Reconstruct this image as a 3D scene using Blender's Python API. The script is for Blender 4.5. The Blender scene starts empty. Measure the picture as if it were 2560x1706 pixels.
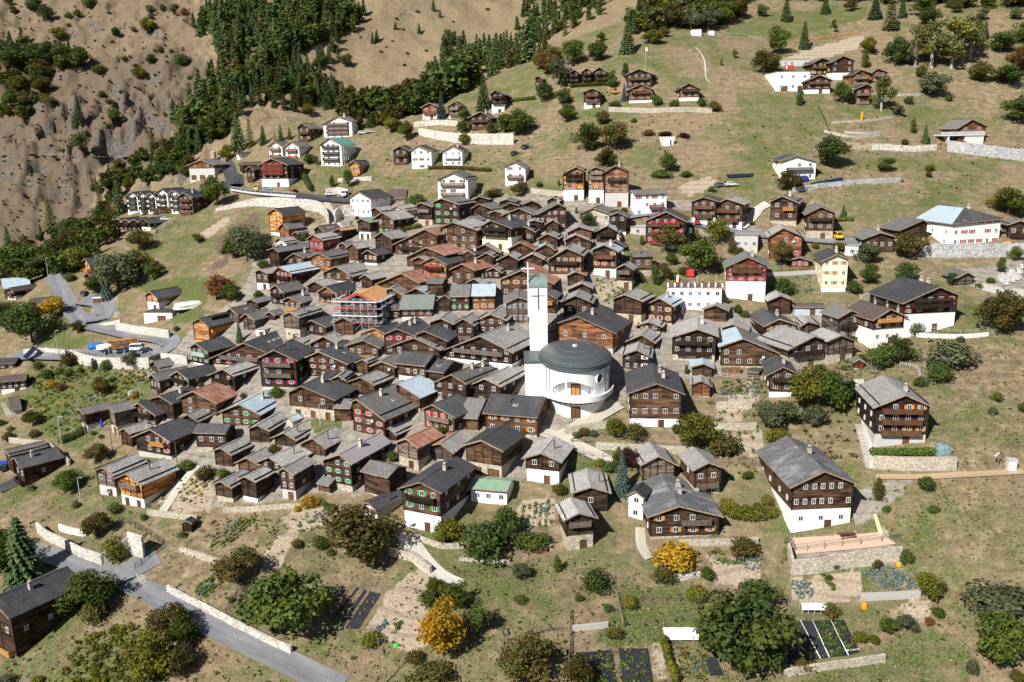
import bpy, bmesh, math, random
import numpy as np
from mathutils import Vector, Matrix

random.seed(7)
RNG = np.random.default_rng(11)
R = math.radians
sc = bpy.context.scene
COL = sc.collection

# ------------------------------------------------------------------ camera
F = 2150.0                       # focal length of the photograph in its own pixels (2560 wide)
PITCH = R(13.3)
ROLL = 0.020
CP, SP = math.cos(PITCH), math.sin(PITCH)
CZ = 90.0
CAM = np.array([0.0, 0.0, CZ])


def ray(px, py):
    a, b = (px - 1280) / F, (py - 853) / F
    a, b = a - b * ROLL, b + a * ROLL
    return np.array([a, CP - b * SP, -SP - b * CP])


def proj(p):
    x, y, z = p[0], p[1], p[2] - CZ
    d = y * CP - z * SP
    a, b = x / d, -(y * SP + z * CP) / d
    return 1280 + F * (a + b * ROLL), 853 + F * (b - a * ROLL), d


cam = bpy.data.objects.new("camera", bpy.data.cameras.new("camera"))
COL.objects.link(cam)
cam.location = CAM
cam.matrix_world = Matrix.Translation(CAM) @ Matrix.Rotation(R(90) - PITCH, 4, 'X') @ Matrix.Rotation(-ROLL, 4, 'Z')
cam.data.sensor_width = 36
cam.data.lens = 36 * F / 2560
cam.data.clip_start = 1
cam.data.clip_end = 5000
sc.camera = cam

# ------------------------------------------------------------------ light
SUN_EL = R(41)
SUN_H = Vector((-0.62, -0.78, 0)).normalized()          # horizontal direction towards the sun
sun = bpy.data.objects.new("sun", bpy.data.lights.new("sun", 'SUN'))
COL.objects.link(sun)
sd = Vector((SUN_H.x * math.cos(SUN_EL), SUN_H.y * math.cos(SUN_EL), math.sin(SUN_EL)))
sun.rotation_euler = sd.to_track_quat('Z', 'Y').to_euler()
sun.data.energy = 5.0
sun.data.angle = R(0.5)
sun.data.color = (1.0, 0.95, 0.88)
w = bpy.data.worlds.new("World")
sc.world = w
w.use_nodes = True
nt = w.node_tree
sky = nt.nodes.new('ShaderNodeTexSky')
sky.sky_type = 'NISHITA'
sky.sun_disc = False
sky.sun_elevation = SUN_EL
sky.sun_rotation = math.atan2(SUN_H.x, SUN_H.y)
sky.altitude = 1300
nt.links.new(sky.outputs[0], nt.nodes['Background'].inputs[0])
nt.nodes['Background'].inputs[1].default_value = 0.05
sc.view_settings.view_transform = 'Standard'
sc.view_settings.look = 'None'
sc.view_settings.exposure = 0.55
sc.view_settings.gamma = 1.0
sc.cycles.max_bounces = 6
sc.cycles.diffuse_bounces = 3
sc.cycles.transparent_max_bounces = 4
sc.cycles.use_denoising = True

# ------------------------------------------------------------------ noise in numpy
_P = RNG.permutation(512)
_P = np.concatenate([_P, _P, _P])
_G = RNG.normal(size=(512, 2))
_G /= np.linalg.norm(_G, axis=1)[:, None]


def perlin(x, y):
    xi, yi = np.floor(x).astype(int), np.floor(y).astype(int)
    xf, yf = x - xi, y - yi
    u, v = xf * xf * xf * (xf * (xf * 6 - 15) + 10), yf * yf * yf * (yf * (yf * 6 - 15) + 10)

    def g(i, j, dx, dy):
        h = _P[(_P[(xi + i) & 511] + ((yi + j) & 511)) & 1023] & 511
        return _G[h, 0] * dx + _G[h, 1] * dy
    a, b = g(0, 0, xf, yf), g(1, 0, xf - 1, yf)
    c, d = g(0, 1, xf, yf - 1), g(1, 1, xf - 1, yf - 1)
    return (a + u * (b - a)) * (1 - v) + (c + u * (d - c)) * v


def fbm(x, y, o=4):
    s, a = 0, 1.0
    for k in range(o):
        s = s + a * perlin(x * 2 ** k + 17.3 * k, y * 2 ** k - 9.1 * k)
        a *= 0.5
    return s


# ------------------------------------------------------------------ terrain
CTRL = """
0,1700,160 400,1700,152 640,1700,148 1280,1700,142 1900,1700,143 2560,1700,143
60,1560,170 300,1240,205 100,1180,222 60,960,268 150,690,320 410,790,280 410,530,360 500,450,385
800,400,372 830,340,395 950,540,322 640,700,282 500,950,240 700,1200,197 1000,1250,187 1250,1200,190
2049,1330,170 2240,1115,182 1640,1070,200 1360,1030,207 1470,640,262 1500,520,285 1600,265,350
2050,230,355 1440,1370,170 1900,1000,207 2400,1000,192 2500,1300,165 2100,850,228 2400,820,220
2450,650,252 2400,600,262 2050,600,268 2400,370,318 2050,440,298 1800,520,287 1300,310,362 1050,290,395
2200,100,400 2500,50,405 2500,250,350 2000,30,450 1800,80,425 1240,640,264 1240,850,232
1120,240,420 1300,165,425 1450,90,440 1600,40,470 1750,0,510 1500,200,370
850,300,410 700,310,425 560,420,405 320,545,372 270,550,378 230,605,372
900,250,800 1000,0,1000 1000,60,960 1200,60,1000 1250,0,1060 100,300,800 100,0,980 400,100,880 300,390,740 20,395,740
600,300,700 700,120,860 600,0,980 100,600,660 300,550,650 0,640,620 1400,20,1060 800,180,850
"""
EXTRA = [(-30, 520, 10), (60, 540, 20), (130, 600, 40), (200, 720, 60), (-110, 510, -25), (-160, 560, -55), (-250, 470, -85),
         (-270, 400, -75), (60, 85, -100), (-90, 85, -112), (140, 85, -92), (450, 330, 20), (330, 220, -40), (-330, 220, -75),
         (500, 900, 230), (-700, 900, 100), (200, 1250, 230), (-250, 1350, 290), (500, 1500, 420), (-800, 1500, 330),
         (-500, 600, -70), (-450, 350, -85), (150, 850, 100)]
EXTRA = [(x, y, z + CZ) for x, y, z in EXTRA]
pts = []
for t in CTRL.split():
    a, b, d = map(float, t.split(','))
    pts.append(CAM + d * ray(a, b))
pts += [np.array(e, float) for e in EXTRA]
pts = np.array(pts)
PX, PZ = pts[:, :2] / 100.0, pts[:, 2]


def _tps(r2):
    return 0.5 * r2 * np.log(r2 + 1e-9)


_n = len(PX)
_K = _tps(((PX[:, None] - PX[None]) ** 2).sum(-1)) + np.eye(_n) * 0.02
_Q = np.hstack([np.ones((_n, 1)), PX])
_W = np.linalg.solve(np.block([[_K, _Q], [_Q.T, np.zeros((3, 3))]]), np.concatenate([PZ, np.zeros(3)]))

ROWS = [72.0]
while ROWS[-1] < 1600:
    y = ROWS[-1]
    ROWS.append(y + max(0.9, 0.0068 * y))
ROWS = np.array(ROWS)
NCOL = 560


def halfw(y):
    return 0.66 * y + 70


UU = np.linspace(-1, 1, NCOL)
GX = UU[None] * halfw(ROWS)[:, None]
GY = np.repeat(ROWS[:, None], NCOL, 1)
GZ = np.zeros_like(GX)
for i in range(0, len(ROWS), 20):
    q = np.stack([GX[i:i + 20].ravel(), GY[i:i + 20].ravel()], 1) / 100.0
    r2 = ((q[:, None] - PX[None]) ** 2).sum(-1)
    GZ[i:i + 20] = (_tps(r2) @ _W[:_n] + _W[_n] + q @ _W[_n + 1:]).reshape(-1, NCOL)
_far = np.clip((GY - 520) / 180, 0, 1)
_smooth = GZ.copy()
GZ += fbm(GX / 14, GY / 14, 3) * 0.35 * (1 - _far)
GZ += _far * (fbm(GX / 70, GY / 70, 4) * 9 + fbm(GX / 16, GY / 16, 3) * 1.6)
# craggy gorge on the far side of the valley
_crag = np.exp(-(((GX + 350) / 120) ** 2 + ((GY - 790) / 80) ** 2))
_rid = 1 - np.abs(fbm(GX / 38 + GY / 130, GY / 60, 4))
GZ += _crag * (_rid ** 2 * 24 - 15 + (1 - np.abs(fbm(GX / 13, GY / 22, 4))) ** 3 * 9)
_c2 = np.clip((-GX - 150) / 120, 0, 1) * _far
GZ += _c2 * ((1 - np.abs(fbm(GX / 30 + 7, GY / 45, 4))) ** 4 * 8 - 3)


def Z(x, y):
    scalar = np.isscalar(x)
    x, y = np.atleast_1d(np.asarray(x, float)), np.atleast_1d(np.asarray(y, float))
    i = np.clip(np.searchsorted(ROWS, y) - 1, 0, len(ROWS) - 2)
    fy = np.clip((y - ROWS[i]) / (ROWS[i + 1] - ROWS[i]), 0, 1)
    u = np.clip((x / halfw(y) + 1) / 2 * (NCOL - 1), 0, NCOL - 1.001)
    j = u.astype(int)
    fx = u - j
    z = (GZ[i, j] * (1 - fx) + GZ[i, j + 1] * fx) * (1 - fy) + (GZ[i + 1, j] * (1 - fx) + GZ[i + 1, j + 1] * fx) * fy
    return float(z[0]) if scalar else z


_T = np.concatenate([np.arange(85, 520, 1.0), np.arange(520, 1700, 3.0)])


def hit(px, py):
    d = ray(px, py)
    P = CAM[None] + _T[:, None] * d[None]
    below = P[:, 2] < Z(P[:, 0], P[:, 1])
    k = int(np.argmax(below))
    if not below[k]:
        k = len(_T) - 1
    if k == 0:
        return CAM + _T[0] * d
    lo, hi = _T[k - 1], _T[k]
    for _ in range(14):
        m = (lo + hi) / 2
        p = CAM + m * d
        if p[2] < Z(p[0], p[1]):
            hi = m
        else:
            lo = m
    return CAM + hi * d


TILES = {'A1': (0, 0, 3.672), 'A2': (640, 0, 3.672), 'A3': (1280, 0, 3.672), 'A4': (1920, 0, 3.672),
         'B1': (0, 427, 3.672), 'B2': (640, 427, 3.672), 'B3': (1280, 427, 3.672), 'B4': (1920, 427, 3.672),
         'C1': (0, 854, 3.672), 'C2': (640, 854, 3.672), 'C3': (1280, 854, 3.672), 'C4': (1920, 854, 3.672),
         'D1': (0, 1280, 3.677), 'D2': (640, 1280, 3.677), 'D3': (1280, 1280, 3.677), 'D4': (1920, 1280, 3.677),
         'P1': (420, 740, 4.9), 'P2': (820, 740, 4.9), 'P3': (1540, 740, 4.9), 'P4': (1160, 460, 4.9), 'P5': (1200, 640, 4.9),
         'P6': (480, 280, 4.9), 'P7': (0, 800, 4.9), 'Q1': (1200, 370, 4.9), 'Q2': (1400, 560, 2.8), 'Q3': (240, 440, 2.8),
         'F': (0, 0, 1.0)}


def TP(tile, x, y):
    o = TILES[tile]
    return o[0] + x / o[2], o[1] + y / o[2]


# ------------------------------------------------------------------ materials
MATS = {}


def lin(c):
    return tuple(((v / 255) / 12.92 if v / 255 <= 0.04045 else ((v / 255 + 0.055) / 1.055) ** 2.4) for v in c)


class NB:
    def __init__(self, name, rough=0.85, spec=0.2):
        m = bpy.data.materials.new(name)
        m.use_nodes = True
        self.m, self.t = m, m.node_tree
        self.b = self.t.nodes['Principled BSDF']
        self.b.inputs['Roughness'].default_value = rough
        self.b.inputs['Specular IOR Level'].default_value = spec
        MATS[name] = m

    def n(self, kind, **kw):
        x = self.t.nodes.new('ShaderNode' + kind)
        for k, v in kw.items():
            if k.startswith('i_'):
                x.inputs[int(k[2:]) if k[2:].isdigit() else k[2:]].default_value = v
            else:
                setattr(x, k, v)
        return x

    def l(self, a, b):
        self.t.links.new(a, b)

    def mapped(self, src, scale=(1, 1, 1)):
        mp = self.n('Mapping')
        mp.inputs['Scale'].default_value = scale
        self.l(src, mp.inputs['Vector'])
        return mp.outputs[0]

    def noise(self, vec, scale, detail=3, rough=0.6):
        x = self.n('TexNoise')
        x.inputs['Scale'].default_value = scale
        x.inputs['Detail'].default_value = detail
        x.inputs['Roughness'].default_value = rough
        if vec is not None:
            self.l(vec, x.inputs['Vector'])
        return x.outputs['Fac']

    def ramp(self, fac, stops):
        x = self.n('ValToRGB')
        e = x.color_ramp.elements
        while len(e) < len(stops):
            e.new(0.5)
        for k, (p, c) in enumerate(stops):
            e[k].position = p
            e[k].color = (*c, 1) if len(c) == 3 else c
        self.l(fac, x.inputs[0])
        return x.outputs[0]

    def mix(self, fac, a, b, mode='MIX'):
        x = self.n('Mix', data_type='RGBA', blend_type=mode)
        for s, v in ((0, fac), (6, a), (7, b)):
            if isinstance(v, (int, float)):
                x.inputs[s].default_value = v
            elif isinstance(v, tuple):
                x.inputs[s].default_value = (*v, 1) if len(v) == 3 else v
            else:
                self.l(v, x.inputs[s])
        return x.outputs[2]

    def math(self, op, a, b=0.5, clamp=False):
        x = self.n('Math', operation=op, use_clamp=clamp)
        for s, v in ((0, a), (1, b)):
            if isinstance(v, (int, float)):
                x.inputs[s].default_value = v
            else:
                self.l(v, x.inputs[s])
        return x.outputs[0]

    def vary(self, col, lo=0.75, hi=1.25):
        """brightness differs from object to object"""
        oi = self.n('ObjectInfo')
        mr = self.n('MapRange')
        mr.inputs[3].default_value = lo
        mr.inputs[4].default_value = hi
        self.l(oi.outputs['Random'], mr.inputs[0])
        cc = self.n('CombineColor')
        for k in range(3):
            self.l(mr.outputs[0], cc.inputs[k])
        return self.mix(1.0, col, cc.outputs[0], 'MULTIPLY')

    def bump(self, h, strength=0.3, dist=0.1):
        x = self.n('Bump')
        x.inputs['Strength'].default_value = strength
        x.inputs['Distance'].default_value = dist
        self.l(h, x.inputs['Height'])
        self.l(x.outputs[0], self.b.inputs['Normal'])

    def out(self, col):
        if isinstance(col, tuple):
            self.b.inputs['Base Color'].default_value = (*col, 1)
        else:
            self.l(col, self.b.inputs['Base Color'])
        return self.m


def sca(c, k):
    return tuple(min(1.0, v * k) for v in c)


def uvout(b):
    return b.n('UVMap').outputs[0]


def objrand_vec(b, vec):
    oi = b.n('ObjectInfo')
    cb = b.n('CombineXYZ')
    m = b.math('MULTIPLY', oi.outputs['Random'], 97.0)
    b.l(m, cb.inputs[0])
    b.l(m, cb.inputs[1])
    ad = b.n('VectorMath', operation='ADD')
    b.l(vec, ad.inputs[0])
    b.l(cb.outputs[0], ad.inputs[1])
    return ad.outputs[0]


def timber(name, base, warm, amt=0.5, lo=0.7, hi=1.3):
    b = NB(name, 0.8, 0.15)
    v = objrand_vec(b, uvout(b))
    st = b.noise(b.mapped(v, (0.25, 2.6, 1)), 1.0, 4, 0.7)
    pt = b.noise(b.mapped(v, (0.35, 0.5, 1)), 1.0, 3)
    lg = b.n('TexWave', wave_type='BANDS', bands_direction='Y')
    lg.inputs['Scale'].default_value = 0.9
    lg.inputs['Distortion'].default_value = 0.6
    b.l(v, lg.inputs['Vector'])
    br = b.n('TexBrick')
    br.inputs['Brick Width'].default_value = 3.4
    br.inputs['Row Height'].default_value = 0.42
    br.inputs['Mortar Size'].default_value = 0.0
    br.inputs['Scale'].default_value = 1.0
    br.inputs['Color1'].default_value = (0, 0, 0, 1)
    br.inputs['Color2'].default_value = (1, 1, 1, 1)
    b.l(v, br.inputs['Vector'])
    sb = b.n('SeparateColor')
    b.l(br.outputs['Color'], sb.inputs[0])
    st = b.math('ADD', b.math('MULTIPLY', st, 0.62), b.math('MULTIPLY', sb.outputs[0], 0.38))
    c = b.ramp(st, [(0.30, sca(base, 0.35)), (0.5, base), (0.66, sca(base, 3.0))])
    c = b.mix(b.math('MULTIPLY', b.ramp(pt, [(0.42, (0, 0, 0)), (0.62, (1, 1, 1))]), amt), c, warm)
    c = b.mix(b.ramp(lg.outputs['Fac'], [(0.0, (0.75,) * 3), (0.25, (0.0,) * 3)]), c, sca(base, 0.25))
    b.bump(lg.outputs['Fac'], 0.4, 0.06)
    return b.out(b.vary(c, lo, hi))


def plaster(name, base, dirt=0.25):
    b = NB(name, 0.9, 0.15)
    v = objrand_vec(b, uvout(b))
    a = b.noise(b.mapped(v, (0.5, 0.25, 1)), 1.0, 4)
    c = b.mix(b.math('MULTIPLY', b.ramp(a, [(0.45, (0, 0, 0)), (0.75, (1, 1, 1))]), dirt), base, sca(base, 0.62))
    return b.out(b.vary(c, 0.95, 1.03))


def masonry(name, base, k=1.0):
    b = NB(name, 0.92, 0.1)
    tc = b.n('TexCoord')
    v = tc.outputs['Object']
    vo = b.n('TexVoronoi', feature='F1')
    vo.inputs['Scale'].default_value = 2.1 * k
    b.l(b.mapped(v, (1, 1, 1.5)), vo.inputs['Vector'])
    ed = b.n('TexVoronoi', feature='DISTANCE_TO_EDGE')
    ed.inputs['Scale'].default_value = 2.1 * k
    b.l(b.mapped(v, (1, 1, 1.5)), ed.inputs['Vector'])
    sp = b.n('SeparateColor')
    b.l(vo.outputs['Color'], sp.inputs[0])
    c = b.ramp(sp.outputs[0], [(0.0, sca(base, 0.62)), (0.5, base), (1.0, (min(1, base[0] * 1.35), min(1, base[1] * 1.28), min(1, base[2] * 1.15)))])
    c = b.mix(b.ramp(ed.outputs['Distance'], [(0.0, (1, 1, 1)), (0.09, (0, 0, 0))]), c, sca(base, 0.4))
    a = b.noise(b.mapped(v, (0.12, 0.12, 0.3)), 1.0, 4)
    c = b.mix(b.math('MULTIPLY', b.ramp(a, [(0.45, (0, 0, 0)), (0.7, (1, 1, 1))]), 0.5), c, sca(base, 0.5))
    b.bump(ed.outputs['Distance'], 0.6, 0.12)
    return b.out(c)


def slabs(name, c1, c2, patch=None, amt=0.5, size=(0.55, 0.42), lo=0.8, hi=1.15, rough=0.8, spec=0.25):
    """stone slab or slate roof: courses run along the eaves"""
    b = NB(name, rough, spec)
    v = objrand_vec(b, uvout(b))
    br = b.n('TexBrick')
    br.inputs['Scale'].default_value = 1.0
    br.inputs['Brick Width'].default_value = size[0]
    br.inputs['Row Height'].default_value = size[1]
    br.inputs['Mortar Size'].default_value = 0.035
    br.inputs['Bias'].default_value = 0.1
    br.inputs['Color1'].default_value = (*c1, 1)
    br.inputs['Color2'].default_value = (*c2, 1)
    br.inputs['Mortar'].default_value = (*sca(c1, 0.4), 1)
    b.l(v, br.inputs['Vector'])
    n1 = b.noise(b.mapped(v, (1.7, 1.7, 1)), 1.0, 5, 0.75)
    c = b.mix(0.8, br.outputs['Color'], b.ramp(n1, [(0.3, (0.45,) * 3), (0.52, (1,) * 3), (0.7, (1.5,) * 3)]), 'MULTIPLY')
    n2 = b.noise(b.mapped(v, (0.30, 0.13, 1)), 1.0, 4, 0.7)
    c = b.mix(b.math('MULTIPLY', b.ramp(n2, [(0.48, (0, 0, 0)), (0.66, (1, 1, 1))]), amt), c, patch or sca(c1, 0.6))
    b.bump(br.outputs['Fac'], 0.35, 0.05)
    return b.out(b.vary(c, lo, hi))


def sheet(name, base, other, amt=0.7, rough=0.45, spec=0.4, period=0.6):
    """standing seam or corrugated sheet metal, seams run down the slope"""
    b = NB(name, rough, spec)
    v = objrand_vec(b, uvout(b))
    wv = b.n('TexWave', wave_type='BANDS', bands_direction='X', wave_profile='SAW')
    wv.inputs['Scale'].default_value = 0.32 / period
    b.l(v, wv.inputs['Vector'])
    n = b.noise(b.mapped(v, (0.9, 0.25, 1)), 1.0, 5, 0.75)
    c = b.mix(b.math('MULTIPLY', b.ramp(n, [(0.42, (0, 0, 0)), (0.6, (1, 1, 1))]), amt), base, other)
    c = b.mix(b.ramp(wv.outputs['Fac'], [(0.0, (0.8,) * 3), (0.12, (0,) * 3)]), c, sca(base, 0.5))
    return b.out(b.vary(c, 0.88, 1.12))


def plain(name, col, rough=0.7, spec=0.3, var=0.12, metal=0.0):
    b = NB(name, rough, spec)
    tc = b.n('TexCoord')
    n = b.noise(tc.outputs['Object'], 1.3, 4, 0.7)
    c = b.ramp(n, [(0.3, sca(col, 1 - 2 * var)), (0.7, sca(col, 1 + 1.5 * var))])
    b.b.inputs['Metallic'].default_value = metal
    return b.out(b.vary(c, 1 - var, 1 + var))


WALL = {
    'd': timber('dark_aged_timber', (0.030, 0.019, 0.014), (0.105, 0.055, 0.033), 0.5),
    'm': timber('brown_timber', (0.046, 0.027, 0.018), (0.165, 0.082, 0.043), 0.55),
    'g': timber('weathered_grey_timber', (0.078, 0.063, 0.053), (0.20, 0.14, 0.095), 0.6),
    'o': timber('orange_larch_timber', (0.36, 0.155, 0.050), (0.50, 0.23, 0.075), 0.5, 0.85, 1.15),
    'b': timber('red_brown_timber', (0.150, 0.066, 0.034), (0.27, 0.125, 0.055), 0.6, 0.85, 1.15),
    'r': timber('red_painted_wood', (0.15, 0.038, 0.032), (0.19, 0.05, 0.04), 0.4),
    'w': plaster('white_plaster', (0.80, 0.79, 0.77)),
    'c': plaster('cream_plaster', (0.76, 0.65, 0.47)),
    'k': plaster('grey_concrete', (0.50, 0.49, 0.46), 0.5),
    'u': plaster('blue_grey_plaster', (0.42, 0.47, 0.50), 0.4),
    'v': plaster('mint_plaster', (0.45, 0.60, 0.53), 0.2),
    's': masonry('rubble_masonry', (0.52, 0.46, 0.37)),
}
ROOF = {
    'l': slabs('pale_stone_slab_roof', (0.46, 0.445, 0.42), (0.34, 0.33, 0.315), (0.22, 0.205, 0.19), 0.6),
    'm': slabs('grey_slate_roof', (0.225, 0.22, 0.212), (0.17, 0.165, 0.16), (0.10, 0.095, 0.085), 0.6, (0.4, 0.3)),
    'd': slabs('dark_slate_roof', (0.088, 0.090, 0.098), (0.064, 0.066, 0.072), (0.115, 0.11, 0.105), 0.5, (0.35, 0.28), 0.75, 1.2, 0.6, 0.35),
    'e': slabs('streaked_slate_roof', (0.16, 0.16, 0.165), (0.12, 0.12, 0.125), (0.33, 0.33, 0.33), 0.6, (0.4, 0.3)),
    'n': slabs('brown_tile_roof', (0.150, 0.112, 0.100), (0.115, 0.088, 0.080), (0.09, 0.07, 0.065), 0.5, (0.35, 0.3)),
    'b': sheet('pale_blue_sheet_roof', (0.42, 0.51, 0.58), (0.31, 0.38, 0.43), 0.7),
    'r': sheet('rusty_sheet_roof', (0.27, 0.095, 0.050), (0.40, 0.29, 0.24), 0.75, 0.7, 0.2),
    'p': sheet('weathered_zinc_roof', (0.33, 0.32, 0.34), (0.33, 0.22, 0.19), 0.5, 0.5, 0.35),
    'g': sheet('green_sheet_roof', (0.20, 0.32, 0.22), (0.30, 0.40, 0.31), 0.5),
    't': slabs('grey_green_slate_roof', (0.25, 0.285, 0.265), (0.20, 0.23, 0.215), (0.15, 0.17, 0.15), 0.6),
    'o': sheet('bare_board_roof', (0.56, 0.35, 0.17), (0.42, 0.24, 0.11), 0.5, 0.8, 0.15, 0.3),
    'k2': plain('pale_flat_roof', (0.52, 0.51, 0.49), 0.9, 0.1, 0.1),
    'G': sheet('green_membrane_roof', (0.05, 0.36, 0.28), (0.50, 0.42, 0.28), 0.35),
}
M = {
    'white': plain('white_paint', (0.80, 0.80, 0.78), 0.6, 0.3, 0.03),
    'glass': plain('window_glass', (0.030, 0.036, 0.045), 0.12, 0.6, 0.3),
    'blueglass': plain('bluish_window_glass', (0.10, 0.16, 0.23), 0.12, 0.7, 0.3),
    'beam': plain('dark_beam_wood', (0.030, 0.020, 0.014), 0.85, 0.1, 0.25),
    'board': plain('verge_board_wood', (0.30, 0.22, 0.155), 0.85, 0.1, 0.25),
    'iron': plain('dark_iron', (0.025, 0.025, 0.028), 0.5, 0.4, 0.2),
    'brick': plain('chimney_plaster', (0.55, 0.47, 0.40), 0.9, 0.1, 0.2),
    'pipe': plain('stove_pipe_metal', (0.12, 0.12, 0.125), 0.45, 0.5, 0.2),
    'zinc': plain('galvanised_steel', (0.45, 0.47, 0.49), 0.45, 0.5, 0.15),
    'door': plain('brown_door_wood', (0.13, 0.060, 0.032), 0.7, 0.2, 0.25),
    'rail': plain('grey_railing_wood', (0.20, 0.165, 0.135), 0.85, 0.1, 0.3),
    'orail': plain('orange_railing_wood', (0.46, 0.22, 0.075), 0.8, 0.15, 0.15),
    'dish': plain('satellite_dish_metal', (0.42, 0.42, 0.42), 0.5, 0.4, 0.05),
    'flower': plain('red_flowers', (0.55, 0.035, 0.045), 0.9, 0.1, 0.3),
    'asphalt': None,
}
SHUT = {
    'o': plain('orange_shutter_wood', (0.48, 0.22, 0.07), 0.75, 0.2, 0.15),
    'r': plain('red_shutter_paint', (0.50, 0.045, 0.040), 0.7, 0.2, 0.15),
    'p': plain('crimson_shutter_paint', (0.46, 0.05, 0.13), 0.7, 0.2, 0.15),
    'k': plain('salmon_shutter_paint', (0.50, 0.16, 0.13), 0.7, 0.2, 0.15),
    'g': plain('green_shutter_paint', (0.04, 0.30, 0.08), 0.7, 0.2, 0.15),
    'y': plain('yellow_shutter_paint', (0.75, 0.42, 0.02), 0.7, 0.2, 0.1),
    'w': plain('white_shutter_paint', (0.78, 0.78, 0.76), 0.7, 0.2, 0.05),
    'd': plain('brown_shutter_wood', (0.12, 0.055, 0.03), 0.7, 0.2, 0.2),
}


# ------------------------------------------------------------------ mesh helpers
class MB:
    """collects faces with uv and material index, builds one mesh"""

    def __init__(self):
        self.v, self.f, self.uv, self.mi = [], [], [], []

    def face(self, ps, uv=None, mi=0):
        k = len(self.v)
        self.v += [tuple(p) for p in ps]
        self.f.append(tuple(range(k, k + len(ps))))
        if uv is None:
            a = np.array(ps[0], float)
            e = np.array(ps[1], float) - a
            le = np.linalg.norm(e) or 1
            e = e / le
            g = np.array(ps[-1], float) - a
            nn = np.cross(e, g)
            ln = np.linalg.norm(nn) or 1
            h = np.cross(nn / ln, e)
            uv = [(float(np.dot(np.array(p, float) - a, e)), float(np.dot(np.array(p, float) - a, h))) for p in ps]
        self.uv += uv
        self.mi.append(mi)

    def box(self, a, b, mi=0, M4=None):
        x0, y0, z0 = a
        x1, y1, z1 = b
        c = [(x0, y0, z0), (x1, y0, z0), (x1, y1, z0), (x0, y1, z0), (x0, y0, z1), (x1, y0, z1), (x1, y1, z1), (x0, y1, z1)]
        if M4 is not None:
            c = [tuple(M4 @ Vector(p)) for p in c]
        for q in ((0, 1, 5, 4), (1, 2, 6, 5), (2, 3, 7, 6), (3, 0, 4, 7), (4, 5, 6, 7), (3, 2, 1, 0)):
            self.face([c[i] for i in q], None, mi)

    def bar(self, p, q, r, mi=0, sides=4, r2=None):
        p, q = Vector(p), Vector(q)
        d = (q - p)
        if d.length < 1e-6:
            return
        d.normalize()
        a = d.orthogonal().normalized()
        b = d.cross(a)
        r2 = r if r2 is None else r2
        A = [p + (a * math.cos(t) + b * math.sin(t)) * r for t in [2 * math.pi * (k + .5) / sides for k in range(sides)]]
        B = [q + (a * math.cos(t) + b * math.sin(t)) * r2 for t in [2 * math.pi * (k + .5) / sides for k in range(sides)]]
        for k in range(sides):
            j = (k + 1) % sides
            self.face([A[k], A[j], B[j], B[k]], None, mi)
        self.face(B, None, mi)
        self.face(A[::-1], None, mi)

    def mesh(self, name, mats, smooth=False):
        me = bpy.data.meshes.new(name)
        me.from_pydata(self.v, [], self.f)
        ul = me.uv_layers.new(name='UVMap')
        ul.data.foreach_set('uv', np.array(self.uv, np.float32).ravel())
        me.polygons.foreach_set('material_index', np.array(self.mi, np.int32))
        if smooth:
            me.polygons.foreach_set('use_smooth', np.ones(len(self.f), bool))
        for m in (mats if isinstance(mats, (list, tuple)) else [mats]):
            me.materials.append(m)
        me.update()
        return me

    def build(self, name, mats, parent=None, loc=None, rz=0, smooth=False):
        return put(name, self.mesh(name, mats, smooth), parent, loc, rz)


def put(name, me, parent=None, loc=None, rz=0):
    o = bpy.data.objects.new(name, me)
    COL.objects.link(o)
    if parent is not None:
        o.parent = parent
    if loc is not None:
        o.location = loc
    if rz:
        o.rotation_euler = (0, 0, rz)
    return o


def tag(o, label, cat, group=None, kind=None):
    if label:
        o['label'] = label
    if cat:
        o['category'] = cat
    if group:
        o['group'] = group
    if kind:
        o['kind'] = kind
    return o


def thing(name, label, cat, loc, rz=0, group=None):
    o = put(name, None, None, tuple(loc), rz)
    o.empty_display_size = 0.5
    return tag(o, label, cat, group)


def struct(o, label=None):
    o['kind'] = 'structure'
    if label:
        o['label'] = label
    return o
# ------------------------------------------------------------------ houses
_SH = {}


def window_mesh(w, h, glass):
    key = ('w', round(w, 1), round(h, 1), glass)
    if key not in _SH:
        w, h = key[1], key[2]
        b = MB()
        b.box((-w / 2, -0.05, -h / 2), (w / 2, 0.02, h / 2), 0)
        t = 0.065
        b.box((-w / 2 - t, -0.10, -h / 2 - t), (-w / 2, 0.03, h / 2 + t), 1)
        b.box((w / 2, -0.10, -h / 2 - t), (w / 2 + t, 0.03, h / 2 + t), 1)
        b.box((-w / 2, -0.10, -h / 2 - t), (w / 2, 0.03, -h / 2), 1)
        b.box((-w / 2, -0.10, h / 2), (w / 2, 0.03, h / 2 + t), 1)
        b.box((-0.035, -0.085, -h / 2), (0.035, 0.025, h / 2), 1)
        _SH[key] = b.mesh('window', [M[glass], M['white']])
    return _SH[key]


def shutter_mesh(w, h, code):
    key = ('s', round(w, 1), round(h, 1), code)
    if key not in _SH:
        w, h = max(0.3, key[1]), key[2]
        b = MB()
        b.box((-w / 2, -0.06, -h / 2), (w / 2, -0.01, h / 2))
        for k in (-0.3, 0.3):
            b.box((-w / 2 + 0.03, -0.085, h * k - 0.05), (w / 2 - 0.03, -0.06, h * k + 0.05))
        _SH[key] = b.mesh('shutter', [SHUT[code]])
    return _SH[key]


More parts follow.
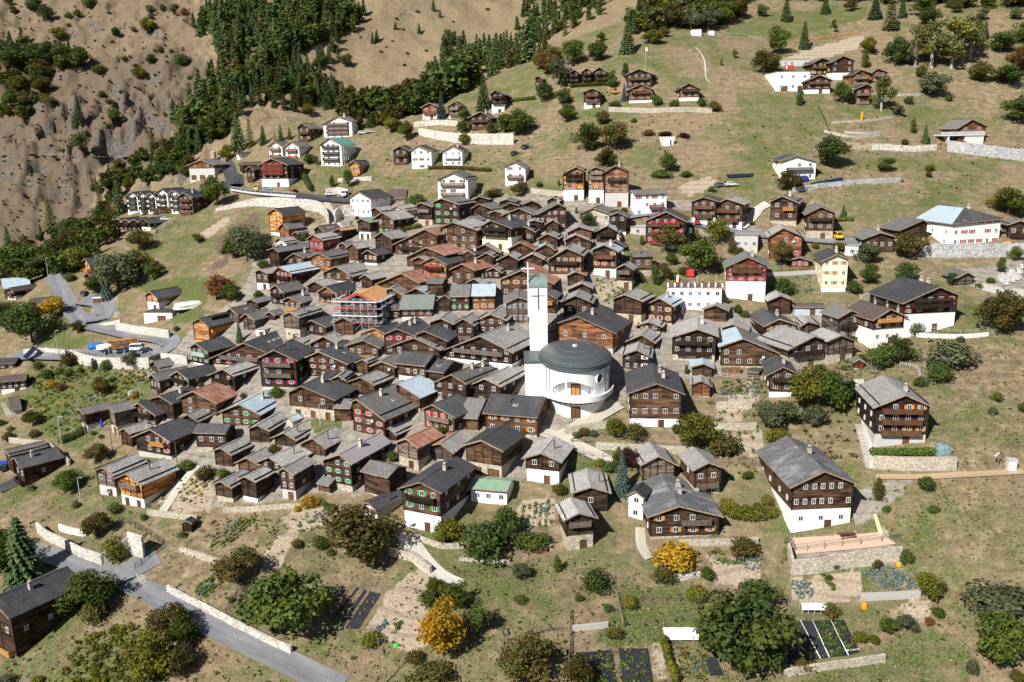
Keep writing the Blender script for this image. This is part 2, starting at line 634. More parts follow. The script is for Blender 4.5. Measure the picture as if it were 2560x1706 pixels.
def door_mesh(w, h):
    key = ('d', round(w, 1), round(h, 1))
    if key not in _SH:
        w, h = key[1], key[2]
        b = MB()
        b.box((-w / 2, -0.05, 0), (w / 2, 0.02, h), 0)
        b.box((-w / 2 - 0.12, -0.09, 0), (-w / 2, 0.03, h + 0.12), 1)
        b.box((w / 2, -0.09, 0), (w / 2 + 0.12, 0.03, h + 0.12), 1)
        b.box((-w / 2, -0.09, h), (w / 2, 0.03, h + 0.12), 1)
        b.box((-0.02, -0.07, 0.02), (0.02, 0.0, h - 0.02), 1)
        _SH[key] = b.mesh('door', [M['door'], M['beam']])
    return _SH[key]


def dish_mesh():
    if 'dish' not in _SH:
        b = MB()
        n = 12
        for k in range(n):
            a0, a1 = 2 * math.pi * k / n, 2 * math.pi * (k + 1) / n
            p = lambda a, r, d: (r * math.cos(a), -0.35 - d, r * math.sin(a))
            b.face([(0, -0.30, 0), p(a0, 0.45, 0.14), p(a1, 0.45, 0.14)])
            b.face([p(a0, 0.45, 0.17), (0, -0.27, 0), p(a1, 0.45, 0.17)])
        b.bar((0, 0, -0.2), (0, -0.3, 0), 0.04)
        _SH['dish'] = b.mesh('satellite_dish', [M['dish']])
    return _SH['dish']


def chimney_mesh(h):
    key = ('c', round(h, 1))
    if key not in _SH:
        b = MB()
        b.box((-0.36, -0.36, -1.2), (0.36, 0.36, key[1]), 0)
        b.box((-0.46, -0.46, key[1]), (0.46, 0.46, key[1] + 0.12), 1)
        b.box((-0.26, -0.26, key[1] + 0.12), (0.26, 0.26, key[1] + 0.4), 0)
        _SH[key] = b.mesh('chimney', [M['brick'], M['pipe']])
    return _SH[key]


def pipe_mesh():
    if 'pipe' not in _SH:
        b = MB()
        b.bar((0, 0, -0.8), (0, 0, 1.7), 0.15, 0, 8)
        b.bar((0, 0, 1.7), (0, 0, 1.85), 0.24, 0, 8)
        _SH['pipe'] = b.mesh('stove_pipe', [M['pipe']])
    return _SH['pipe']


def skylight_mesh():
    if 'sky' not in _SH:
        b = MB()
        b.box((-0.45, -0.6, 0), (0.45, 0.6, 0.12), 1)
        b.box((-0.36, -0.5, 0.12), (0.36, 0.5, 0.14), 0)
        _SH['sky'] = b.mesh('skylight', [M['blueglass'], M['zinc']])
    return _SH['sky']


def parse_opts(s):
    o = {}
    for t in s.split():
        k, _, v = t.partition('=')
        o[k] = v or '1'
    return o


def solve(tile, A, B, L, Rr, base, o):
    P = lambda s: None if s in ('-', '') else TP(tile, *map(float, s.split(',')))
    A, B, L, Rr = P(A), P(B), P(L), P(Rr)
    yb = TP(tile, 0, float(base))[1]
    if tile in ('B2', 'P1', 'P2', 'P4') and 'S' not in o and 'flat' not in o:
        yb += 0.10 * (yb - A[1])
    if 'S' in o:                                           # the eave side faces the camera
        gx = Rr[0]
        for _ in range(3):
            g = hit(gx + 1, yb)
            d = ray(*Rr)
            r3 = CAM + d * (g[1] / d[1])
            gx = Rr[0] + (proj((r3[0], r3[1], g[2]))[0] - proj(r3)[0])
        pitch = float(o.get('pitch', 0.40))
        d = ray(*A)
        best = None
        for t in np.arange(0, 14, 0.05):
            yy = r3[1] + t
            a3 = CAM + d * (yy / d[1])
            e = (a3[2] - r3[2]) - pitch * math.hypot(a3[0] - r3[0], a3[1] - r3[1])
            if best is None or abs(e) < best[0]:
                best = (abs(e), a3)
        a3 = best[1]
        gz = g[2]
    else:
        gx = A[0]
        for _ in range(3):
            g = hit(gx, yb)
            d = ray(*A)
            a3 = CAM + d * (g[1] / d[1])
            gx = A[0] + (proj((a3[0], a3[1], g[2]))[0] - A[0])
        gz = g[2]
    d = ray(*B)
    if d[2] < -0.05:
        b3 = CAM + d * ((a3[2] - CZ) / d[2])
    else:
        b3 = a3 + np.array([0, 9, 0])
    u = b3[:2] - a3[:2]
    Lr = float(np.linalg.norm(u))
    u = u / (Lr or 1)
    if 'yaw' in o:                                         # ridge direction in degrees clockwise from straight away
        yw = R(float(o['yaw']))
        u = np.array([math.sin(yw), math.cos(yw)])
    elif d[2] >= -0.05 and 'S' not in o:
        yw = R(float(np.interp(A[0], [300, 700, 1500, 2000, 2400], [24, 20, 8, -2, -8])))
        u = np.array([math.sin(yw), math.cos(yw)])
    elif 'S' not in o:
        hi = 44 if A[0] < 560 else 33
        yw = math.degrees(math.atan2(u[0], u[1]))
        if not -24 < yw < hi:
            yw = R(min(max(yw, -24), hi))
            u = np.array([math.sin(yw), math.cos(yw)])
    else:
        yw = math.degrees(math.atan2(u[0], u[1]))
        yw = R(min(max(yw, 58), 122))
        u = np.array([math.sin(yw), math.cos(yw)])
    n = np.array([u[1], -u[0]])
    side = []
    for E, sg in ((L, -1), (Rr, 1)):
        if E is None:
            side.append(None)
            continue
        d = ray(*E)
        t = float(np.dot(u, a3[:2]) / np.dot(u, d[:2]))
        e3 = CAM + t * d
        xo = float(np.dot(e3[:2] - a3[:2], n)) * sg
        side.append([xo, float(a3[2] - e3[2])])
    for k in (0, 1):
        if side[k] is None:
            side[k] = list(side[1 - k])
    xm = (side[0][0] + side[1][0]) / 2
    flat = 'flat' in o
    for s in side:
        s[0] = min(max(s[0], 1.2), 16.0)
        s[1] = 0.05 if flat else min(max(s[1], 0.28 * s[0]), 0.66 * s[0])
    W = side[0][0] + side[1][0]
    if 'S' in o:
        pitch = float(o.get('pitch', 0.40))
        xr_ = min(max(side[1][0], 2.8), 7.0)
        side = [[xr_, xr_ * pitch], [xr_, xr_ * pitch]]
        a3 = np.array([r3[0] - n[0] * xr_, r3[1] - n[1] * xr_, r3[2] + xr_ * pitch])
        Lr = min(Lr, 30)
    else:
        Lr = min(max(Lr * 1.2, 1.05 * W), float(o.get('maxl', 1.7)) * W)
    if 'hw' in o:
        side = [[float(o['hw']), .42 * float(o['hw'])]] * 2
    if 'len' in o:
        Lr = float(o['len'])
    return a3, gz, u, Lr, side


SOLVED = []


def balcony_mesh(x0, x1, code, depth=1.05):
    b = MB()
    y1, y0 = 0.0, -depth
    b.box((x0, y0, -0.18), (x1, y1, 0.0), 0)
    n = max(2, int((x1 - x0) / 0.16))
    b.box((x0, y0 - 0.02, 0.92), (x1, y0 + 0.06, 1.0), 0)
    b.box((x0, y0, 0.10), (x1, y0 + 0.04, 0.16), 0)
    for k in range(n):
        xa = x0 + (x1 - x0) * k / n
        b.box((xa, y0 + 0.005, 0.02), (xa + 0.115, y0 + 0.035, 0.92), 0)
    for xs in (x0, x1 - 0.05):
        b.box((xs, y0 + 0.06, 0.1), (xs + 0.05, y1, 1.0), 0)
    for xs in (x0 + 0.3, x1 - 0.45):
        b.bar((xs, y1, -1.0), (xs, y0 + 0.2, -0.18), 0.07, 0)
    return b


def build_house(tile, A, B, L, Rr, base, opts, label):
    o = parse_opts(opts)
    a3, gz, u, Lr, side = solve(tile, A, B, L, Rr, base, o)
    rz = math.atan2(-u[0], u[1])
    (xl, dl), (xr, dr) = side
    H = float(a3[2] - gz)
    H = max(H, max(dl, dr) + 1.6)
    W = xl + xr
    wc, rc = o.get('w', 'd'), o.get('r', 'l')
    shed = W < 4.2
    kind = o.get('k')
    n = o.get('n')
    if kind is None:
        if 'flat' in o:
            kind = 'garage:garage'
        elif wc in 'wcuv':
            kind = 'plastered_house:house'
        elif n:
            kind = 'timber_house:house'
        elif shed:
            kind = 'timber_shed:shed'
        else:
            kind = 'timber_barn:barn'
    name, cat = kind.split(':')
    cat = cat.replace('_', ' ')
    group = {'barn': 'old timber barns of the village', 'house': 'houses of the mountain village', 'chalet': 'houses of the mountain village'}.get(cat)
    t = thing(name, label, cat, (a3[0], a3[1], gz), rz, group)
    SOLVED.append((name, label, a3, gz, u, Lr, side, H))
    ove = min(0.85, 0.11 * W)
    ovf = min(0.8, 0.10 * Lr) if 'S' not in o else min(0.6, 0.06 * Lr)
    if 'flat' in o:
        ove = ovf = 0.12
    wl, wr = -(xl - ove), xr - ove
    y0, y1 = ovf, Lr - ovf * 0.7
    th = 0.20
    zat = lambda x: H - th - (dl * (-x) / xl if x < 0 else dr * x / xr)
    c, s = math.cos(rz), math.sin(rz)
    wp = lambda x, y: (a3[0] + c * x - s * y, a3[1] + s * x + c * y)
    zb = min(Z(*wp(x, y)) for x in (wl, wr) for y in (y0, y1)) - gz - 0.5
    zb = min(zb, -0.4)
    pf = o.get('p')
    if pf:
        hp = float(pf[:-1]) * H
        pc = pf[-1]
    else:
        hp, pc = (0.35 if 'flat' not in o and wc not in 'wcuvks' else 0), 's'
    he = min(zat(wl), zat(wr))
    hp = min(hp, he - 0.5) if he > 1.2 else 0
    # --- base
    if hp > 0:
        b = MB()
        ins = 0.10
        q = [(wl + ins, y0 + ins), (wr - ins, y0 + ins), (wr - ins, y1 - ins), (wl + ins, y1 - ins)]
        for k in range(4):
            (xa, ya), (xb, yb2) = q[k], q[(k + 1) % 4]
            d = math.hypot(xb - xa, yb2 - ya)
            b.face([(xa, ya, zb), (xb, yb2, zb), (xb, yb2, hp + 0.05), (xa, ya, hp + 0.05)], [(0, zb), (d, zb), (d, hp), (0, hp)])
        b.face([(x, y, hp + 0.05) for x, y in q])
        bo = b.build('base', WALL[pc], t)
    # --- wall
    b = MB()
    lo = hp if hp > 0 else zb
    xm = 0.0
    for yy, flip in ((y0, 0), (y1, 1)):
        ps = [(wl, yy, lo), (wr, yy, lo), (wr, yy, zat(wr)), (xm, yy, zat(0)), (wl, yy, zat(wl))]
        if 'hip' in o and not flip:
            ps[3] = (xm, yy, min(zat(wr), zat(wl)))
        uv = [(p[0], p[2]) for p in ps]
        b.face(ps[::-1] if flip else ps, uv[::-1] if flip else uv)
    for xx, flip in ((wr, 0), (wl, 1)):
        ps = [(xx, y0, lo), (xx, y1, lo), (xx, y1, zat(xx)), (xx, y0, zat(xx))]
        uv = [(p[1] + 31, p[2]) for p in ps]
        b.face(ps[::-1] if flip else ps, uv[::-1] if flip else uv)
    if hp > 0:
        b.face([(wl, y0, lo), (wl, y1, lo), (wr, y1, lo), (wr, y0, lo)])
    timberish = wc in 'dmgobr'
    if timberish and 'flat' not in o:
        for xx in (wl, wr - 0.2):
            for yy in (y0 - 0.13, y1 - 0.07):
                b.box((xx - (0.07 if xx == wl else -0.07), yy, lo + 0.02), (xx + 0.2 + (0.07 if xx != wl else -0.07), yy + 0.2, zat(xx + 0.1) - 0.05), 1)
        if not n or int(n[-1]) % 2 == 0:
            b.box((-0.1, y0 - 0.10, lo + 0.02), (0.1, y0, zat(0.1) - 0.05), 1)
        if W > 8:
            for fx in (wl * 0.5, wr * 0.5):
                if not n:
                    b.box((fx - 0.08, y0 - 0.09, lo + 0.02), (fx + 0.08, y0, zat(fx) - 0.1), 1)
        # purlin ends and tie beam under the gable
        for fx in (wl * 0.62, 0.0, wr * 0.62):
            b.box((fx - 0.11, 0.12, zat(fx) - 0.30), (fx + 0.11, y0 + 0.1, zat(fx) - 0.03), 1)
    w_ = b.build('wall', [WALL[wc], M['beam']], t)
    # --- roof
    rs = random.Random(sum(map(ord, label)))
    b = MB()
    m2 = o.get('x')
    flat = 'flat' in o

    hip = 0.34 * Lr if 'hip' in o else 0.0

    def slope(x, dz, mi):
        sl = math.hypot(x, dz)
        nu, nv = (1, 1) if flat or hip else (max(3, int(Lr / 1.5)), 3)
        am = {'l': .055, 'm': .035, 'e': .04, 'r': .04}.get(rc, .02) if nu > 1 else 0
        G_ = {}
        for i in range(nu + 1):
            for j in range(nv + 1):
                y_ = hip * (1 - j / nv) + (Lr - hip * (1 - j / nv)) * i / nu
                a_ = (rs.random() - .5) * 2 * am
                e_ = (rs.random() - .5) * 2.2 * am if i in (0, nu) else 0
                f_ = (rs.random() - .5) * 2.2 * am / sl if j == nv else 0
                sag = -0.9 * am * math.sin(math.pi * i / nu) * (1 if nu > 1 else 0)
                t_ = j / nv + f_
                G_[i, j] = (x * t_, y_ + e_, H - dz * t_ + a_ * (j > 0) + sag)
        k = lambda p: (p[0], p[1], p[2] - th)

        def quad(a, b2, c2, d2, uvs, m_):
            P4 = [a, b2, c2, d2]
            if x > 0:
                P4, uvs = P4[::-1], uvs[::-1]
            b.face(P4, uvs, m_)
        for i in range(nu):
            for j in range(nv):
                q4 = [G_[i, j], G_[i + 1, j], G_[i + 1, j + 1], G_[i, j + 1]]
                uvs = [(p[1], -sl * (p[0] / x)) for p in q4]
                quad(*q4, uvs, mi)
                quad(*[k(p) for p in q4[::-1]], uvs[::-1], 2)
        for i in range(nu):
            quad(G_[i, nv], G_[i + 1, nv], k(G_[i + 1, nv]), k(G_[i, nv]), [(0, 0)] * 4, 2)
        for j in range(nv):
            quad(G_[0, j], G_[0, j + 1], k(G_[0, j + 1]), k(G_[0, j]), [(0, 0)] * 4, 2)
            quad(G_[nu, j + 1], G_[nu, j], k(G_[nu, j]), k(G_[nu, j + 1]), [(0, 0)] * 4, 2)
    slope(-xl, dl, 1 if m2 else 0)
    slope(xr, dr, 0)
    if hip:
        b.face([(-xl, 0, H - dl), (xr, 0, H - dr), (0, hip, H)], [(0, 0), (W, 0), (xl, hip)], 0)
        b.face([(xr, 0, H - dr - th), (-xl, 0, H - dl - th), (0, hip, H - th)], None, 2)
        b.face([(-xl, 0, H - dl - th), (xr, 0, H - dr - th), (xr, 0, H - dr), (-xl, 0, H - dl)], None, 2)
    if not flat:
        b.box((-0.16, hip + 0.02, H - 0.04), (0.16, Lr - 0.02, H + 0.05), 0)
    ro = b.build('roof', [ROOF[rc], ROOF[m2] if m2 else ROOF[rc], M['board']], t)
    if not flat and not hip:
        b = MB()
        for x, dz in ((-xl, dl), (xr, dr)):
            for yy in (-0.05,):
                b.face([(0, yy, H + 0.03), (0, yy, H - 0.26), (x, yy, H - dz - 0.26), (x, yy, H - dz + 0.03)][::1 if x < 0 else -1][::-1])
                b.face([(0, yy, H + 0.03), (x, yy, H - dz + 0.03), (x, yy + 0.1, H - dz + 0.03), (0, yy + 0.1, H + 0.03)][::1 if x > 0 else -1])
        b.build('bargeboard', M['board'], ro)
    if rc in 'lemb' and not flat and ('S' not in o) and rs.random() < (0.6 if rc in 'lb' else 0.25):
        for x, dz in ((-xl, dl), (xr, dr)):
            b = MB()
            f = 0.80
            nx, nz = (dz / math.hypot(x, dz)) * (1 if x > 0 else -1), abs(x) / math.hypot(x, dz)
            px_, pz = x * f, H - dz * f
            b.box((px_ - 0.05, 0.2, pz), (px_ + 0.05, Lr - 0.2, pz + 0.30), 0)
            b.build('snow_guard', M['beam'], ro)
    if 'gutter' in o:
        pass
    ch = o.get('c')
    if ch and not flat:
        sgn = 1
        for k in range(2 if ch == '2' else 1):
            fy = (0.42, 0.62)[k] if ch == '2' else 0.32 + 0.3 * rs.random()
            fx = (0.16 + 0.18 * rs.random()) * xr
            zz = H - dr * fx / xr
            if ch == 'p':
                put('stove_pipe', pipe_mesh(), ro, (fx + 0.8, Lr * fy, zz - 0.3))
            else:
                put('chimney', chimney_mesh(1.3 if W > 7 else 1.0), ro, (fx, Lr * fy, zz))
    ks = int(o.get('sky', 0))
    for k in range(ks):
        fy = 0.3 + 0.45 * (k + .5) / ks
        fx = xr * 0.5
        so = put('skylight', skylight_mesh(), ro, (fx, Lr * fy, H - dr * 0.5 + 0.01))
        so.rotation_euler = (0, math.atan2(dr, xr), 0)
    # --- openings
    glass = 'glass'
    sc_ = o.get('s')
    if 'S' in o:                                            # front is the right-hand long wall
        fx0, fx1, front = y0, y1, 'S'
        to = lambda x, z: ((wr, x, z), R(90))
        ztop = lambda x: zat(wr) + 0.2
    else:
        fx0, fx1, front = wl, wr, 'G'
        to = lambda x, z: ((x, y0, z), 0)
        ztop = lambda x: zat(x)
    FW = fx1 - fx0
    zlo = hp
    if front == 'S':
        zhi = zat(wr)
    else:
        zhi = he + 0.38 * (zat(0) - he)
    floors = []
    if n:
        rr, cc = map(int, n.split('x'))
        fh = max(1.6, (zhi - zlo) / rr)
        for i in range(rr):
            zf = zlo + i * (zhi - zlo) / rr
            floors.append(zf)
            hh = min(1.0, 0.42 * (zhi - zlo) / rr)
            zc = zf + 0.52 * (zhi - zlo) / rr
            for j in range(cc):
                xx = fx0 + FW * (j + 0.5) / cc + (rs.random() - .5) * 0.3 * min(1, FW / cc / 3)
                sp = FW / cc
                ww = min(0.9, sp * (0.32 if sc_ else 0.38))
                if zc + hh / 2 + 0.25 > ztop(xx):
                    continue
                if ztop(xx - 0.5 * ww) < zc + hh / 2 + 0.2 or ztop(xx + 0.5 * ww) < zc + hh / 2 + 0.2:
                    continue
                if rs.random() < 0.07 and rr * cc > 3:
                    continue
                loc, rzz = to(xx, zc)
                wo = put('window', window_mesh(ww, hh, 'blueglass' if wc in 'wku' and rs.random() < .5 else glass), t, loc, rzz)
                if sc_ and rs.random() < 0.55:
                    sw = min(0.6, ww * 0.55, (sp - ww) / 2 - 0.1)
                    if sw > 0.22:
                        for sgn in (-1, 1):
                            put('shutter', shutter_mesh(sw, hh, sc_), wo, (sgn * (ww / 2 + 0.1 + sw / 2), 0, 0))
        # visible flank gets a few windows too
        if front == 'G' and 'noside' not in o:
            for xx, rzz in ((wl, R(-90)), (wr, R(90))):
                cs = max(1, int((y1 - y0) / 4.5))
                for i in range(rr):
                    zc = zlo + (i + 0.52) * (zhi - zlo) / rr
                    if zc + 0.7 > zat(xx):
                        continue
                    for j in range(cs):
                        yy = y0 + (y1 - y0) * (j + .5) / cs + rs.random() - .5
                        put('window', window_mesh(0.7, 0.9, glass), t, (xx, yy, zc), rzz)
    bal = o.get('b')
    if bal:
        nb = int(bal[0])
        code = bal[1] if len(bal) > 1 else ('d' if wc in 'dm' else 'r')
        if not floors:
            floors = [zlo + 0.2, zlo + 0.5 * (zhi - zlo)]
        mat = {'d': M['beam'], 'r': M['rail'], 'o': M['orail'], 'w': M['white'], 'n': M['door'], 'g': M['zinc']}[code]
        fl = sorted(floors, reverse=True)
        if len(fl) > nb and len(fl) > 1:
            fl = fl[(0 if nb > 1 else (1 if len(fl) > 2 else 0)):][:nb]
        for zf in fl[:nb]:
            hw = FW
            x0b, x1b = fx0 + 0.12 * FW, fx1 - 0.12 * FW
            if front == 'G':                                 # stay under the roof line
                while ztop(x0b) < zf + 1.1 and x0b < -0.8:
                    x0b += 0.2
                while ztop(x1b) < zf + 1.1 and x1b > 0.8:
                    x1b -= 0.2
            if x1b - x0b < 1.2:
                continue
            if 'half' in o:
                x0b = x0b + 0.45 * (x1b - x0b)
            bm = balcony_mesh(x0b, x1b, code, 1.05)
            if front == 'S':
                bo = bm.build('balcony', mat, t, (wr, 0, zf + 0.12), R(90))
            else:
                bo = bm.build('balcony', mat, t, (0, y0, zf + 0.12), 0)
            if 'fl' in o:
                fb = MB()
                x = x0b + 0.2
                while x < x1b - 0.4:
                    hgt = 0.16 + 0.16 * rs.random()
                    fb.box((x, -1.22 - 0.1 * rs.random(), 0.82), (x + 0.3, -1.075, 1.0 + hgt))
                    x += 0.34 + 0.25 * rs.random()
                fb.build('flower_box', M['flower'], bo)
    if 'sb' in o and front == 'G':                           # balcony along the flank
        zf = floors[-1] if floors else zlo + 1.5
        bm = balcony_mesh(y0 + 0.5, y1 - 0.5, 'd', 1.0)
        if o['sb'] == 'l':
            bm.build('balcony', M['beam'], t, (wl, y0 + y1, zf + 0.1), R(-90))
        else:
            bm.build('balcony', M['orail'] if o['sb'] == 'o' else M['beam'], t, (wr, 0, zf + 0.1), R(90))
    nd = int(o.get('dr', 1 if hp > 1.9 and wc not in 'w' else 0))
    for k in range(nd):
        xx = fx0 + FW * ((k + 0.5) / nd + (0.12 if nd == 1 else 0))
        loc, rzz = to(xx, 0.02)
        if hp > 0:
            loc = (loc[0], loc[1] + (0.10 if front == 'G' else 0), loc[2]) if front == 'G' else (loc[0] - 0.10, loc[1], loc[2])
        dh = min(2.0, hp - 0.1) if hp > 1.4 else min(2.1, H * 0.6)
        put('door', door_mesh(1.1 if 'gd' not in o else min(2.6, FW / nd * .8), dh), t, loc, rzz)
    if hp > 1.8 and 'pw' in o and front == 'G':
        npw = int(o['pw'])
        for k in range(npw):
            put('window', window_mesh(0.8, 0.9, glass), t, (fx0 + FW * (k + .5) / npw, y0 + 0.10, hp * 0.58), 0)
    if 'q' in o:
        put('satellite_dish', dish_mesh(), t, (wr * 0.55, y0, he * 0.8), 0)
    if 'dormer' in o:
        b = MB()
        f = 0.45
        xx = xr * 0.12
        b.box((xx, Lr * 0.25, H - dr * 0.45), (xr * 0.5, Lr * 0.85, H - 0.15), 0)
        b.build('dormer', [M['beam']], ro)
    if 'rafters' in o:
        pass
    return t
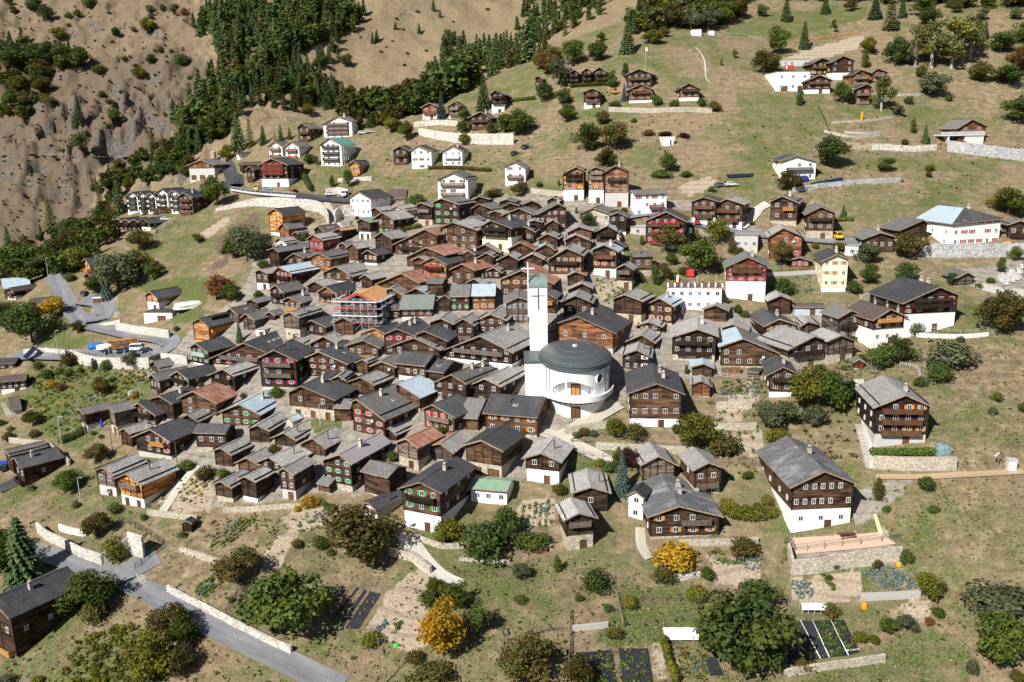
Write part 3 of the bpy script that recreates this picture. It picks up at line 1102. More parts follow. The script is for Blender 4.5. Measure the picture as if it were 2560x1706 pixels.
HOUSES = """
P1;370,275;720,195;260,340;500,380;550;w=o r=d n=2x3 s=o dormer=1 sb=o noside;chalet with orange gable wall, long dark dormer roof and red flowers on its flank balcony
P1;755,150;1035,105;705,190;860,235;330;w=g r=n sky=1;grey timber barn with brown-grey tiles and one skylight, behind the orange-gabled chalet with the dormer
P1;945,215;1165,160;880,265;1065,300;420;w=g r=m;grey log barn with dark tiled roof, right of the conifer by the dormer chalet
P1;1240,190;1360,160;-;1310,240;300;w=d r=m;low dark shed roof between the grey log barn and the barn with tall pale base
P1;1010,40;1180,3;930,75;1105,80;165;w=d r=m;lowest dark barn on the green slope edge, above the grey tiled barns
P1;1470,15;1720,-60;1375,60;1640,90;180;w=m r=m n=1x3 b=1o c=1;brown house with orange board balcony and chimney, left of the scaffolding
P1;1485,195;1750,118;1370,245;1610,270;530;w=g r=l p=.42s sky=1 dr=1 pw=2 c=p;tall grey barn house on a pale plastered base with a brown door, below the scaffolding
P1;1750,295;1970,235;1645,360;1940,385;480;w=d r=d n=1x2;dark-roofed barn house wedged between two stone-roofed barns under the scaffolding
P1;2140,265;2250,215;2005,330;2285,335;480;w=m r=l;square brown log barn with pale stone roof at the foot of the scaffolding
P1;1125,412;1220,376;1065,412;1185,415;490;w=w r=l flat dr=1;small white garage with flat roof and brown door beside the tall grey barn house
P1;1545,548;1770,440;-;1690,605;650;w=d r=l c=p;long low barn with very pale slab roof, left half of a stone-roofed pair
P1;1900,495;2050,425;1700,600;2055,580;660;w=m r=l n=1x2 c=p;brown house with pale slab roof and stove pipe, right half of a stone-roofed pair
P1;335,580;620,512;235,640;490,690;850;w=d r=d s=g n=2x3 b=1g p=.14w;dark house with bright green shutters and a glazed gable above a railed balcony
P1;925,575;1210,470;500,770;1200,690;860;w=d r=d s=p n=2x5 sky=4 b=1r;wide dark house with crimson shutters and a row of four skylights
P1;1295,660;1490,553;1070,770;1585,795;1130;w=d r=d s=p n=3x3 b=2r c=p p=.1k;tall dark house with crimson shutters and two stacked balconies, facing a small flower garden
P1;1840,680;2090,575;1655,760;2205,838;985;w=m r=d n=3x4 s=k c=1 sky=2 q=1;broad brown house with brick chimney, two white skylights and a white awning
P1;665,895;1060,765;475,975;815,985;1160;w=d r=l n=2x2 b=1d;dark house with long grey slab roof reaching back to a white rear wall
P1;110,920;470,838;0,985;245,1025;1130;w=d r=d s=g n=2x3 b=1d;low dark house with green shutters and flower-carved gable, left of the long grey slab roof
P1;300,1165;525,1075;105,1255;600,1320;1460;w=m r=r x=b n=2x2;barn house with bright rusty sheet roof on one slope and pale metal on the other
P1;860,1325;1110,1195;610,1425;1140,1460;1590;w=m r=b s=g n=2x4 c=1;brown house with pale blue sheet roof, chimney and a row of green shutters
P1;1625,1100;1840,1000;1430,1200;2050,1280;1475;w=m r=d p=.34s n=1x2 c=1 dr=3;wide brown barn house over whitewashed masonry with three brown doors, facing a little lawn
P1;2085,975;2190,905;1955,1030;2180,1035;1190;w=m r=l;narrow brown barn, smaller of two pale-roofed barns touching side by side
P2;390,995;670,885;220,1055;575,1095;1220;w=m r=l;large brown barn with speckled pale slab roof, larger of two barns touching side by side
P1;235,1450;410,1370;-;370,1545;1660;w=d r=l;barn of which only the ragged pale slab roof shows, behind the wide dark slate roof
P7;1685,1015;1935,935;1590,1075;1905,1175;1290;w=m r=d n=2x3 b=1d;brown house with pale orange gable boards and dark slate roof, joined to two grey barns
P7;1950,935;2130,880;-;2110,1000;1230;w=d r=d c=1;dark roof with a pale plastered chimney wedged behind the orange-boarded gable
P2;560,395;690,365;360,465;700,440;570;w=o r=d n=1x3;house with orange weatherboard gable and dark roof, half hidden behind a grey roof
P2;430,540;590,430;195,610;640,640;770;w=m r=m n=1x4 b=1o;brown house with white-framed windows, orange balcony and pale ridge, below the orange weatherboard gable
P2;840,400;1050,258;640,490;1080,495;745;w=d r=d n=2x3 s=r c=2 p=.12s;dark house with red shutters and two white chimneys on a dark slate roof
P2;1045,510;1180,437;-;1385,665;770;w=m r=l n=2x3;brown annex with pale slab roof, right of the red-shuttered house with two chimneys
P2;1180,428;1290,362;-;1475,555;720;w=d r=d;dark slate lean roof raised behind the pale slab annex
P2;1380,270;1470,200;1210,330;1535,345;470;w=d r=l n=1x2;dark house with broad pale eaves, leftmost of three pale-roofed gables left of the church tower
P2;1650,275;1750,210;1535,345;1800,365;530;w=m r=l n=1x2 b=1r;narrow brown house with slatted balcony, middle of three pale-roofed gables left of the church tower
P2;1985,222;2115,135;1795,300;2195,300;460;w=d r=l n=2x3;dark house with white-silled windows, nearest to the church tower of three pale-roofed gables
P2;1860,490;2075,395;1400,665;2270,700;860;w=d r=l p=.22w n=2x6 b=1r c=1;wide timber and white house with long balconies and white-framed windows, left of the round church
P2;420,775;520,735;315,820;490,825;960;w=m r=l;small brown barn with speckled slab roof right of the house with white skylights
P2;655,800;800,712;505,860;840,875;1010;w=m r=m q=1;low brown barn with a round satellite dish on its gable
P2;925,688;1305,725;-;805,822;1030;S w=m r=d n=1x4 b=1w;brown house with grey slate roof turned eaves-first and a white awning
P2;1290,768;1540,798;-;1165,912;1075;S w=d r=d sky=1 c=p;dark low house with lozenge slate roof, one skylight and a grey stove pipe
P2;850,1078;1100,978;790,1115;1135,1255;1340;w=m r=b;shed with half pale blue sheeting and half brown boards for a roof
P2;1505,960;1960,785;1250,1075;1700,1085;1300;w=d r=m n=2x3 c=2 sky=1 maxl=2.6;long brown-grey roof with two chimneys and skylight over a dark house
P2;1915,1010;2210,860;1740,1085;2130,1115;1340;w=d r=l n=2x2 s=o;dark house with bright pale slab roof and closed orange shutters, beside the round church
P2;345,1265;800,1090;240,1310;700,1530;1660;w=m r=m n=3x3 s=k c=1 q=1 sky=1;big brown house with stepped grey-green roof, tall chimney and red dish
P2;105,1240;320,1245;-;55,1372;1570;S w=m r=m;small annex with greenish slate roof at the left of the stepped grey-green roof
P2;1275,1330;1575,1200;1125,1395;1560,1495;1640;w=m r=d s=r n=2x4 b=1r;brown house with red shutters and small iron balcony, right of the stepped grey-green roof
P2;1715,1300;1950,1316;-;1592,1488;1660;S w=m r=m;plain brown barn with grey sheet roof squeezed between two dark slate roofs
P2;2010,1185;2670,1235;-;1890,1437;1680;S w=m r=d n=2x4 s=o sky=1 c=p;large brown house with dark slate roof and side balconies, next to the church plaza
C2;10,765;190,660;-;130,825;950;w=d r=l;dark barn with speckled slab roof and a patch of rusty sheets
C2;290,692;400,688;255,720;335,742;790;w=s r=b;tiny stone hut with pale blue sheet roof at the edge of the little lawn
C2;250,835;430,738;130,885;375,912;985;w=d r=l c=p;dark open-fronted house with pale slab roof and thin stove pipe, left of two alike
C2;515,885;690,790;380,945;645,985;1065;w=m r=l c=p;brown house with pale slab roof and thin stove pipe, right of two alike
C2;115,1060;350,962;-10,1110;245,1145;1260;w=d r=l n=2x2 c=p;dark house with slab roof and dish, behind the narrow house on a white base
C2;250,1160;460,1040;180,1195;350,1228;1475;w=m r=l p=.33k n=2x2 dr=1;narrow brown house standing on a light plastered base with dark door, near the yellow flowers
C2;760,1035;1100,855;575,1095;880,1130;1395;w=d r=p s=g n=3x3 p=.2s c=1;dark house with green shutters under a long pinkish metal roof
C2;1215,795;1370,722;1145,825;1290,865;925;w=d r=l;small dark barn with pale slab roof, right of the big stepped-roof house
C2;1375,890;1590,797;1255,930;1490,980;1185;w=g r=r p=.35s;grey barn with bright rusty sheet roof on a masonry base
C2;1690,935;1870,805;1570,940;1815,1030;1120;w=g r=l x=r p=.15s;grey barn with tattered pale slab roof beside the rusty-roofed barn
C2;2065,905;2250,780;1885,955;2270,1010;1255;w=m r=d p=.36s dr=2 gd=1;large brown barn with dark slate roof over masonry with two plank gates
C2;600,1252;715,1275;-;552,1305;1390;S w=m r=m;small brown shed with a teal side wall beside the green-shuttered house
C2;1050,1082;1290,1148;-;955,1192;1400;S w=m r=m;brown barn turned eaves-first under mossy grey slates, above the mint house
C2;1028,1478;1240,1368;955,1455;1100,1550;1640;yaw=42 w=k r=d dr=1 c=p;dark-roofed concrete house shaded by a big olive-brown tree
C2;1500,1290;1790,1090;1295,1350;1705,1395;1760;w=m r=d p=.36w s=g n=2x3 c=1 b=1d;house with mint upper gable, green shutters and a white lower storey
C2;1985,1245;2345,1275;-;1940,1345;1490;S w=w r=g n=1x3 pitch=.2;low white house with a flat green-grey roof and a terrace, right of the mint gable
C3;265,1025;370,895;85,1075;460,1115;1325;w=m r=l p=.45w n=1x2 c=p dr=1;wooden house on a bright white base with a brown door, near the church plaza
C3;720,1335;690,1190;540,1395;915,1390;1590;w=d r=l n=1x1 c=p;dark barn with pale slab roof and stove pipe, behind the railed granary
C3;614,1575;545,1452;469,1649;794,1619;1935;w=d r=l p=.40s b=1r dr=1;granary with open log railings standing on a stone base, lowest of the barns
C3;1345,1050;1275,945;1175,1140;1535,1140;1315;w=g r=l;weathered grey granary on short posts with pale slab roof, left of a matching pair
C3;1805,1110;1680,987;1655,1185;1965,1165;1445;w=m r=l p=.30s n=1x2 b=1r pw=2;brown granary house with plank balcony over stone, right of a matching pair
C3;1535,1510;1400,1255;1238,1614;1948,1609;1830;w=d r=e n=2x4 s=o c=2 b=1r p=.1s half;big dark house with two chimneys and twin balconies with pink chairs
C3;1130,1372;1190,1300;1045,1425;1215,1490;1640;w=w r=d n=2x1;white plastered annex with tiny windows at the left of the two-chimney house
C3;1330,385;1295,225;1050,480;1590,485;810;w=m r=d p=.22w n=2x5 c=2;stately brown house with white base and dark slate roof, right of the round church
P3;250,660;275,575;40,735;445,755;930;w=d r=l n=2x3 s=w c=p;dark house with tiny white windows and pale roof, just above the stately brown house
P3;310,475;400,400;110,560;490,580;660;w=m r=l;brown barn with pale roof edged in orange, middle of three stacked behind the church
P3;395,315;480,235;230,365;575,380;450;w=d r=l n=1x2 s=o;dark house with two orange shutters, highest of three stacked behind the church
P3;530,25;667,-50;245,155;715,135;345;w=d r=b s=o n=2x4 c=1;dark house with pale blue metal roof and yellow-orange shutters, below the white terrace building
B3;1030,1135;1080,1112;900,1180;1210,1195;1395;w=m r=l p=.30s;square brown barn on a masonry base with a wooden gate, left of the blue-roofed house
P3;1220,110;1245,62;1045,170;1385,185;335;w=m r=l;small brown barn on posts with pale roof, under the white terrace building
P3;1000,405;1000,280;650,510;1265,500;840;w=d r=l p=.25s n=2x4 b=2d c=1 q=1;broad dark house with two full-width balconies and a round red dish
P3;1435,345;1465,250;1280,390;1635,430;530;w=m r=l;barn with pinkish streaked slab roof behind the half-blue roof
P3;1560,520;1480,390;1255,625;2060,725;905;w=m r=m x=b p=.1s n=2x5 q=1 k=timber_house:house;wide brown house whose roof is pale blue metal on one side, firewood stacked below
P3;1070,830;1055,737;905,875;1210,890;1015;w=d r=b;little dark granary with bright pale blue sheet roof
P3;1050,1040;1045,1000;905,1085;1185,1110;1255;w=b r=l p=.1s;little orange-brown hut with silver ridge, below the granary with blue sheet roof
P3;2000,280;1815,168;1805,375;2275,370;595;w=m r=d n=2x4 s=o sb=l c=1;brown house with closed orange shutters and white curtains, dark slate roof
B4;370,1385;285,1315;310,1425;495,1400;1530;w=d r=l;small dark barn with rusty-edged slab roof behind the closed orange shutters
P3;2440,490;2265,435;2100,665;2640,560;890;w=d r=l p=.42s n=1x3 b=1d c=p;dark house over whitewashed stone with a pale tall door and balcony
P3;2050,870;1975,740;1850,970;2230,950;1265;w=m r=d p=.2w n=2x2 c=1 b=1d;small brown house with white chimney, next to the yellow-green tree group
P3;1670,930;1720,885;1600,928;1750,932;1012;w=d r=d flat;black flat-topped timber box beside the firewood stack
B4;130,230;175,208;0,290;295,300;510;w=m r=m p=.18s n=2x2 b=1o c=1 half;upright brown house with orange balcony and white awning, upper edge of the village
B4;490,330;430,292;335,405;640,395;640;w=m r=m p=.28s n=2x3 s=d c=p b=1d;upright brown house on pale masonry beside a yellow van
B4;140,525;110,492;-5,612;345,610;835;w=b r=l s=r n=2x3 q=1;orange-brown house with red shutters and a white flank, above the crimson glass pavilion
B4;290,795;270,762;190,815;405,800;905;w=r r=m n=1x3 k=glass_pavilion:pavilion;small crimson glass pavilion on a fenced terrace
B4;635,765;545,705;480,835;770,820;1130;w=c r=d s=o n=3x3 c=2 p=.14w;cream house with orange shutters and three chimneys
B4;1035,565;930,527;860,630;1195,610;765;w=m r=m n=1x4 c=1;low brown house behind two spreading trees, right of the cream house
B4;770,690;790,672;705,690;835,692;785;w=w r=l flat n=1x1;low white flat-roofed annex between the cream house and the low brown house
B4;1430,450;1340,437;1200,550;1495,495;670;w=m r=m p=.25s;brown barn with overhanging grey roof, left of the big white building
B4;1930,352;1835,292;1690,490;2180,440;692;w=w r=d x=b s=r n=3x6 c=1 hip yaw=-13 len=17 k=white_guesthouse:house;big white building with rows of red shutters and a pale blue and dark hipped roof
B4;2320,455;2270,440;2190,500;2450,510;635;w=d r=m b=1d n=1x2;dark house at the picture edge, right of the big white building
B4;2197,642;2205,632;2165,645;2232,645;708;w=o r=r flat;tiny orange flat-roofed shed at the right foot of the big white building
B4;1835,930;1720,905;1730,985;1920,980;1065;w=g r=m;grey plank barn beside the cemetery
B4;1580,1065;1320,995;1235,1220;1785,1150;1485;w=d r=d s=r n=3x5 p=.42w b=2d c=2;big dark and white chalet with red shutters and two long balconies
B4;770,1280;640,1240;640,1355;900,1335;1580;w=g r=m n=2x2 b=2d c=p;grey log house with two dark balconies, left of the brown-tiled white house
B4;1130,1270;890,1200;960,1375;1290,1340;1610;w=m r=n p=.45w b=1o n=2x3 pw=3;brown-tiled house with bright white base and orange balcony
B4;115,1145;75,1105;-10,1200;240,1195;1335;w=m r=l;brown log barn left of the blue-grey garage
B4;240,1152;525,1152;-;235,1250;1345;S w=u r=n pitch=.16 dr=1 k=garage:garage;blue-grey garage with brown low roof and white gate
B4;680,1510;560,1465;540,1568;830,1568;1765;w=g r=l p=.3s;grey barn with slab roof standing on whitewashed stone, beside a red tool shed
C4;840,160;830,146;778,195;895,193;258;w=r r=m k=tool_shed:shed;small red tool shed in the gardens
C4;765,345;720,335;700,430;820,432;560;w=d r=m;dark shed with grey roof half hidden behind the yellowing trees
C4;1265,490;1090,335;965,610;1530,605;972;w=d r=l p=.23k n=3x4 s=o b=3n c=1 sky=1 dr=1;tall dark chalet with orange shutters and three stacked balconies above a clipped hedge
C4;520,1190;225,915;200,1345;840,1310;1750;w=m r=e p=.36w n=2x7 c=1 pw=3;old schoolhouse with long rows of small white windows over a tall white base
P4;185,150;235,135;90,200;320,190;268;w=d r=m;small dark barn at the top edge, uppermost of two stacked barns below a round bush
P4;180,245;240,238;80,300;350,285;425;w=d r=m;dark two-tier barn, lower of two stacked barns below a round bush
P4;520,185;570,170;405,225;640,215;320;w=d r=m;dark barn behind a smaller gable, upper rim of the village
P4;560,230;600,203;465,280;680,265;350;w=d r=m;small dark gable in front of a larger dark barn at the upper rim
P4;830,200;800,188;715,250;945,250;350;w=m r=m c=1;reddish barn with sunlit boards at the upper rim, left of the tiny dark gable
P4;1085,160;1115,152;1000,210;1185,205;265;w=d r=d;tiny dark barn uppermost in the meadow under the stone wall
P4;1150,240;1130,225;890,375;1285,305;545;w=d r=m n=3x4 s=k c=1;tall dark house with a white left wing and a chimney
P4;670,295;710,285;450,385;865,380;475;w=m r=m n=1x4;low brown house with white corner walls and dark red blinds
P4;375,325;450,310;290,360;490,355;445;w=d r=g;small dark barn with a pale green mossy roof, right of the two-tier barn
P4;80,395;120,388;10,430;190,450;505;w=d r=m;dark barn roof peeking between the white-fronted house and the two-tier barn
P4;325,445;450,425;170,535;590,535;785;w=m r=d p=.46c n=2x3 b=2d c=1;timber house with a cream lower front and small iron balconies
P4;740,520;765,505;590,600;880,590;725;w=m r=m b=1d n=1x2 c=1;brown house with green garden chairs on its low balcony
P4;855,440;870,418;740,480;965,470;605;w=d r=l;dark barn with rusty pink roof edge beneath the white-winged house
P4;665,460;680,448;585,495;740,485;565;w=d r=l c=1;small barn with pale roof and a broad chimney behind the green chairs
P4;1085,440;1085,425;985,500;1180,490;620;w=m r=l;narrow brown barn with pale curved roof edge at the foot of the dark tall house
P4;1020,605;1075,575;885,680;1170,670;770;w=m r=l;brown barn with bent rusty verge above a shaded lane
P4;1405,520;1420,500;1240,600;1595,575;700;w=m r=p;barn with reddish roof edge, upper of two overlapping barns right of the lane
P4;1365,620;1370,600;1215,690;1590,710;810;w=m r=l;broad brown barn with white gutter pipe, lower of two overlapping barns right of the lane
P4;1755,510;1770,493;1590,590;1910,600;725;w=d r=b x=l b=1d;dark barn with half pale blue roof and glazed gallery
P4;1885,345;1905,335;1750,400;2010,405;605;w=d r=m n=2x2 p=.15w;dark house with four small windows left of a flat pale roof
P4;1575,290;1600,283;1380,375;1830,375;465;w=s r=m n=1x3;low stone house with blue-grey roof edge behind a round tree
P4;2130,525;2130,464;2035,527;2230,524;625;w=k r=b flat n=1x1;low concrete garage with pale flat roof left of the red-balconied house
P4;685,715;695,704;515,805;860,800;895;w=m r=r x=l;brown barn with a rusty roof edge, left of the barn with light blue edge
P4;250,740;290,722;125,795;450,845;890;w=m r=l;brown barn with long pale roof edge below the cream-fronted house
P4;50,820;140,803;-70,860;145,865;965;w=d r=d;dark slate-roofed barn with gutter, left of the lane of small barns
P4;270,840;300,825;155,905;375,895;1010;w=m r=l;small barn with sunlit plank above the rusty red roof
P4;540,860;575,842;390,935;680,935;1060;w=d r=l;dark barn with curled white gutter end, in front of the rusty-edged barn
P4;835,850;850,835;690,925;985,925;1015;w=m r=l;brown barn with sunlit upper boards directly above the church cross
P4;1000,735;1005,722;860,810;1130,815;905;w=m r=l x=b;brown barn with one light blue roof edge, centre of the barn cluster
P4;1260,785;1285,765;1000,940;1475,880;1155;w=m r=l n=2x5 s=o p=.2s b=1d;wide brown house with orange shutters, antlers and a dark arched cellar gate
P4;1400,772;1340,737;1290,765;1540,822;900;w=d r=d c=1;dark roof with brick chimney tucked behind the wide house with antlers
P4;1715,745;1770,707;1540,815;1900,835;1115;w=m r=b s=o n=2x3 p=.27w b=1n c=1;brown house with bright blue-white roof, salmon shutters and an arched door in its white base
P4;1850,692;1862,680;1680,765;1990,772;830;w=d r=n c=2;brown roof with pale chimneys directly behind the blue-white roof
P4;1965,985;1985,972;1835,1045;2085,1055;1272;w=d r=l p=.35s b=1r;small dark granary on a stone base in terraced gardens
P4;2070,797;2325,792;-;2065,890;1135;S w=m r=m n=1x2 p=.25s c=p;brown house turned eaves-first with stove pipe, right of the blue-white roof
P4;355,1020;410,992;220,1085;470,1090;1165;w=m r=l n=1x2;brown house with one wide window under a pale slab roof, below the curled gutter
P4;700,1055;830,965;410,1180;1110,1225;1365;w=m r=r x=d n=2x5 s=o;wide brown house with rust and silver roof right behind the church cross
P4;1370,1070;1385,1042;1240,1130;1505,1120;1255;w=m r=r x=l;small half rust-red roofed barn right of the church tower, highest of three in column
P4;1440,1215;1455,1174;1250,1300;1585,1280;1375;w=m r=l;orange-brown barn with pale roof, middle of three in a column right of the church tower
P4;1370,1365;1400,1314;1180,1445;1590,1460;1650;w=d r=l b=1r n=1x2;dark house with railed balcony, lowest of three in a column right of the tower
P4;660,1385;670,1300;480,1470;830,1430;1700;w=g r=m n=2x4;grey log house with rows of many small windows, touching the church tower's left side
P4;1000,1330;1060,1272;-;1140,1410;1580;w=m r=m b=1o;brown house hidden by the church tower with orange balcony showing on its right
P5;1195,740;1330,662;885,840;1660,950;1140;w=b r=d n=1x3 c=1 p=.08k;long brown barn house with dark slate roof right behind the church dome
Q1;1175,230;1260,200;985,325;1300,290;660;w=b r=m n=4x3 b=2d s=y p=.34w noside;left gable of the orange three-gabled chalet with yellow blinds
Q1;1415,230;1480,200;1300,290;1545,275;690;w=b r=m n=4x3 b=2r s=y p=.38w noside;middle gable of the orange three-gabled chalet with a white stair shaft
Q1;1665,215;1720,190;1495,310;1855,300;740;w=b r=m n=4x3 b=1d c=1 p=.36k noside;right gable of the orange three-gabled chalet above a brown garage door
B3;1150,160;1465,150;-;1118,215;420;S w=w r=m n=3x4 s=r b=1n half;white apartment house with red shutters and balconies below the three-gabled chalet
B3;1755,240;1800,222;1625,290;1895,275;505;w=m r=d n=2x3 b=2n p=.28w dr=2;brown house with blue-black roof over white garages, left of a pair by the car park
B3;1970,255;2000,245;1810,330;2140,310;530;w=m r=l n=2x3 b=2n p=.22w dr=2;brown house with grey roof over white garages, right of a pair by the car park
B3;1415,375;1435,355;1205,465;1610,470;715;w=d r=n n=3x5 s=r b=3n fl p=.12w;dark house with bright red shutters and three balconies behind tall garden trees
B3;2165,790;2150,752;1940,895;2370,880;1205;w=r r=t s=r n=4x4 p=.45w b=2n c=2 k=hotel:hotel;red and white hotel chalet with grey-green roof above a long white terrace
B3;1680,1072;1800,1052;1432,1070;1930,1092;1280;w=w r=m flat n=2x6 yaw=8 len=8 k=terrace_building:building;long low white building whose flat roof is the hotel's restaurant terrace
B3;2150,592;2160,570;2040,594;2262,594;745;w=k r=l flat n=1x3;long grey concrete garage with three dark windows below the road
A2;420,1130;560,1126;365,1195;505,1182;1310;w=m r=m n=2x2 b=2n;chalet with glazed gable and two balconies left of the tall white apartment house
A2;745,1065;860,1058;595,1145;885,1112;1270;w=w r=m n=4x4 b=3n c=1 len=11;tall white apartment house with four storeys of brown balconies
A2;665,1265;830,1262;565,1335;790,1330;1535;w=w r=G x=o n=4x4 b=3d len=14;apartment house under renovation with green roofing membrane and bare boards
A2;165,1297;290,1293;95,1350;245,1348;1445;w=w r=m n=2x2 b=2n len=10;left one of two white and brown twin chalets above the hotel road
A2;315,1300;480,1297;245,1355;400,1350;1462;w=w r=m n=2x2 b=2n fl len=11;right one of two white and brown twin chalets, red flowers on its balcony
P6;970,568;1150,560;800,655;1175,650;930;w=d r=d p=.30w n=4x4 b=3n fl s=o len=13;large dark chalet with flowered balconies on every floor beside the upper road
P6;700,665;830,660;650,735;765,742;870;w=d r=n b=1n n=1x2;low dark wing at the left of the chalet with flowered balconies
P6;572,455;830,452;-;565,525;600;S w=w r=d n=1x3 len=14;white house with dark eaves-on roof among trees near the water tower
P6;622,592;725,590;-;612,650;770;S w=m r=n n=1x2;brown house with grey eaves-on roof left of the flowered chalet
P6;1970,598;2200,590;1895,665;2060,662;795;w=o r=d n=1x2 b=1o len=12;new orange timber chalet with dark roof on the grassy bank
A1;1840,1470;1790,1463;1705,1520;1968,1515;1655;w=b r=m p=.58k dr=3 gd n=1x2 len=11 k=fire_station:fire station;pale fire station with three garage doors and a brown timber gable
A2;1320,1340;1390,1335;1240,1385;1405,1380;1520;w=d r=d n=2x2 b=2n len=8;dark timber chalet, leftmost of three joined chalets under the stone wall
A2;1475,1335;1590,1330;1402,1390;1620,1390;1562;w=w r=d n=3x3 s=d len=10;white-framed chalet with tall windows, middle of three joined chalets under the stone wall
A2;1800,1335;1960,1333;1690,1395;1905,1390;1545;w=w r=d n=2x3 b=2g c=1 len=10;white chalet with pale blue railings, rightmost of three joined chalets under the stone wall
A2;1590,945;1620,938;1503,990;1672,978;1105;w=b r=m p=.35w n=1x2 b=1n len=9;red-brown chalet with white base, left of the blue spruce
A2;1820,935;1900,930;1745,985;1882,975;1092;w=r r=d n=2x2 b=2r p=.2w len=9;crimson chalet with white balconies, right of the blue spruce
A2;2060,1025;2140,1018;1938,1085;2172,1085;1195;w=m r=d n=2x3 b=2n c=1 len=12;dark brown chalet with two orange-lit balconies beside a bushy green tree
A2;2195,830;2300,825;2140,888;2292,872;1050;w=m r=m p=.42w n=2x2 b=2d len=12;chalet with long roof over white terraces, behind the tall spruce
A3;235,695;340,690;205,740;292,748;842;w=d r=m n=1x2 len=9;small dark house among trees left of the triple-gabled chalet
A3;570,637;592,622;495,690;632,680;802;w=d r=d n=3x2 b=2d s=o len=10;left unit of the triple-gabled dark chalet row
A3;685,623;707,610;630,682;742,672;802;w=d r=d n=3x2 b=2d s=o len=10;middle unit of the triple-gabled dark chalet row
A3;800,615;822,602;742,670;895,668;795;w=d r=d n=3x2 b=2d s=o len=10;right unit of the triple-gabled dark chalet row
A3;1165,632;1195,622;1035,690;1305,682;815;w=d r=d n=2x4 b=2n len=11;wide dark chalet with two balconies beneath the flagpole
A3;1180,770;1165,760;1055,830;1312,828;958;w=b r=m n=2x3 p=.2w b=1d len=10;warm brown chalet with big windows, directly in front of the wide dark chalet
A3;1625,762;1560,755;1520,822;1742,820;938;w=b r=m n=2x3 p=.25w b=1d len=11;warm brown chalet standing alone at the end of the hedge terrace
A3;735,812;775,803;640,852;828,848;1005;w=d r=d p=.33w n=2x2 b=2n len=9;dark and white chalet with orange sunblind beside a yellow digger
A3;1695,268;1700,262;1647,270;1742,270;332;w=w r=k2 flat k=water_reservoir:reservoir;larger white box of the water reservoir on the hilltop
A3;1833,280;1836,275;1806,281;1861,281;327;w=w r=k2 flat k=water_reservoir:reservoir;smaller white box of the water reservoir on the hilltop
A3;20,1480;40,1468;-90,1528;140,1548;1700;w=w r=m n=3x2 s=r b=1n len=10;white house with blue windows and red shutters above a round bush
A4;250,545;260,528;130,548;380,548;612;w=k r=l flat n=1x4 k=bungalow:house;bare concrete bungalow shell with flat roof below the orange fence
A4;500,532;525,520;385,590;592,562;702;w=m r=m s=y n=2x3 b=1n len=10;brown chalet with bright yellow shutters
A4;695,512;705,500;575,575;810,558;742;w=m r=m n=2x3 p=.33w len=11;dark brown chalet with light blue ground-floor windows, right of the yellow shutters
A4;860,638;885,628;765,690;958,672;795;w=b r=d n=2x2 b=2r len=9;reddish chalet with white balcony rails, left of a slightly smaller twin
A4;1010,627;1030,618;950,668;1115,665;765;w=b r=m n=2x2 b=1r len=8;smaller reddish chalet half hidden behind the birch
A4;475,687;490,678;330,752;602,738;868;w=m r=d p=.26w n=2x3 s=o b=1n len=10;brown chalet with orange shutters over a white base, lowest of the hillside group
A4;230,655;240,642;75,658;392,660;842;w=w r=k2 flat n=2x3 dr=2 gd k=terraced_house:house;white terraced house with two orange garage doors
A4;910,770;890,762;790,822;972,805;965;w=m r=d s=r n=2x2 b=2r len=9;brown chalet with red accents beside a white flagpole, in front of the birch
A4;1880,1095;1835,1088;1740,1180;2030,1165;1315;w=b r=m s=r n=2x2 b=1r q=1 len=12;red-brown chalet with crimson shutters alone above the long white stone wall
A4;260,1425;285,1418;122,1472;472,1482;1675;w=w r=d n=2x3 b=1d len=12;white house with blue-grey roof and a blue parasol terrace
B1;1200,197;1235,188;1135,240;1262,232;400;w=w r=d n=4x2 b=3d noside yaw=24 len=11;left outer gable of the white five-gabled apartment block
B1;1292,200;1325,192;1245,240;1345,237;402;w=w r=d n=4x2 b=3d noside yaw=24 len=11;second gable from the left of the white five-gabled apartment block
B1;1377,205;1410,197;1325,242;1425,240;402;w=w r=d n=4x2 b=3d noside yaw=24 len=11;low third gable of the white five-gabled apartment block
B1;1475,165;1520,157;1410,212;1535,208;402;w=w r=d n=4x2 b=3d noside yaw=24 len=12;tall fourth gable of the white five-gabled apartment block
B1;1585,180;1630,165;1535,212;1645,212;405;w=w r=d n=4x2 b=3d noside yaw=24 len=12;fifth gable with red-brown boarding on the white apartment block
B1;1680,200;1850,186;1610,252;1770,247;412;w=m r=d yaw=24 len=11 n=3x3 b=3n c=1;end house of the white apartment block with brown balconies and dark open flank
B1;1085,440;1130,428;1035,468;1122,472;555;w=m r=d n=2x2 b=1d noside yaw=24 len=11;leftmost gable of the dark low row of four below the apartment block
B1;1152,447;1195,430;1110,470;1195,472;557;w=m r=d n=2x2 b=1d noside yaw=24 len=11;second gable of the dark low row of four below the apartment block
B1;1228,447;1270,430;1185,470;1275,475;560;w=m r=d n=2x2 b=1d noside yaw=24 len=11;third gable of the dark low row of four below the apartment block
B1;1310,440;1480,430;1265,472;1375,485;562;w=d r=d p=.35w yaw=26 len=12 n=2x2 b=1d;rightmost and longest house of the dark low row of four below the apartment block
B1;1025,285;1060,282;995,326;1068,322;405;w=b r=d n=2x1 b=1n yaw=24 len=8;small orange-brown chalet hidden by a dark conifer left of the apartment block
B1;775,803;980,787;740,845;815,868;938;w=o r=d n=1x2 b=1o;orange timber chalet with dark slate roof above the bend of the lower road
B1;800,937;960,916;755,972;868,1005;1095;w=m r=n n=1x2 b=1o;brown chalet with flowered balcony, just below the orange chalet at the road bend
B1;895,1150;930,1135;842,1155;962,1158;1220;w=w r=m flat dr=2 gd;white double garage beside the lower road
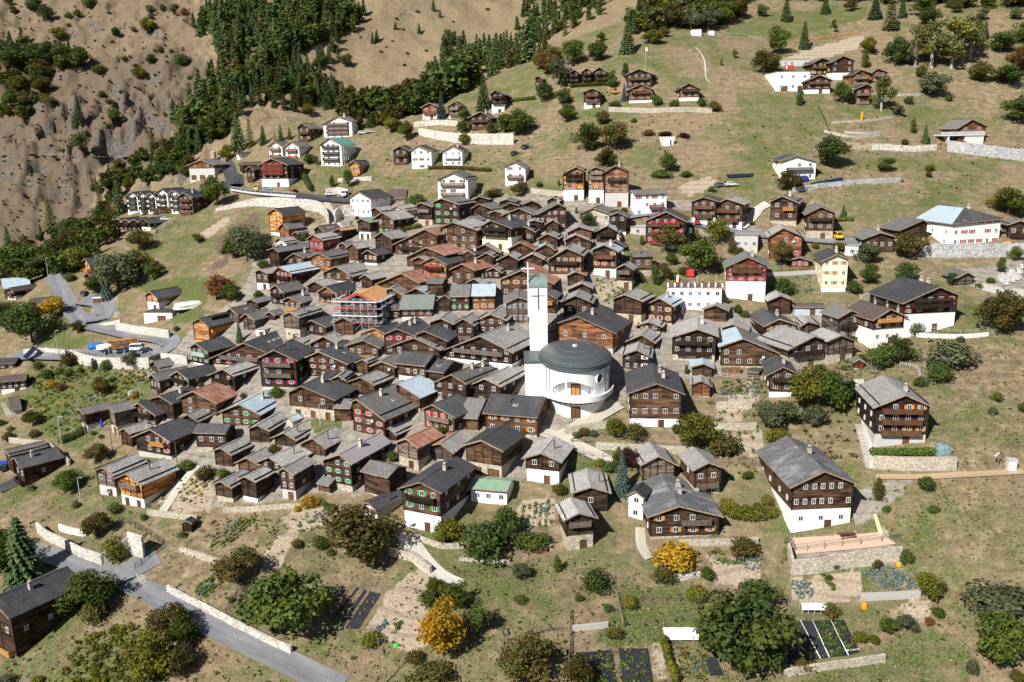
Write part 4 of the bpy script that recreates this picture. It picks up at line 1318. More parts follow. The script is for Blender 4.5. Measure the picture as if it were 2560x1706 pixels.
B1;-20,1035;240,1010;-;25,1085;1190;S w=b r=b n=1x2;chalet with pale metal roof at the picture edge left of the road
B1;85,1075;330,1035;30,1100;122,1112;1200;w=d r=n p=.35w n=1x2 b=1n;chalet with brown roof and white base, left of the lower road
B1;275,1180;460,1160;250,1228;322,1272;1335;w=d r=n;dark barn with brown roof behind the bright yellow tree
B1;1370,1108;1590,1068;1310,1152;1447,1176;1295;w=o r=d p=.46w n=2x2;new house with orange timber top and white base on the lower bend
B1;1440,1300;1480,1285;1312,1302;1580,1308;1385;w=w r=d flat dr=1 gd;white flat-roofed double garage below the new orange and white house
P7;-80,360;160,352;-;-60,540;630;S w=d r=d n=1x2;dark house with charcoal metal roof and tilted solar panels at the picture edge
P7;-60,620;285,590;-;-30,765;945;S w=d r=n p=.38w n=2x4;brown-roofed house with white ground floor at the picture edge
P7;110,1065;255,1037;-;120,1110;1205;S w=k r=n k=garden_hut:hut;small concrete garden hut with brown roof at the end of the stairs
P7;960,1085;1270,1022;930,1100;1020,1162;1375;w=d r=m p=.35k b=1r;grey-roofed barn with open dark flank over a terrace, leftmost of the lower row
P7;1310,1050;1560,1008;1295,1070;1390,1142;1405;w=g r=m p=.35s;narrow grey barn with red ridge edge on a pale plinth, second of the lower row
P7;1510,1325;1730,1255;1440,1362;1600,1400;1565;w=d r=l;small dark barn with ragged slab roof left of the wide dark slate roof
C1;1375,805;1710,675;1205,875;1560,920;1095;w=d r=d n=2x4 s=k b=1o p=.2k half;wide dark house with salmon shutters and an orange balcony
C1;1820,730;2115,737;-;1770,838;1045;S w=m r=d n=1x3 p=.28s;brown house turned eaves-first with three small white windows
C1;2020,975;2190,895;1930,1005;2130,1045;1165;w=d r=l;dark barn with shaggy slab roof in front of the eaves-first brown house
P7;1875,510;2160,450;1815,550;1965,640;670;w=g r=m;grey-slated barn directly below the roadside parapet
P7;1850,665;2250,570;1795,725;1945,752;905;w=m r=m n=1x3 b=1r;brown house with log balcony, below the grey-slated barn by the parapet
C1;935,1155;1200,1045;840,1190;1045,1235;1440;w=g r=l p=.36k n=1x2 pw=1;grey house with slab roof and concrete base, behind the orange-gabled house
C1;1150,1212;1450,1090;1040,1258;1300,1325;1535;w=o r=l p=.32w b=1r c=p dr=2;house with bright orange plank gable, white base and two orange doors
C1;125,1065;455,982;95,1085;195,1165;1310;w=d r=d c=1 n=1x2 b=1d;dark-roofed house with white chimney at the picture edge beside a steep road
C1;45,997;350,925;15,1010;85,1050;1210;w=d r=m;grey upper roof behind the dark-roofed house with the white chimney
C1;2020,1282;2200,1190;1935,1312;2130,1347;1495;w=d r=l p=.28s;small barn with orange verge and slab roof, left of two at the garden edge
C1;2245,1237;2400,1160;2175,1262;2350,1292;1490;w=d r=l p=.22w;small dark barn with light roof on white plinth, right of two at the garden edge
C1;2255,1065;2400,985;2145,1115;2390,1138;1215;w=m r=l;brown barn with orange verge and pinkish slabs, above the two small garden-edge barns
D1;-80,805;335,612;-;15,1040;1300;w=d hw=5.6 yaw=33 len=15 r=d b=1o n=1x2 c=1;large dark-roofed chalet at the lower picture edge with a furnished balcony
D1;1710,80;1745,72;1660,102;1765,106;200;w=d r=d yaw=10 len=2.2 k=garden_hut:hut;tiny black garden hut on posts above the vegetable plot
B2;930,187;1105,178;835,252;1055,258;405;w=w r=d n=2x4;white plastered house with dark roof at the head of the stone ramp
B2;1240,210;1420,206;-;1195,252;315;S w=w r=n n=1x3 s=d;low white house with brown roof and brown shutters right of the white plastered house
B2;1800,12;1930,8;1640,85;1958,82;290;w=w r=m n=3x3 b=2n s=d;large white chalet with brown boarded upper floor and long balcony
B2;165,348;360,335;90,396;245,402;585;w=o r=d p=.15w n=2x2 len=12;new orange larch house with dark roof left of the stone ramp
B2;240,482;400,468;190,530;302,538;608;w=b r=m;brown barn with grey standing roof directly in front of the new larch house
B2;365,558;465,546;330,580;378,590;650;w=d r=l;small grey lean barn above the little white chapel-like house
B2;205,617;375,605;160,652;277,667;710;w=w r=l n=1x1;little white house with pale slab roof and one tiny window
B2;565,507;740,490;515,545;628,562;600;w=d r=n sky=2;dark barn with brownish roof and two skylights beside the fresh timber roof
B2;760,530;880,545;690,562;780,568;650;w=d r=o;unfinished hut with fresh orange board roof
B2;515,587;700,555;455,632;622,640;745;w=r r=l n=1x3;brick-red painted house with three white-framed windows
B2;160,707;470,670;95,730;205,752;890;w=d r=m maxl=3;long dark barn with low grey roof, lowest left corner of the old village
B2;790,657;860,647;745,685;840,702;735;w=d r=m;small dark barn between the brick-red house and a taller stone-based barn
B2;880,667;1000,652;820,707;937,717;875;w=m r=l p=.30s;tall barn on a stone base right of the brick-red house
B2;1020,727;1130,712;958,770;1112,777;865;w=d r=d n=1x3 s=o p=.2w;dark house with orange shutters and white plinth below the big black barn
B2;1150,562;1270,545;1065,622;1252,628;750;w=d r=l;big black barn with pale slab roof at the top of the village lane
B2;960,438;1050,430;910,476;1050,476;620;w=d r=g p=.38w dr=2;dark barn with green sheet roof over whitewashed stables
B2;1155,382;1310,362;1042,460;1272,452;585;w=m r=l n=2x4 s=g;brown house with green and yellow shutters below the white plastered house
B2;1085,336;1200,320;1040,365;1162,388;435;w=d r=l;low dark barn directly in front of the white plastered house
B2;1285,322;1400,305;1225,357;1382,367;475;w=k r=l n=1x1;grey rendered barn with ragged slab roof, behind the green and yellow shutters
B2;1510,291;1575,283;1450,325;1620,322;495;w=d r=m p=.30s b=1r;barn with a railed gallery on its front, left of the tall dark window-rich house
B2;1700,252;1790,240;1605,292;1872,296;485;w=d r=m n=3x3 s=g q=1;tall dark house with three rows of windows and one pair of green shutters
B2;1800,472;1920,445;1665,532;2037,520;725;w=m r=l n=3x4 p=.06s s=d;tall brown house whose right third is white with blue windows
B2;1545,537;1640,525;1245,682;1668,592;775;w=m r=r n=3x4 b=1d;wide brown house with sloping asymmetric gable and a rusty roof side
B2;1560,702;1650,690;1355,800;1740,752;890;w=m r=r;wide brown barn with rust-edged roof in front of the asymmetric gable house
B2;1490,787;1620,762;1415,822;1600,835;930;w=d r=p;dark barn with mottled pinkish slabs left of the bright red-orange house
B2;1620,792;1785,755;1500,852;1757,862;985;w=b r=d s=r n=2x3 b=1d fl;house with bright red and orange panels and a dark slate roof
B2;1890,852;2035,830;1770,907;2012,917;1050;w=m r=r n=1x2 c=1;brown barn house with rust-red roof and a chimney
B2;1800,722;1880,708;1745,747;1872,762;800;w=d r=m;small dark roof behind the dark slate roof of the red-orange house
B2;1950,730;2040,718;1895,762;2012,772;850;w=d r=d c=1;small barn with dark roof, left of two just above the rust-red roof
B2;340,757;470,730;250,822;442,802;870;w=m r=m n=1x2 c=1;brown house with two chimneys, left of two alike below the brick-red house
B2;565,752;720,725;475,797;692,812;915;w=b r=m n=1x3;orange-brown house with white window, right of two alike below the brick-red house
B2;30,907;130,888;-30,932;112,947;1085;w=m r=l n=1x2 p=.35w;brown house over a tall white base at the left rim of the old village
B2;205,882;480,840;150,932;332,947;1065;w=r r=b s=r n=2x4 b=1d sb;house with crimson doors and long blue-grey sheet roof
B2;730,877;860,848;590,942;895,972;1030;w=m r=l n=1x3 p=.2s;wide barn house with two-step pale roof
B2;1000,952;1105,930;945,985;1067,1002;1080;w=d r=p;dark barn with pinkish-grey metal roof
B2;1330,942;1440,915;1090,1042;1502,1032;1095;w=m r=r;wide brown barn with flaking rusty sheets, above the turquoise-patched roof
B2;1590,985;1740,988;-;1562,1032;1165;S w=m r=m;mossy-roofed barn turned eaves-first, right of the flaking rusty roof
B2;175,1047;375,1018;105,1102;257,1122;1225;w=m r=m n=2x2 b=1d;brown house with dark balcony below the crimson-doored house
B2;535,1012;660,985;445,1062;622,1062;1130;w=d r=l;long-eaved barn with pale roof below the two-step pale roof
B2;635,1062;860,1010;545,1122;747,1137;1215;w=b r=d s=r n=2x3 b=1d;red-shuttered house with wide dark slate roof, left above the scaffolding
B2;935,1140;1090,1065;740,1215;1095,1215;1425;w=d r=o n=2x4 k=timber_house:house;house wrapped in scaffolding with bare new roof boards
B2;1240,1077;1310,1045;1175,1095;1342,1142;1200;w=d r=l c=p;grey-slabbed barn with chimney pipe right of the scaffolding
B2;1465,1077;1510,1057;1345,1132;1572,1132;1195;w=m r=b;barn with one bright blue sheet roof slope
B2;1150,1198;1325,1196;-;1145,1278;1390;S w=m r=n n=1x2 sky=2;low house with brown roof and two skylights, touching the scaffolding
B2;1345,1165;1650,1160;-;1315,1272;1405;S w=m r=t n=1x4 p=.25w;brown house with turquoise-patched grey roof turned eaves-first
B2;1795,1048;1975,1046;-;1775,1155;1320;S w=d r=m s=g n=2x3 p=.12s;dark house with deep green shutters, left half of an eaves-first pair
B2;1985,1038;2205,1035;-;1972,1152;1310;S w=b r=b s=o n=2x3 p=.12s;orange-brown house with sky-blue sheet roof, right half of an eaves-first pair
B2;1730,1140;1775,1120;1655,1190;1790,1180;1290;w=d r=m;narrow grey shed left of the deep green shutters
B2;2000,990;2190,970;1920,1030;2078,1042;1085;w=d r=l c=2;flat-pitched pale roof with two small chimneys above the sky-blue sheet roof
"""
TREE_DATA = """
D1 230,640,590,s,F,1.25 60,640,430,c,G 20,430,330,c,D 900,225,240,c,O 590,945,270,c,G,1.4 900,900,400,c,G 880,985,210,b,O 1420,1560,480,c,Y,0.85 1560,1130,320,c,O 1700,1220,290,c,G 1660,1490,270,c,O 2200,640,330,c,O,1.1 1680,235,70,b,D 1320,72,70,b,D 60,1590,130,b,S 350,1580,90,b,Y 1060,440,240,b,Y,0.8 690,680,120,b,A 1000,700,80,b,O 2130,830,60,b,G 1290,810,40,b,G
D2 330,1060,600,c,G,1.15 1000,450,530,c,O,1.15 1730,1320,560,c,A,0.8 1640,770,200,c,Y 1830,900,280,c,G 2040,1130,340,c,D,0.65 1060,1220,130,b,Y,1.4 1760,255,225,b,Y 2110,375,340,b,D,1.15 2310,240,330,c,G,0.8 1640,1590,230,b,O,1.4 600,335,140,b,G 1460,1380,130,b,O 1580,835,130,b,G 380,330,100,b,O 690,400,70,b,G
D3 150,1580,430,c,O,1.1 620,1590,300,c,O 420,550,165,k,Y 760,705,215,b,D 85,610,150,c,S,1.1 1075,875,130,b,Y 885,912,85,b,D 940,1160,130,b,O 1520,475,235,b,A,1.55 1400,625,200,b,O 1790,615,150,b,G,0.8 2030,1440,800,c,D,1.12 2270,920,330,c,D,1.1 1690,800,150,b,Y 180,330,165,b,G,1.6 60,320,110,b,O 2130,385,170,b,O,1.4 620,820,70,b,G 80,830,90,b,G 1890,1240,330,c,D 2330,1430,420,c,D
D4 1490,800,250,c,Y 2110,1430,560,c,G,0.85 2120,900,260,b,S,1.9 1090,1115,160,c,G 1270,1095,170,c,S 570,955,140,b,O 1880,1480,180,b,S,0.5 340,1425,90,b,O,1.8 850,1195,110,b,Y 1265,475,165,b,D,0.6 1480,1035,80,b,R 1560,960,95,b,G 970,1200,90,b,Y 1010,510,90,b,O 620,520,70,b,G 2290,1560,120,b,O 560,620,50,b,G
C4 350,610,410,c,Y,0.85 610,645,400,c,G,0.85 90,810,280,c,S,1.05 400,795,230,c,S,1.05 80,925,165,b,Y 1670,225,270,b,S,1.35 1230,195,230,c,D 1050,265,260,c,G 1570,370,210,b,D 1390,410,100,b,G 2100,560,105,c,Y 2060,665,70,b,S 1450,1355,135,b,D 1005,1455,215,k,O 1090,1560,70,b,G 1520,1570,90,b,G 470,300,110,b,G 850,190,90,b,G 2340,640,100,b,D 700,260,60,b,S
C3 950,855,185,b,Y 1130,885,175,b,O 1700,1015,380,c,Y,0.95 1940,1045,240,b,O 590,885,80,b,S,0.8 660,862,85,b,O 745,872,70,b,S 965,1200,245,k,G 1085,1185,215,c,P,0.9 1010,1395,350,s,B,0.85 890,1195,110,b,D 1510,835,90,b,Y 1600,300,90,k,G 2320,700,165,c,S 2050,1568,100,b,Y 2150,1572,100,b,Y 2250,1568,110,b,Y 1960,1575,100,b,Y 2080,455,60,b,Y 1780,470,60,b,G 810,1150,90,b,Y 430,1400,110,b,O 1005,1400,80,b,Y 2340,1500,110,b,Y 1990,1270,70,b,G 2160,1260,90,b,G
C2 500,1520,150,b,A 190,505,120,b,G 170,1015,95,b,O 1260,1095,100,b,G 1700,875,100,c,G 120,420,70,b,G 380,1560,60,b,A 700,1560,90,b,G 640,1520,60,b,G
C1 940,500,185,c,O 310,765,150,c,G,1.1 640,230,140,c,O,1.1 870,262,115,k,G 990,262,115,b,D 1230,255,175,c,S,0.9 1450,182,90,b,D 630,320,85,b,D 900,1105,185,c,O,1.1 600,1395,200,c,G 690,1340,180,c,G 1720,1185,120,b,G 1880,1265,150,b,O 2050,1245,90,b,G 80,905,100,b,O 1060,1575,115,b,D 320,875,80,b,O 700,1525,65,b,O 290,1370,70,b,S 860,860,50,b,D 930,890,45,b,D 100,820,60,b,Y 560,450,90,b,O 430,340,100,b,D 350,250,80,b,O 1030,370,60,b,G 480,420,80,b,A 1240,520,80,b,A 160,600,90,b,O 540,300,70,b,Y 20,770,70,b,G 740,290,60,b,G
B1 90,785,250,s,F 300,935,250,c,G 185,1005,330,c,G,1.2 420,925,260,c,G 560,865,250,c,O 700,925,220,c,Y 50,945,185,c,O 680,745,200,c,O 840,695,150,c,G 470,560,290,l,L 620,605,160,c,D 760,565,130,c,G 960,565,240,c,G 930,360,220,l,L 1100,392,290,s,F 1320,725,200,c,O,1.2 1290,935,230,c,Y 1090,1095,350,c,S,1.05 1410,1005,180,c,G,0.8 990,1175,255,s,B,1.0 880,1125,160,c,G 490,1355,210,c,A,1.05 60,1460,260,c,O 150,1485,230,c,D 300,1575,380,c,D,0.95 2000,320,280,c,G,0.85 1990,1185,245,c,R,1.1 2120,1210,170,c,G 2270,835,340,c,S,0.9 2150,805,230,c,G 1820,665,90,c,Y 720,1490,120,c,O 640,1015,95,b,D 250,765,120,c,Y 700,840,160,c,G 800,770,120,c,O 1330,405,95,s,F 1180,180,110,c,Y 1700,60,100,c,D 1500,70,140,c,D 2330,700,150,c,S 1480,910,60,b,Y 2060,760,60,b,D 350,1400,120,k,D
A1 550,375,125,c,Y 1070,340,90,c,D 1360,315,150,c,Y,0.9 1230,292,50,b,G 920,682,105,b,G,1.1 1480,492,65,c,O 1390,575,85,b,D 120,645,240,c,D 300,625,210,c,D 450,585,180,c,D 600,565,170,c,G 740,605,175,c,G 360,700,160,c,O 170,860,160,c,Y 400,860,150,c,O 250,1005,160,c,O 100,985,160,c,G 480,1005,115,c,S 730,1135,230,s,F 310,115,135,c,D 430,195,130,c,D 140,145,85,c,O 80,40,70,c,D 840,95,130,c,D 640,172,70,b,G 720,165,75,c,O 1390,135,85,c,S 1490,115,75,c,S 1600,125,85,c,D 1700,145,75,b,R 740,1375,150,c,D 1690,605,130,b,D 1290,735,120,c,Y 940,895,65,b,G 1050,1125,130,c,D 1000,955,55,b,O 1140,560,60,b,Y 2030,1265,135,c,Y,1.1 2190,1375,330,s,F 2300,1355,240,l,Y 1740,1480,160,l,L 2080,1490,160,c,Y,0.8 1830,1305,55,b,Y 1400,1340,150,l,L 1500,1400,160,l,L
A2 830,615,110,c,O 590,635,115,c,G 1500,310,90,s,F 1280,272,70,s,F 1110,382,100,s,F 1070,398,90,s,F 1630,102,105,s,F 1690,160,60,s,F 850,272,65,s,F 1290,182,28,b,G 740,380,120,s,F 910,232,65,c,O 820,320,45,s,F 730,450,45,b,G 480,1065,115,c,Y 870,895,115,c,Y 1385,1295,185,c,Y,0.85 1705,1095,235,s,B,0.85 2090,1005,285,s,F 1920,1120,130,c,D 1900,1225,110,c,G 1910,1335,120,c,Y 2160,1240,115,c,O,0.9 2290,1230,180,c,G 230,1300,140,s,F 310,1280,100,s,F 70,1330,160,s,F 180,1320,100,l,L 500,1250,50,b,D 1250,1220,150,c,Y 1310,1180,90,b,G 550,1520,90,c,G,0.6 490,1500,110,b,D 1390,500,25,b,G 1350,280,25,b,G 960,350,20,b,G 1195,440,20,b,G
A3 40,1245,245,c,G,1.1 300,935,175,c,G,0.9 450,805,275,c,S,0.85 320,695,225,c,R,0.85 480,965,155,c,D 500,1115,155,c,G,1.1 560,605,235,c,G,0.95 780,565,190,c,G 1060,485,285,s,F,1.15 820,385,90,c,D 1280,410,140,c,Y,1.4 1040,705,120,k,D,1.4 920,805,155,k,D,1.4 1300,735,55,b,G 1030,925,135,s,B 680,1395,265,c,D,0.85 720,1390,110,c,D 950,1375,255,c,O,1.1 830,1145,130,c,O 870,1540,175,c,O 1410,1575,175,c,G 1920,605,65,k,Y 2040,535,80,c,Y,0.7 1390,280,175,l,L 1500,260,230,c,O 1640,285,200,c,S 1800,275,210,c,S 1950,235,215,c,G 2080,175,195,c,O 2290,155,110,c,D 1210,215,175,s,F 2310,685,225,c,O,0.8 940,995,85,b,D 1330,965,100,b,D 1490,995,85,b,G 1850,1020,110,b,O 1740,975,80,b,D 1250,1245,60,b,R,1.7 1400,1255,60,b,P,1.7 1580,1265,50,b,P,1.7 1120,1125,50,b,G 250,640,150,c,Y,0.8 390,560,130,c,Y 1400,340,90,c,Y 60,600,100,c,Y
A4 165,195,185,s,F,1.2 525,128,150,s,F,1.3 330,450,225,s,F 760,105,110,c,O 980,175,185,s,F,1.4 1120,280,290,l,L,1.2 1230,165,170,s,F 80,500,250,c,G,0.75 30,665,180,c,O 1400,155,185,c,D 1500,240,180,c,D 1160,610,270,c,D,0.75 940,500,165,c,Y 890,625,165,k,Y 1350,610,340,v,L,1.3 1500,620,390,v,L,1.3 1680,630,430,v,L,1.3 1850,545,370,v,L,1.3 1990,355,140,s,F,1.1 2130,485,185,c,D,1.3 2330,405,200,c,G 1970,755,195,c,O 2210,785,175,c,D,1.5 2330,655,240,c,R 2340,1140,270,c,D,1.1 1400,715,115,c,G 1510,890,225,c,S,1.1 1290,955,75,b,D 1040,1020,300,v,L,1.4 680,955,200,c,G,0.75 290,970,150,k,D 1200,1070,100,c,S 1440,1315,155,s,F 540,1525,285,c,D,1.05 1070,1580,130,c,G,1.2 1480,1570,80,b,Y 1770,1345,70,b,Y 1330,1225,130,k,O 1720,120,110,c,O 1960,195,110,c,S 2270,185,115,c,S 600,300,110,v,O 170,1580,120,c,O,1.6 1660,930,60,b,G 1480,230,130,c,D 1310,600,120,c,S 300,960,80,k,Y 1250,1330,60,b,O
B4 200,195,195,c,O,1.1 690,425,110,s,F 1480,65,65,c,Y 2200,405,255,c,Y,1.2 2300,420,200,c,G 130,870,230,c,O,0.9 900,860,200,c,S 1270,805,240,c,O,1.15 1260,1015,180,c,D 920,1035,180,c,G 780,1120,140,b,D 140,1130,165,b,D 2260,835,145,c,G,0.8 2130,935,145,c,G,0.6 1690,1055,120,c,D,0.8 2100,1510,440,c,O,0.9 1340,1500,140,b,S,0.9 1140,1580,80,c,S 1760,1575,70,b,S 660,735,100,b,G 430,715,65,b,Y 2040,1030,60,b,G 1940,1080,70,b,G 730,460,30,b,O
B3 700,515,135,c,D,1.05 70,235,135,c,O,1.0 1420,730,240,c,O,1.2 1330,645,185,k,G 1740,940,340,c,G,1.0 1885,660,215,c,Y,0.95 1690,645,115,k,Y 1320,1045,190,k,G 1410,1005,170,c,O,0.7 1570,955,85,b,G 1170,1015,85,b,D 2010,760,165,k,O 1240,1185,95,b,Y,1.3 2090,780,90,b,O 1910,935,95,k,G 1370,65,95,b,G,1.5 1600,55,60,b,G,1.6 1830,195,60,b,D 1190,685,95,k,G 2080,1320,95,c,D 2140,1340,75,b,G 590,395,60,k,D 1030,385,55,b,D 1460,860,110,c,G 1560,780,120,c,D 1950,440,60,b,R 430,140,60,k,G 250,150,60,b,G 2200,500,50,b,G 790,1300,70,b,G 860,1300,60,b,G
B2 850,155,165,c,G,0.6 700,155,115,k,G 1480,315,125,b,D,1.5 2180,248,105,b,O,1.2 2010,245,65,k,D 60,805,230,c,S,0.9 70,895,90,b,G 440,645,75,b,D 1320,585,85,b,G 2040,710,45,b,G 2270,725,55,k,O 20,1165,80,b,G 510,195,70,k,D 930,450,35,b,O 1250,430,30,b,G
P1 880,565,235,s,F,0.8 1320,1230,130,k,Y,1.3 920,1250,70,b,G 400,1110,60,b,G 110,430,70,b,G
"""
for ln in HOUSES.strip().splitlines():
    build_house(*ln.split(';'))

# ------------------------------------------------------------------ ground sheet with its real patches of meadow, soil and paving


def poly_world(ps):
    return np.array([hit(*p)[:2] for p in ps])


def inside(poly, x, y):
    n = len(poly)
    r = np.zeros(x.shape, bool)
    j = n - 1
    for i in range(n):
        xi, yi = poly[i]
        xj, yj = poly[j]
        c = ((yi > y) != (yj > y)) & (x < (xj - xi) * (y - yi) / (yj - yi + 1e-12) + xi)
        r ^= c
        j = i
    return r


def PP(s):
    return [tuple(map(float, t.split(','))) for t in s.split()]


ZONES = [  # channel, amount, outline in photo pixels (laid onto the terrain)
    ('P', 1.0, "640,640 700,590 850,545 1000,505 1250,490 1450,500 1560,560 1560,640 1520,720 1640,760 1790,780 2060,780 2080,860 1900,900 1800,930 1700,950 1570,970 1560,1010 1470,1080 1400,1100 1380,1160 1300,1200 1190,1210 1000,1240 800,1240 640,1262 540,1262 480,1180 340,1110 250,1040 330,960 420,900 470,830 560,770 620,700"),
    ('G', .75, "1810,75 1900,40 2090,10 2170,15 2160,50 2080,70 1990,95 1960,110 1900,90 1830,90"),
    ('G', .6, "1090,268 1200,215 1350,155 1345,190 1200,245 1110,280"),
    ('G', .5, "1450,120 1560,70 1600,60 1500,130"),
    ('G', .65, "1840,235 2060,230 2065,330 2000,350 1850,320"),
    ('G', .45, "2060,510 2130,460 2420,470 2300,520 2160,580"),
    ('G', .6, "2100,385 2320,385 2420,430 2100,425"),
    ('G', .6, "330,640 460,530 530,520 560,610 480,680 360,700"),
    ('G', .9, "330,700 520,690 505,745 380,752"),
    ('G', .55, "850,440 1090,425 1080,480 960,500"),
    ('G', .8, "60,950 190,900 380,950 390,1010 270,1060 200,1130 100,1080"),
    ('G', .75, "130,1720 200,1600 330,1560 420,1620 400,1720"),
    ('G', .4, "2100,1180 2300,1190 2560,1230 2560,1500 2300,1450 2200,1300"),
    ('G', .9, "1560,1480 1720,1480 1760,1600 1560,1620 1480,1600"),
    ('G', .7, "2070,1640 2330,1560 2420,1640 2420,1720 2000,1720"),
    ('G', .95, "420,770 520,720 510,800 430,815"),
    ('G', .95, "110,810 170,795 172,860 95,868"),
    ('G', .9, "755,1050 850,1040 850,1075 790,1085"),
    ('G', .7, "2280,790 2420,810 2500,830 2400,840 2290,830"),
    ('G', .6, "1980,1640 2080,1600 2150,1660 2000,1680"),
    ('G', .5, "2180,1150 2330,1160 2330,1195 2180,1195"),
    ('G', .5, "700,480 800,400 900,420 860,470 780,480"),
    ('G', .6, "1700,450 1860,470 2000,420 2100,430 1960,470"),
    ('G', .7, "1900,1540 2000,1500 2150,1530 2120,1600 2160,1680 1960,1560"),
    ('G', .55, "640,1340 820,1330 860,1400 800,1420 660,1400"),
    ('G', .6, "1150,920 1250,900 1250,960 1150,960"),
    ('S', 1.0, "1955,150 2010,125 2165,85 2150,120 2060,145 1960,165"),
    ('S', .95, "1045,1415 1072,1432 1062,1525 1075,1612 1020,1630 920,1575 965,1490"),
    ('S', 1.0, "1770,1395 1920,1380 1905,1440 1850,1465 1790,1465"),
    ('S', 1.0, "1970,1450 2150,1430 2140,1490 2110,1508 1985,1495"),
    ('S', 1.0, "1820,1085 1910,1080 1905,1145 1835,1140"),
    ('S', .9, "2240,1505 2320,1500 2330,1545 2260,1560"),
    ('S', .9, "395,1255 440,1190 530,1190 535,1270 470,1290"),
    ('S', .9, "700,1290 760,1262 860,1270 850,1310 740,1330"),
    ('S', .8, "690,1345 760,1310 700,1420 650,1430"),
    ('S', 1.0, "1795,1030 1850,1028 1850,1052 1795,1055"),
    ('S', .9, "1300,1255 1390,1240 1385,1320 1300,1320"),
    ('S', .9, "1625,1620 1660,1620 1680,1706 1640,1706"),
    ('S', .9, "1690,470 1720,450 1800,440 1790,475 1720,490"),
    ('S', .8, "1790,1030 1880,940 1900,1000 1870,1030"),
    ('S', .8, "1480,720 1540,690 1560,740 1500,760"),
    ('S', .8, "505,580 560,545 590,545 515,597"),
    ('D', .9, "555,1530 600,1460 640,1455 665,1520 640,1592"),
    ('D', .85, "535,600 640,530 655,575 600,640 545,640"),
    ('D', .8, "518,668 575,638 573,660 540,674"),
    ('D', .5, "845,1480 930,1460 960,1480 890,1580 840,1570"),
    ('P', 1.0, "2130,1225 2275,1200 2240,1245 2190,1300 2130,1310"),
    ('P', 1.0, "1975,1345 2200,1330 2240,1370 1990,1385"),
    ('P', .9, "1730,560 1860,560 1960,590 1960,605 1760,600"),
    ('P', .9, "1650,505 1790,500 1780,530 1660,520"),
    ('P', .8, "2290,625 2560,620 2560,640 2290,640"),
    ('P', .9, "240,735 300,735 290,790 225,790"),
    ('P', .8, "195,880 380,860 430,830 440,880 380,905 250,905"),
    ('P', .7, "2340,690 2560,640 2560,730 2440,720"),
    ('R', .45, "-90,240 430,150 440,330 280,420 230,560 100,640 -90,660"),
    ('R', .9, "60,250 130,230 190,290 280,220 330,260 430,240 430,330 330,350 240,340 190,370 60,360 -90,330 -90,260"),
    ('R', .7, "420,140 500,130 520,190 440,210"),
    ('R', .6, "0,400 130,410 220,470 100,520 0,480"),
    ('D', .80, "-90,110 470,120 520,150 500,260 430,330 400,400 250,420 220,560 100,640 -90,660"),
    ('D', .50, "-90,-40 480,-40 500,125 -90,125"),
    ('D', .30, "2480,1180 2560,1000 2560,1420 2400,1380"),
    ('D', .35, "640,1400 830,1350 860,1440 700,1450"),
    ('S', .6, "2090,355 2260,365 2240,380 2090,376"),
]
_x, _y = GX.ravel(), GY.ravel()
_jx = _x + fbm(_x / 5, _y / 5, 2) * 1.6
_jy = _y + fbm(_x / 5 + 40, _y / 5, 2) * 1.6
ch = {k: np.zeros(len(_x), np.float32) for k in 'GSPRD'}
ch['G'] += np.clip(0.36 + 0.75 * fbm(_x / 26, _y / 26, 4), 0, 0.85) * (1 - np.clip((_y - 480) / 200, 0, 0.8))
ch['R'] += np.clip(_far.ravel() * (0.15 + 0.7 * fbm(_x / 60, _y / 60, 3)), 0, .7) * (_x < -40)
for c_, amt, s_ in ZONES:
    pw = poly_world(PP(s_))
    lo, hi = pw.min(0) - 3, pw.max(0) + 3
    sel = np.where((_x > lo[0]) & (_x < hi[0]) & (_y > lo[1]) & (_y < hi[1]))[0]
    if not len(sel):
        continue
    m = inside(pw, _jx[sel], _jy[sel])
    ch[c_][sel[m]] = np.maximum(ch[c_][sel[m]], amt)
    for k in 'GSPRD':
        if k != c_ and amt > 0.75:
            ch[k][sel[m]] *= 0.15 if k != 'P' or c_ != 'G' else 0.1

b = NB('meadow_ground', 0.95, 0.05)
tc = b.n('TexCoord')
ob = tc.outputs['Object']
at = b.n('Attribute', attribute_name='zone')
a2 = b.n('Attribute', attribute_name='zone2')
sp, sp2 = b.n('SeparateColor'), b.n('SeparateColor')
b.l(at.outputs['Color'], sp.inputs[0])
b.l(a2.outputs['Color'], sp2.inputs[0])
n1 = b.noise(b.mapped(ob, (0.06, 0.06, 0.06)), 1, 5, .65)
n2 = b.noise(b.mapped(ob, (0.45, 0.45, 0.45)), 1, 5, .7)
n3 = b.noise(b.mapped(ob, (2.3, 2.3, 1.2)), 1, 4, .75)
dry = b.ramp(n2, [(0.28, (0.095, 0.076, 0.047)), (0.45, (0.190, 0.150, 0.090)), (0.60, (0.295, 0.232, 0.145)), (0.74, (0.42, 0.345, 0.235))])
dry = b.mix(b.ramp(n1, [(0.4, (0,) * 3), (0.65, (0.75,) * 3)]), dry, (0.262, 0.190, 0.122))
grn = b.ramp(n3, [(0.3, (0.045, 0.068, 0.020)), (0.5, (0.100, 0.125, 0.040)), (0.7, (0.195, 0.200, 0.080))])
soil = b.ramp(n3, [(0.3, (0.31, 0.245, 0.175)), (0.7, (0.47, 0.39, 0.295))])
dsoil = b.ramp(n3, [(0.3, (0.085, 0.062, 0.045)), (0.7, (0.19, 0.143, 0.105))])
pav = b.ramp(n2, [(0.3, (0.185, 0.165, 0.14)), (0.7, (0.38, 0.34, 0.29))])
rock = b.ramp(n2, [(0.32, (0.030, 0.028, 0.028)), (0.5, (0.105, 0.095, 0.085)), (0.68, (0.22, 0.19, 0.16))])


